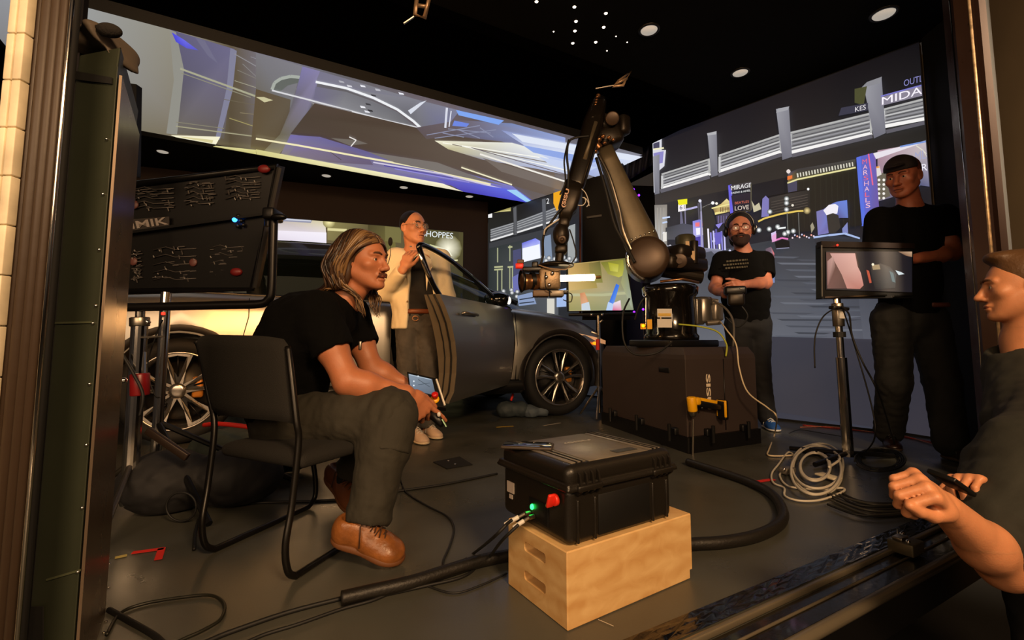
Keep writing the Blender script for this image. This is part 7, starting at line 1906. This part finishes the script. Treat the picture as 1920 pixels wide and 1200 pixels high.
T = Field(.007); jz = Hp(782, 614)
T.ecap(jz, Hp(780, 560), (.205, .140), (.185, .138), r2, k=.05); T.ecap(Hp(780, 560), che, (.185, .138), (.205, .14), r2, k=.05)
T.cap(Hp(740, 482), Hp(828, 484), .070, .070, .05); T.cap(che + Vector((0, .04, 0)), nk + Vector((0, .03, -.02)), .12, .075, .04)
for a, b, c in ((sR, eR, wR), (sL, eL, wL)):
    e = b.lerp(c, .86); d_ = (c - b).normalized()
    T.chain([a, b, e], [.072, .064, .052], .04); T.cap(e + d_ * .062, e + d_ * .12, .055, .06, .004, 'sub')
fn = Vector((.18, -1, 0)).normalized()
T.ecap(Hp(786, 492) + fn * .17, Hp(788, 640) + fn * .17, (.065, .20), (.125, .20), r2, k=.012, op='sub')
T.ell(nk + Vector((.0, -.05, .06)), (.085, .10, .085), None, .01, 'sub')
T.half(jz - Z * .015, (0, 0, -1), .01); T.fold(0.0046, 38, seed=14, sharp=True)
jk = sdf_object('blazer', [T.mesh()], M_cream, host)
m = MB()
for sg, pts in ((-1, [(768, 474), (756, 484), (752, 500), (762, 512), (767, 540), (770, 500)]), (1, [(796, 476), (808, 486), (811, 500), (803, 514), (800, 545), (797, 500)])):
    P_ = [Hp(x, y, -.165 + .001 * y * 0) for x, y in pts]; m.prism(P_, (0, .008, 0))
m.build('lapel', M_cream, jk, bevel=.002)
MB().ball(Hp(764, 565, -.16), (.007, .004, .007), 10, 8).build('button', mat('horn_button', '#8a6c48', 0.4), jk)
M_jean = mat('black_denim', '#4c4945', 0.85, bump=0.5, bscale=60, var=0.2, vscale=10)
T = Field(.008); T.ecap(pel - Z * .02, pel + Z * .04, (.17, .118), (.165, .115), r2, k=.04)
for a in 'RL':
    hp, kp, an = kn[a]; e = kp.lerp(an, .98); T.chain([hp, kp, e], [.100, .075, .062], .03); T.cap(e + (an - kp).normalized() * .085, e + (an - kp).normalized() * .2, .07, .08, .004, 'sub')
T.fold(0.0057, 53, seed=15, sharp=True); T.fold(0.0034, 114, seed=16, sharp=True)
sdf_object('jeans', [T.mesh()], M_jean, host)
belt = MB(); ring = []
for s in (0, .035):
    ring.append([pel + Z * (.045 + s) + r2 * (.178 * cos(a)) + r2.cross(Z) * (.132 * sin(a)) for a in [i * pi / 18 for i in range(36)]])
belt.grid(ring, closed=True); b_ = belt.build('belt', mat('brown_belt', '#7a4428', 0.4), host, solid=.003)
bc = Hp(779, 597, -.150); MB().tube([bc + Vector((.022 * cos(a), 0, .018 * sin(a))) for a in [i * pi / 8 for i in range(17)]], .004, 6).build('buckle', M_copper, b_)
for a, toe, heel in (('R', G(812, 838, .004), G(768, 822, .004)), ('L', None, None)):
    an = kn[a][2]
    if toe is None: toe, heel = an + Vector((.13, -.14, -.086)), an + Vector((-.04, .06, -.086))
    else:
        d_ = (toe - heel).normalized(); toe = heel + d_ * .27
        off = Vector((an.x, an.y, 0)) - (heel + d_ * .06); off.z = 0; 
    sneaker(host, 'shoe', toe, heel, mat('pale_pink_leather', '#d8bca4', 0.55, bump=.2, bscale=50), mat('cream_sole', '#e0ceb0', 0.6), w=.048, h=.09)
MB().ball(Hp(770, 462, -.13), (.010, .006, .006), 8, 6).build('lapel_microphone', mat('grey_mic', '#8c98a8', 0.3, 0.6), host)

# ---------------------------------------------------------------- bearded operator by the robot
OY = 4.02
def Op(px, py, dy=0.0): return D(px, py, OY + dy)
op_ = thing('person', G(1425, 795), 'bearded person with headphones and glasses in black clothes, holding a camera control handset', 'person')
M_sk3 = skin('skin_operator', '#b07058')
h3 = Head(Op(1387, 430, -.04), (-.38, -.92, -.05), (0, 0, 1), 1.15)
F3 = Field(.009); r3 = Vector((1, -.25, 0)).normalized(); nk = Op(1394, 474); che = Op(1395, 515); pel = Op(1402, 605)
F3.ecap(pel, Op(1398, 560), (.155, .115), (.16, .125), r3, k=.05); F3.ecap(Op(1398, 560), che, (.16, .125), (.18, .12), r3, k=.05); F3.cap(che, nk, .09, .06, .05)
sR, sL = Op(1354, 488), Op(1432, 488); F3.cap(sR, sL, .06, .06, .05)
eR, wR = Op(1340, 540, -.08), Op(1362, 552, -.30); eL, wL = Op(1436, 530, -.10), Op(1392, 534, -.30)
for a, b, c in ((sR, eR, wR), (sL, eL, wL)): F3.chain([a, b, b.lerp(c, .3), c], [.055, .046, .046, .03], .03)
h3.neck(F3, nk, .06); h3.face(F3)
hand(F3, wR, Vector((.6, -.3, .1)), Vector((0, 1, -.2)), 1, [(.8, .8, .5)] * 4, 1.05)
hand(F3, wL, Vector((-.8, -.3, -.1)), Vector((0, 1, -.3)), -1, [(.8, .8, .5)] * 4, 1.05)
feet = [(Op(1385, 612), Op(1388, 700), Vector((Op(1398, 790).x, OY + .12, .09))), (Op(1420, 612), Op(1424, 700), Vector((Op(1436, 790).x, OY - .02, .09)))]
for hp, kp, an in feet: F3.chain([hp, kp, an], [.09, .06, .04], .03)
bb = F3.mesh(res=.010); hc = h3.C; q1_ = F3.mesh(lo=tuple(hc - Vector((.15, .15, .17))), hi=tuple(hc + Vector((.15, .15, .16))), res=.0038)
q2_ = F3.mesh(lo=(wR.x - .06, wR.y - .22, wR.z - .10), hi=(wL.x + .06, wR.y + .14, wR.z + .20), res=.0042)
sdf_object('body', [without(bb, [(tuple(hc - Vector((.14, .14, .16))), tuple(hc + Vector((.14, .14, .15)))), ((wR.x - .05, wR.y - .21, wR.z - .09), (wL.x + .05, wR.y + .13, wR.z + .19))]), q1_, q2_], M_sk3, op_, relax=1)
h3.eyes(op_, brow='#2a160e'); h3.glasses('glasses', op_, mat('red_glasses', '#5c1c14', 0.3)); 
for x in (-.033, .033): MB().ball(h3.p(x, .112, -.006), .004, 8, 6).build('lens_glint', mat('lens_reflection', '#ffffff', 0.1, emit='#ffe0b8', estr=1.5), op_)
M_beard = mat('dark_beard_hair', '#2a120b', 0.8, bump=.8, bscale=120)
Hf = Field(.005); h3.ell(Hf, (0, -.026, .042), (.084, .100, .092), .02); h3.ell(Hf, (0, -.06, -.06), (.075, .045, .075), .03); h3.ell(Hf, (0, .105, -.01), (.075, .08, .10), .012, 'sub'); h3.ell(Hf, (0, .05, -.12), (.10, .09, .07), .012, 'sub'); Hf.fold(.0025, 90, seed=4)
sdf_object('hair', [Hf.mesh()], mat('hair_near_black', '#0e0808', 0.6), op_)
Hf = Field(.004); h3.ell(Hf, (0, .065, -.098), (.052, .046, .042), .02); h3.ell(Hf, (0, .045, -.070), (.066, .058, .034), .02); h3.cap(Hf, (-.022, .102, -.056), (.022, .102, -.056), .009, .009, .012)
h3.ell(Hf, (0, .112, -.071), (.017, .02, .0045), .004, 'sub'); h3.ell(Hf, (0, .10, -.03), (.05, .035, .018), .012, 'sub'); h3.ell(Hf, (0, -.05, -.07), (.09, .06, .06), .01, 'sub'); Hf.fold(.003, 110, seed=6)
sdf_object('beard', [Hf.mesh()], M_beard, op_)
hp_ = thing('headphones', h3.p(0, 0, -.02), 'black over-ear headphones on the bearded person\'s head', 'headphones')
MB().tube([h3.p(.098 * cos(a), -.02, .02 + .118 * sin(a)) for a in [i * pi / 20 for i in range(21)]], .009, 8).build('headband', M_blk, hp_)
for g_ in (-1, 1): MB().ball(h3.p(g_ * .096, -.012, -.010), (.022, .040, .046), 16, 12, R=h3.R).build('ear_cup', M_blk, hp_)
for g_ in (1,): MB().tube([h3.p(g_ * .112, -.012 + .02 * cos(a), .005 + .03 * sin(a)) for a in [-.5 + i * .3 for i in range(8)]], .0035, 6).build('cup_ring', M_chrome, hp_)
T = Field(.008); T.ecap(Op(1400, 592), Op(1398, 560), (.175, .14), (.178, .145), r3, k=.05); T.ecap(Op(1398, 560), che, (.178, .145), (.195, .135), r3, k=.05); T.cap(che, nk - Z * .03, .12, .08, .05)
T.cap(sR, sL, .080, .080, .05); slv = []
for a, b in ((sR, eR), (sL, eL)):
    T2 = Field(.008); d_ = (b - a).normalized(); c_ = a.lerp(b, .60); T2.chain([a, c_], [.082, .080], .04); T2.cap(c_ + d_ * .10, c_ + d_ * .2, .10, .11, .006, 'sub'); slv.append(T2.mesh())
T.ell(nk + Vector((-.01, -.05, .03)), (.07, .06, .05), None, .01, 'sub'); T.fold(0.0046, 41, seed=21, sharp=True)
ts3 = sdf_object('t_shirt', [T.mesh()] + slv, M_tee, op_)
m = MB(); fo = Vector((-.25, -.97, 0))
rgp = random.Random(5)
for r_, (y, x0, x1_) in enumerate(((490, 1362, 1402), (497, 1356, 1404), (503, 1360, 1402))):
    x = x0
    while x < x1_:
        w = rgp.uniform(2, 5); m.bar(Op(x, y - (x - x0) * .08, -.165), Op(min(x + w, x1_), y - (x + w - x0) * .08, -.165), .003, .014); x += w + 1.5
m.build('shirt_print', mat('faded_print', '#4a4434', 0.8), ts3)
T = Field(.009); T.ecap(pel - Z * .02, pel + Z * .05, (.175, .13), (.172, .13), r3, k=.04)
for hp, kp, an in feet: T.chain([hp, kp, kp.lerp(an, .99)], [.108, .085, .072], .03)
T.fold(0.0057, 45, seed=22, sharp=True); sdf_object('trousers', [T.mesh()], mat('black_trousers', '#0c0c10', 0.85, bump=.3, bscale=40), op_)
for hp, kp, an in feet: sneaker(op_, 'shoe', an + Vector((-.03, -.20, -.086)), an + Vector((.01, .07, -.086)), mat('blue_shoe_cloth', '#1c4a8c', 0.6), M_white, w=.05, h=.09)
hs = thing('control_handset', Op(1380, 545, -.36), 'black camera control handset with cables in the bearded person\'s hands', 'remote control')
hq = Op(1378, 545, -.40)
MB().box(hq, (.16, .08, .07), frame(r3), .02).build('handset_body', M_blk, hs); MB().box(hq + Vector((-.01, -.03, -.07)), (.12, .07, .10), frame(r3), .02).build('handset_grip', M_rob, hs)
MB().lathe(hq + Vector((.0, -.03, -.06)), (0, -1, .1), [(0, .03), (.02, .03), (.022, 0)], 20).build('control_wheel', M_rob3, hs)
MB().ball(hq + Vector((.03, -.045, .01)), (.02, .006, .006), 8, 6).build('label', M_alu, hs)
cable('handset_cord', [hq + Vector((.03, 0, -.1)), hq + Vector((.08, -.02, -.2)), hq + Vector((.02, .02, -.28)), hq + Vector((-.06, .05, -.2))], .006, M_rubber, parent=hs)

# ---------------------------------------------------------------- tall man at the right
TYY = 3.10
def Tp(px, py, dy=0.0): return D(px, py, TYY + dy)
tm = thing('person', G(1735, 850), 'tall person in black t-shirt and dark cap standing behind the monitor, looking down', 'person')
M_sk4 = skin('skin_tall', '#b4694c')
h4 = Head(Tp(1693, 331, -.05), (-.84, -.50, -.24), (-.12, -.1, 1), 1.12)
F4 = Field(.009); r4 = Vector((1, .12, 0)).normalized(); nk = Tp(1706, 390); che = Tp(1705, 440); pel = Tp(1704, 590)
F4.ecap(pel, Tp(1704, 530), (.16, .11), (.155, .11), r4, k=.05); F4.ecap(Tp(1704, 530), che, (.155, .11), (.20, .12), r4, k=.05); F4.cap(che, nk, .10, .065, .05)
sR, sL = Tp(1650, 412), Tp(1768, 406); F4.cap(sR, sL, .062, .062, .05)
eR, wR = Tp(1640, 505, .0), Tp(1690, 525, -.1); eL, wL = Tp(1786, 474, -.04), Tp(1712, 486, -.16)
for a, b, c in ((sR, eR, wR), (sL, eL, wL)): F4.chain([a, b, b.lerp(c, .3), c], [.06, .050, .048, .032], .03)
h4.neck(F4, nk, .062); h4.face(F4)
hand(F4, wL, Vector((-1, .1, -.05)), Vector((0, .4, -1)), -1, [(.6, .6, .4)] * 4, 1.1)
legs4 = [(Tp(1672, 600), Tp(1676, 715, .03), Vector((G(1668, 835).x, G(1668, 835).y, .09))), (Tp(1738, 600), Tp(1766, 715, -.05), Vector((G(1785, 862).x, G(1785, 862).y, .09)))]
for hp, kp, an in legs4: F4.chain([hp, kp, an], [.09, .06, .04], .03)
bb = F4.mesh(res=.010); hc = h4.C; q1_ = F4.mesh(lo=tuple(hc - Vector((.16, .16, .18))), hi=tuple(hc + Vector((.16, .16, .16))), res=.0036)
sdf_object('body', [without(bb, [(tuple(hc - Vector((.15, .15, .17))), tuple(hc + Vector((.15, .15, .15))))]), q1_], M_sk4, tm, relax=1)
h4.eyes(tm, brow='#5a3020')
Hf = Field(.005); h4.ell(Hf, (0, -.026, .036), (.081, .098, .088), .02); h4.ell(Hf, (0, .10, -.01), (.085, .080, .115), .012, 'sub'); h4.ell(Hf, (0, -.02, -.12), (.12, .14, .10), .01, 'sub'); Hf.fold(.0015, 90, seed=4)
sdf_object('hair', [Hf.mesh()], mat('hair_ginger', '#6a3420', 0.7), tm)
Hf = Field(.005); h4.ell(Hf, (0, .018, .050), (.081, .086, .080), .02); h4.ell(Hf, (0, .0, -.05), (.14, .16, .108), .008, 'sub'); h4.ell(Hf, (0, -.11, .05), (.14, .09, .14), .01, 'sub'); h4.ell(Hf, (0, .105, .064), (.050, .045, .007), .008)
sdf_object('cap', [Hf.mesh()], mat('dark_cap_cloth', '#1c1214', 0.8), tm)
Hf = Field(.005); h4.ell(Hf, (0, .062, -.098), (.046, .036, .028), .02); h4.ell(Hf, (0, .045, -.075), (.060, .048, .024), .02); h4.ell(Hf, (0, .095, -.052), (.05, .045, .026), .012, 'sub')
T = Field(.008); T.ecap(Tp(1704, 575), Tp(1704, 530), (.185, .14), (.18, .138), r4, k=.05); T.ecap(Tp(1704, 530), che, (.18, .138), (.215, .138), r4, k=.05); T.cap(che, nk - Z * .03, .13, .085, .05); T.cap(sR, sL, .080, .080, .05); slv = []
for a, b in ((sR, eR), (sL, eL)):
    T2 = Field(.008); d_ = (b - a).normalized(); c_ = a.lerp(b, .50); T2.chain([a, c_], [.088, .084], .04); T2.cap(c_ + d_ * .10, c_ + d_ * .2, .10, .11, .006, 'sub'); slv.append(T2.mesh())
T.ell(nk + Vector((-.02, -.06, .03)), (.08, .06, .05), None, .01, 'sub'); T.fold(0.0046, 38, seed=31, sharp=True)
sdf_object('t_shirt', [T.mesh()] + slv, M_tee, tm)
T = Field(.009); T.ecap(pel - Z * .04, pel + Z * .05, (.19, .13), (.175, .125), r4, k=.04)
for hp, kp, an in legs4: T.chain([hp, kp, kp.lerp(an, .97)], [.115, .092, .085], .03)
T.fold(0.0069, 49, seed=32, sharp=True); T.fold(0.0034, 104, seed=33, sharp=True)
sdf_object('jeans', [T.mesh()], mat('dark_grey_denim', '#1b1c1b', 0.85, bump=.4, bscale=60, var=.25, vscale=9), tm)
for (hp, kp, an), dd in zip(legs4, (Vector((-.12, -.2, 0)), Vector((.02, -.24, 0)))): sneaker(tm, 'shoe', an + dd - Z * .086, an - dd * .25 - Z * .086, mat('dark_brown_leather', '#241410', 0.35), M_sole, w=.05, h=.09, lace=M_blk)
MB().box(Tp(1760, 572, -.12), (.12, .05, .03), None, .01).build('belt_pouch', mat('brown_pouch', '#5a3028', 0.6), tm)

# ---------------------------------------------------------------- foreground man, standing outside on the hall floor
fg = thing('person', Vector((1.75, 1.45, -.86)), 'person cut by the right edge in a dark olive shirt, fist raised in the foreground', 'person')
M_sk5 = skin('skin_foreground', '#cb8a62')
h5 = Head(D(1916, 536, 1.66), (-.80, .60, -.03), (.05, 0, 1), 1.0)
F5 = Field(.008)
sh5, el5, wr5 = Vector((1.50, 1.32, .44)), D(1884, 1060, 1.17), D(1768, 948, 1.06)
nk5 = h5.C + Vector((.04, .03, -.20)); tor = Vector((1.86, 1.62, .30))
F5.cap(nk5, tor, .075, .14, .05); F5.cap(Vector((1.62, 1.42, .50)), Vector((1.95, 1.85, .52)), .07, .07, .05); F5.cap(tor, Vector((1.88, 1.62, -.05)), .15, .14, .05)
F5.chain([sh5, el5], [.055, .050], .03); F5.chain([el5, el5.lerp(wr5, .35), wr5], [.052, .050, .031], .03)
h5.neck(F5, nk5, .056); h5.face(F5)
d5 = (D(1702, 876, 1.0) - wr5).normalized()
hand(F5, wr5, d5, Vector((-.2, .55, -.8)), 1, [(1.25, 1.3, .9), (1.3, 1.35, .9), (1.3, 1.4, .9), (1.3, 1.4, .9)], 1.12, thumb=(.8, .35, .5), thumb_bend=.6)
wl5 = D(1860, 915, 1.26); F5.chain([Vector((1.72, 1.75, .22)), wl5], [.045, .030], .02); hand(F5, wl5, (D(1812, 898, 1.25) - wl5), Vector((0, -.3, -1)), -1, [(.9, .9, .6)] * 4, 1.0)
for x in (1.78, 1.98): F5.chain([Vector((x, 1.62, -.1)), Vector((x - .02, 1.6, -.45)), Vector((x, 1.62, -.78))], [.09, .06, .04], .03)
bb = F5.mesh(res=.009); hc = h5.C
q1_ = F5.mesh(lo=tuple(hc - Vector((.135, .12, .15))), hi=tuple(hc + Vector((.12, .13, .14))), res=.0026)
q2_ = F5.mesh(lo=(wr5.x - .20, wr5.y - .14, wr5.z - .11), hi=(el5.x + .05, el5.y + .12, wr5.z + .14), res=.0034)
sdf_object('body', [without(bb, [(tuple(hc - Vector((.125, .11, .14))), tuple(hc + Vector((.11, .12, .13)))), ((wr5.x - .19, wr5.y - .13, wr5.z - .10), (el5.x + .04, el5.y + .11, wr5.z + .13))]), q1_, q2_], M_sk5, fg, relax=1)
h5.eyes(fg, brow='#5a3a22', gaze=(.3, 0))
Hf = Field(.005); h5.ell(Hf, (0, -.024, .044), (.084, .100, .090), .02); h5.ell(Hf, (0, .050, .108), (.056, .040, .022), .03); h5.ell(Hf, (0, .105, -.015), (.085, .072, .105), .012, 'sub'); h5.ell(Hf, (0, -.02, -.12), (.12, .14, .095), .01, 'sub'); Hf.fold(.003, 70, seed=4)
sdf_object('hair', [Hf.mesh()], mat('hair_light_brown', '#5a4028', 0.5, bump=.5, bscale=90), fg)
o = MB().ball(h5.p(-.09, -.025, .02), (.035, .045, .05), 16, 12).build('ear_defender', M_blk); tag(o, 'round black ear defender at the right edge on the foreground person\'s head', 'headphones')
M_olive = mat('dark_olive_shirt', '#24251f', 0.85, bump=.35, bscale=45, var=.1, vscale=6)
T = Field(.008)
T.cap(nk5 + Vector((0, .02, -.085)), Vector((1.72, 1.54, .46)), .088, .15, .06); T.cap(nk5 + Vector((0, .02, -.09)), tor, .10, .19, .06); T.cap(Vector((1.62, 1.40, .47)), Vector((1.98, 1.85, .50)), .085, .085, .06); T.cap(tor, Vector((1.86, 1.60, .0)), .20, .19, .06)
T.chain([Vector((1.60, 1.42, .44)), sh5.lerp(el5, .25), sh5.lerp(el5, .80)], [.12, .135, .135], .05)
T.cap(sh5.lerp(el5, .5) + Vector((.06, .05, 0)), Vector((1.7, 1.45, .15)), .12, .16, .06)
qa, qb = D(1762, 928, 1.1), D(1922, 1078, 1.2); pn5 = (qb - qa).cross(qa - CAM).normalized(); pn5 = pn5 if pn5.z < 0 else -pn5
T.half(qa, pn5, .006, lo=(.80, .80, -.35), hi=(1.40, 1.50, .62))
T.ell(nk5 + Vector((-.05, .03, .02)), (.085, .075, .075), None, .01, 'sub')
T.fold(.0085, 26, seed=41, sharp=True); T.fold(.004, 60, seed=42, sharp=True)
sdf_object('shirt', [T.mesh()], M_olive, fg)
T = Field(.010)
for x in (1.78, 1.98): T.chain([Vector((x, 1.62, -.02)), Vector((x - .02, 1.6, -.45)), Vector((x, 1.62, -.76))], [.13, .09, .075], .04)
T.fold(0.0057, 41, seed=43, sharp=True); sdf_object('trousers', [T.mesh()], mat('black_trousers_fg', '#0a0a0b', 0.85), fg)
for x in (1.78, 1.98): sneaker(fg, 'shoe', Vector((x - .22, 1.55, -.858)), Vector((x + .05, 1.63, -.858)), M_blk, M_sole, w=.05, h=.10, lace=M_blk)
ph = D(1784, 905, 1.19); o = MB().box(ph, (.11, .06, .012), Matrix.Rotation(.5, 3, 'Y') @ Matrix.Rotation(.4, 3, 'Z'), .004).build('phone', M_blk); tag(o, 'black phone held between the foreground person\'s hands', 'phone')

# ================================================================ PLYWOOD BOX, HARD CASE, PHONE
Ab = Vector((.139, 1.234, 0)); e1 = Vector((.838, .545, 0)).normalized(); e2 = Vector((-e1.y, e1.x, 0))
Rb = Matrix((e1, e2, Z)).transposed()
ply = bpy.data.materials.new('birch_plywood'); ply.use_nodes = True; nt = ply.node_tree; b = nt.nodes['Principled BSDF']; L = nt.links
tc = nt.nodes.new('ShaderNodeTexCoord'); mp = nt.nodes.new('ShaderNodeMapping'); mp.inputs['Rotation'].default_value = (0, 0, -atan2(e1.y, e1.x)); mp.inputs['Scale'].default_value = (2.2, 9, 9)
n1 = nt.nodes.new('ShaderNodeTexNoise'); n1.inputs['Scale'].default_value = 2.2; n1.inputs['Detail'].default_value = 6; n1.inputs['Distortion'].default_value = 1.2
wv = nt.nodes.new('ShaderNodeTexWave'); wv.inputs['Scale'].default_value = .7; wv.inputs['Distortion'].default_value = 9; wv.inputs['Detail'].default_value = 3; wv.bands_direction = 'Z'
cr = nt.nodes.new('ShaderNodeValToRGB'); cr.color_ramp.elements[0].position = .25; cr.color_ramp.elements[0].color = (*rgb('#c79a60'), 1); cr.color_ramp.elements[1].position = .7; cr.color_ramp.elements[1].color = (*rgb('#dcb880'), 1)
mx = nt.nodes.new('ShaderNodeMix'); mx.inputs[0].default_value = .22
L.new(tc.outputs['Object'], mp.inputs[0]); L.new(mp.outputs[0], n1.inputs[0]); L.new(mp.outputs[0], wv.inputs[0]); L.new(n1.outputs[0], mx.inputs[2]); L.new(wv.outputs[1], mx.inputs[3]); L.new(mx.outputs[0], cr.inputs[0]); L.new(cr.outputs[0], b.inputs['Base Color']); b.inputs['Roughness'].default_value = .5
bx_ = thing('apple_box', Ab + e1 * .245 + e2 * .15, 'pale plywood apple box with two slot handholds under the black hard case', 'wooden box')
def bp(x, y, z): return Ab + e1 * x + e2 * y + Z * z
m = MB(); m.box(bp(.247, .138, .095), (.495, .276, .19), Rb, .003, 1); shell = m.build('box_shell', ply, bx_)
cs = []
for z in (.062, .140):
    m = MB(); m.box(bp(0, .140, z), (.16, .10, .026), Rb, .008, 3); cs.append(m.build('cutter', M_black, bx_))
m = MB(); m.box(bp(.495, .145, .012), (.03, .32, .03), Rb); cs.append(m.build('cutter', M_black, bx_))
bool_cut(shell, cs)
shell.data.polygons.foreach_set('use_smooth', [False] * len(shell.data.polygons))
for z in (.062, .140):
    MB().box(bp(.0775, .140, z), (.004, .094, .020), Rb).build('handhold_shade', mat('handhold_shade_brown', '#2a1a0c', 0.8), bx_)  # dark plate stands in for the shade inside the slot

cs_ = thing('hard_case', bp(.24, .14, .19), 'black plastic hard case with a lit green lamp, standing on the plywood box', 'case')
M_case = mat('case_black_plastic', '#1a1713', 0.38, bump=0.12, bscale=300)
v0 = G(1067, 1030, .19); v1 = G(1274, 966, .19)
ca = (v1 - v0).normalized(); cb_ = Vector((-ca.y, ca.x, 0)); LA = .405; LB = .325
Rc = Matrix((ca, cb_, Z)).transposed()
CO = v0 + ca * .0 + cb_ * .0
def cp(x, y, z): return CO + ca * x + cb_ * y + Z * (z)
f = Field(.004)
f.rbox(cp(LA / 2, LB / 2, .075), (LA / 2, LB / 2, .075), Rc, rad=.022)
MBs = sdf_object('lower_shell', [f.mesh(lo=None)], M_case, cs_, relax=0)
f = Field(.004); f.rbox(cp(LA / 2, LB / 2, .147), (LA / 2 + .014, LB / 2 + .014, .006), Rc, rad=.005); f.rbox(cp(LA / 2, LB / 2, .157), (LA / 2 + .010, LB / 2 + .010, .005), Rc, rad=.004, k=.002)
sdf_object('rim', [f.mesh()], M_case, cs_, relax=0)
f = Field(.004); f.rbox(cp(LA / 2, LB / 2, .175), (LA / 2 + .004, LB / 2 + .004, .030), Rc, rad=.024)
lid = sdf_object('lid', [f.mesh()], M_case, cs_, relax=1)
TZ = .2055
M_pad = mat('lid_panel_grey', '#6e675c', 0.34, bump=0.15, bscale=80, var=.15, vscale=20)
m = MB(); m.box(cp(LA / 2 + .0, LB / 2, TZ), (.235, LB - .03, .003), Rc, .001); m.build('lid_panel', M_pad, lid)
for x in (.052, LA - .052):
    m = MB(); m.box(cp(x, LB / 2, TZ), (.052, LB - .04, .004), Rc, .001)
    m.build('lid_panel', M_pad, lid)
    for dx in (-.009, .009):
        MB().box(cp(x + dx, LB / 2, TZ + .0025), (.0035, LB - .03, .003), Rc).build('lid_groove', M_black, lid)
MB().box(cp(.255, .05, TZ + .002), (.085, .03, .002), Rc).build('name_plate', mat('plate_dark', '#34302a', 0.4), lid)
text_mesh('lettering', '(SISU', mat('lid_text', '#c0b8aa', 0.5), lid, cp(.16, .20, TZ + .002), ca, cb_, width=.11, height=.022, bold=.02)
# hinge/latch ribs on the long side
for x0 in (.060, LA - .058):
    for dx in (-.033, -.011, .011, .033):
        q = MB(); q.prism([cp(x0 + dx, 0.006, .198), cp(x0 + dx, -.012, .182), cp(x0 + dx, -.020, .140), cp(x0 + dx, -.004, .128), cp(x0 + dx, .012, .14)], ca * .006); q.build('latch_rib', M_case, cs_)
    MB().box(cp(x0, -.012, .149), (.085, .02, .016), Rc, .004).build('latch', M_case, cs_)
    for dx in (-.030, .030): MB().box(cp(x0 + dx, .001, .062), (.008, .012, .110), Rc, .003).build('side_rib', M_case, cs_)
MB().box(cp(LA / 2, -.0005, .066), (.20, .004, .105), Rc, .001).build('recessed_side_panel', mat('panel_very_black', '#050505', 0.6), cs_)
for y0 in (.10,): pass
def ep(y, z, o=.0): return cp(-o, y, z)
MB().box(ep(LB - .05, .085, .001), (.003, .038, .032), Rc).build('data_label', mat('label_pale', '#b8aca4', 0.6), cs_)
MB().box(ep(LB - .052, .058, .001), (.003, .016, .012), Rc).build('data_label', MATS['label_pale'], cs_)
MB().box(ep(.13, .055, .001), (.004, .09, .06), Rc, .001).build('connector_plate', M_blk, cs_)
MB().ball(ep(.155, .062, .006), (.006, .006, .008), 12, 8).build('green_lamp', mat('green_lamp', '#30ff60', 0.3, emit='#20ff58', estr=6.0), cs_)
m = MB(); kb = ep(.045, .112, .004); m.cyl(kb, kb - ca * .012, .016, 20, bev=.003); m.box(kb - ca * .020, (.022, .010, .038), Rc @ Matrix.Rotation(.35, 3, 'X'), .004); m.build('red_switch', mat('switch_red', '#e03020', 0.4), cs_)
for y, z, qx, qy in ((.168, .043, 946, 984), (.148, .038, 962, 990)):
    a_ = ep(y, z, .004)
    MB().cyl(a_, a_ - ca * .018, .0065, 12).build('socket', M_alu, cs_)
    b_ = D(qx, qy, a_.y - .02); d_ = (b_ - a_).normalized(); s_ = a_ - ca * .018
    t = thing('cable_plug', b_, 'white cable plug pushed into the left end of the hard case, ' + ('upper' if qx == 946 else 'lower') + ' of the two', 'plug')
    MB().cyl(s_, s_.lerp(b_, .35), .0045, 12).build('collar', M_alu, t); MB().cyl(s_.lerp(b_, .3), b_, .006, 14, bev=.002).build('sleeve', M_white, t)
ph = thing('smartphone', cp(.03, .26, .207), 'dark smartphone lying on the rear left corner of the hard case lid', 'phone')
pc = cp(.035, .235, .212); Rp = Matrix.Rotation(-.18, 3, 'Z')
MB().box(pc, (.155, .075, .010), Rp, .004, 3).build('phone_case', mat('phone_case_brown', '#3a3028', 0.5), ph)
MB().box(pc + Z * .0055, (.146, .067, .001), Rp, .0004).build('glass', mat('phone_glass', '#141a18', 0.08, coat=.8), ph)
o = MB().ball(bp(.012, .24, .198), .012, 10, 8).build('knob', M_blk); tag(o, 'small black knob lying on the rear left corner of the plywood box', 'knob')
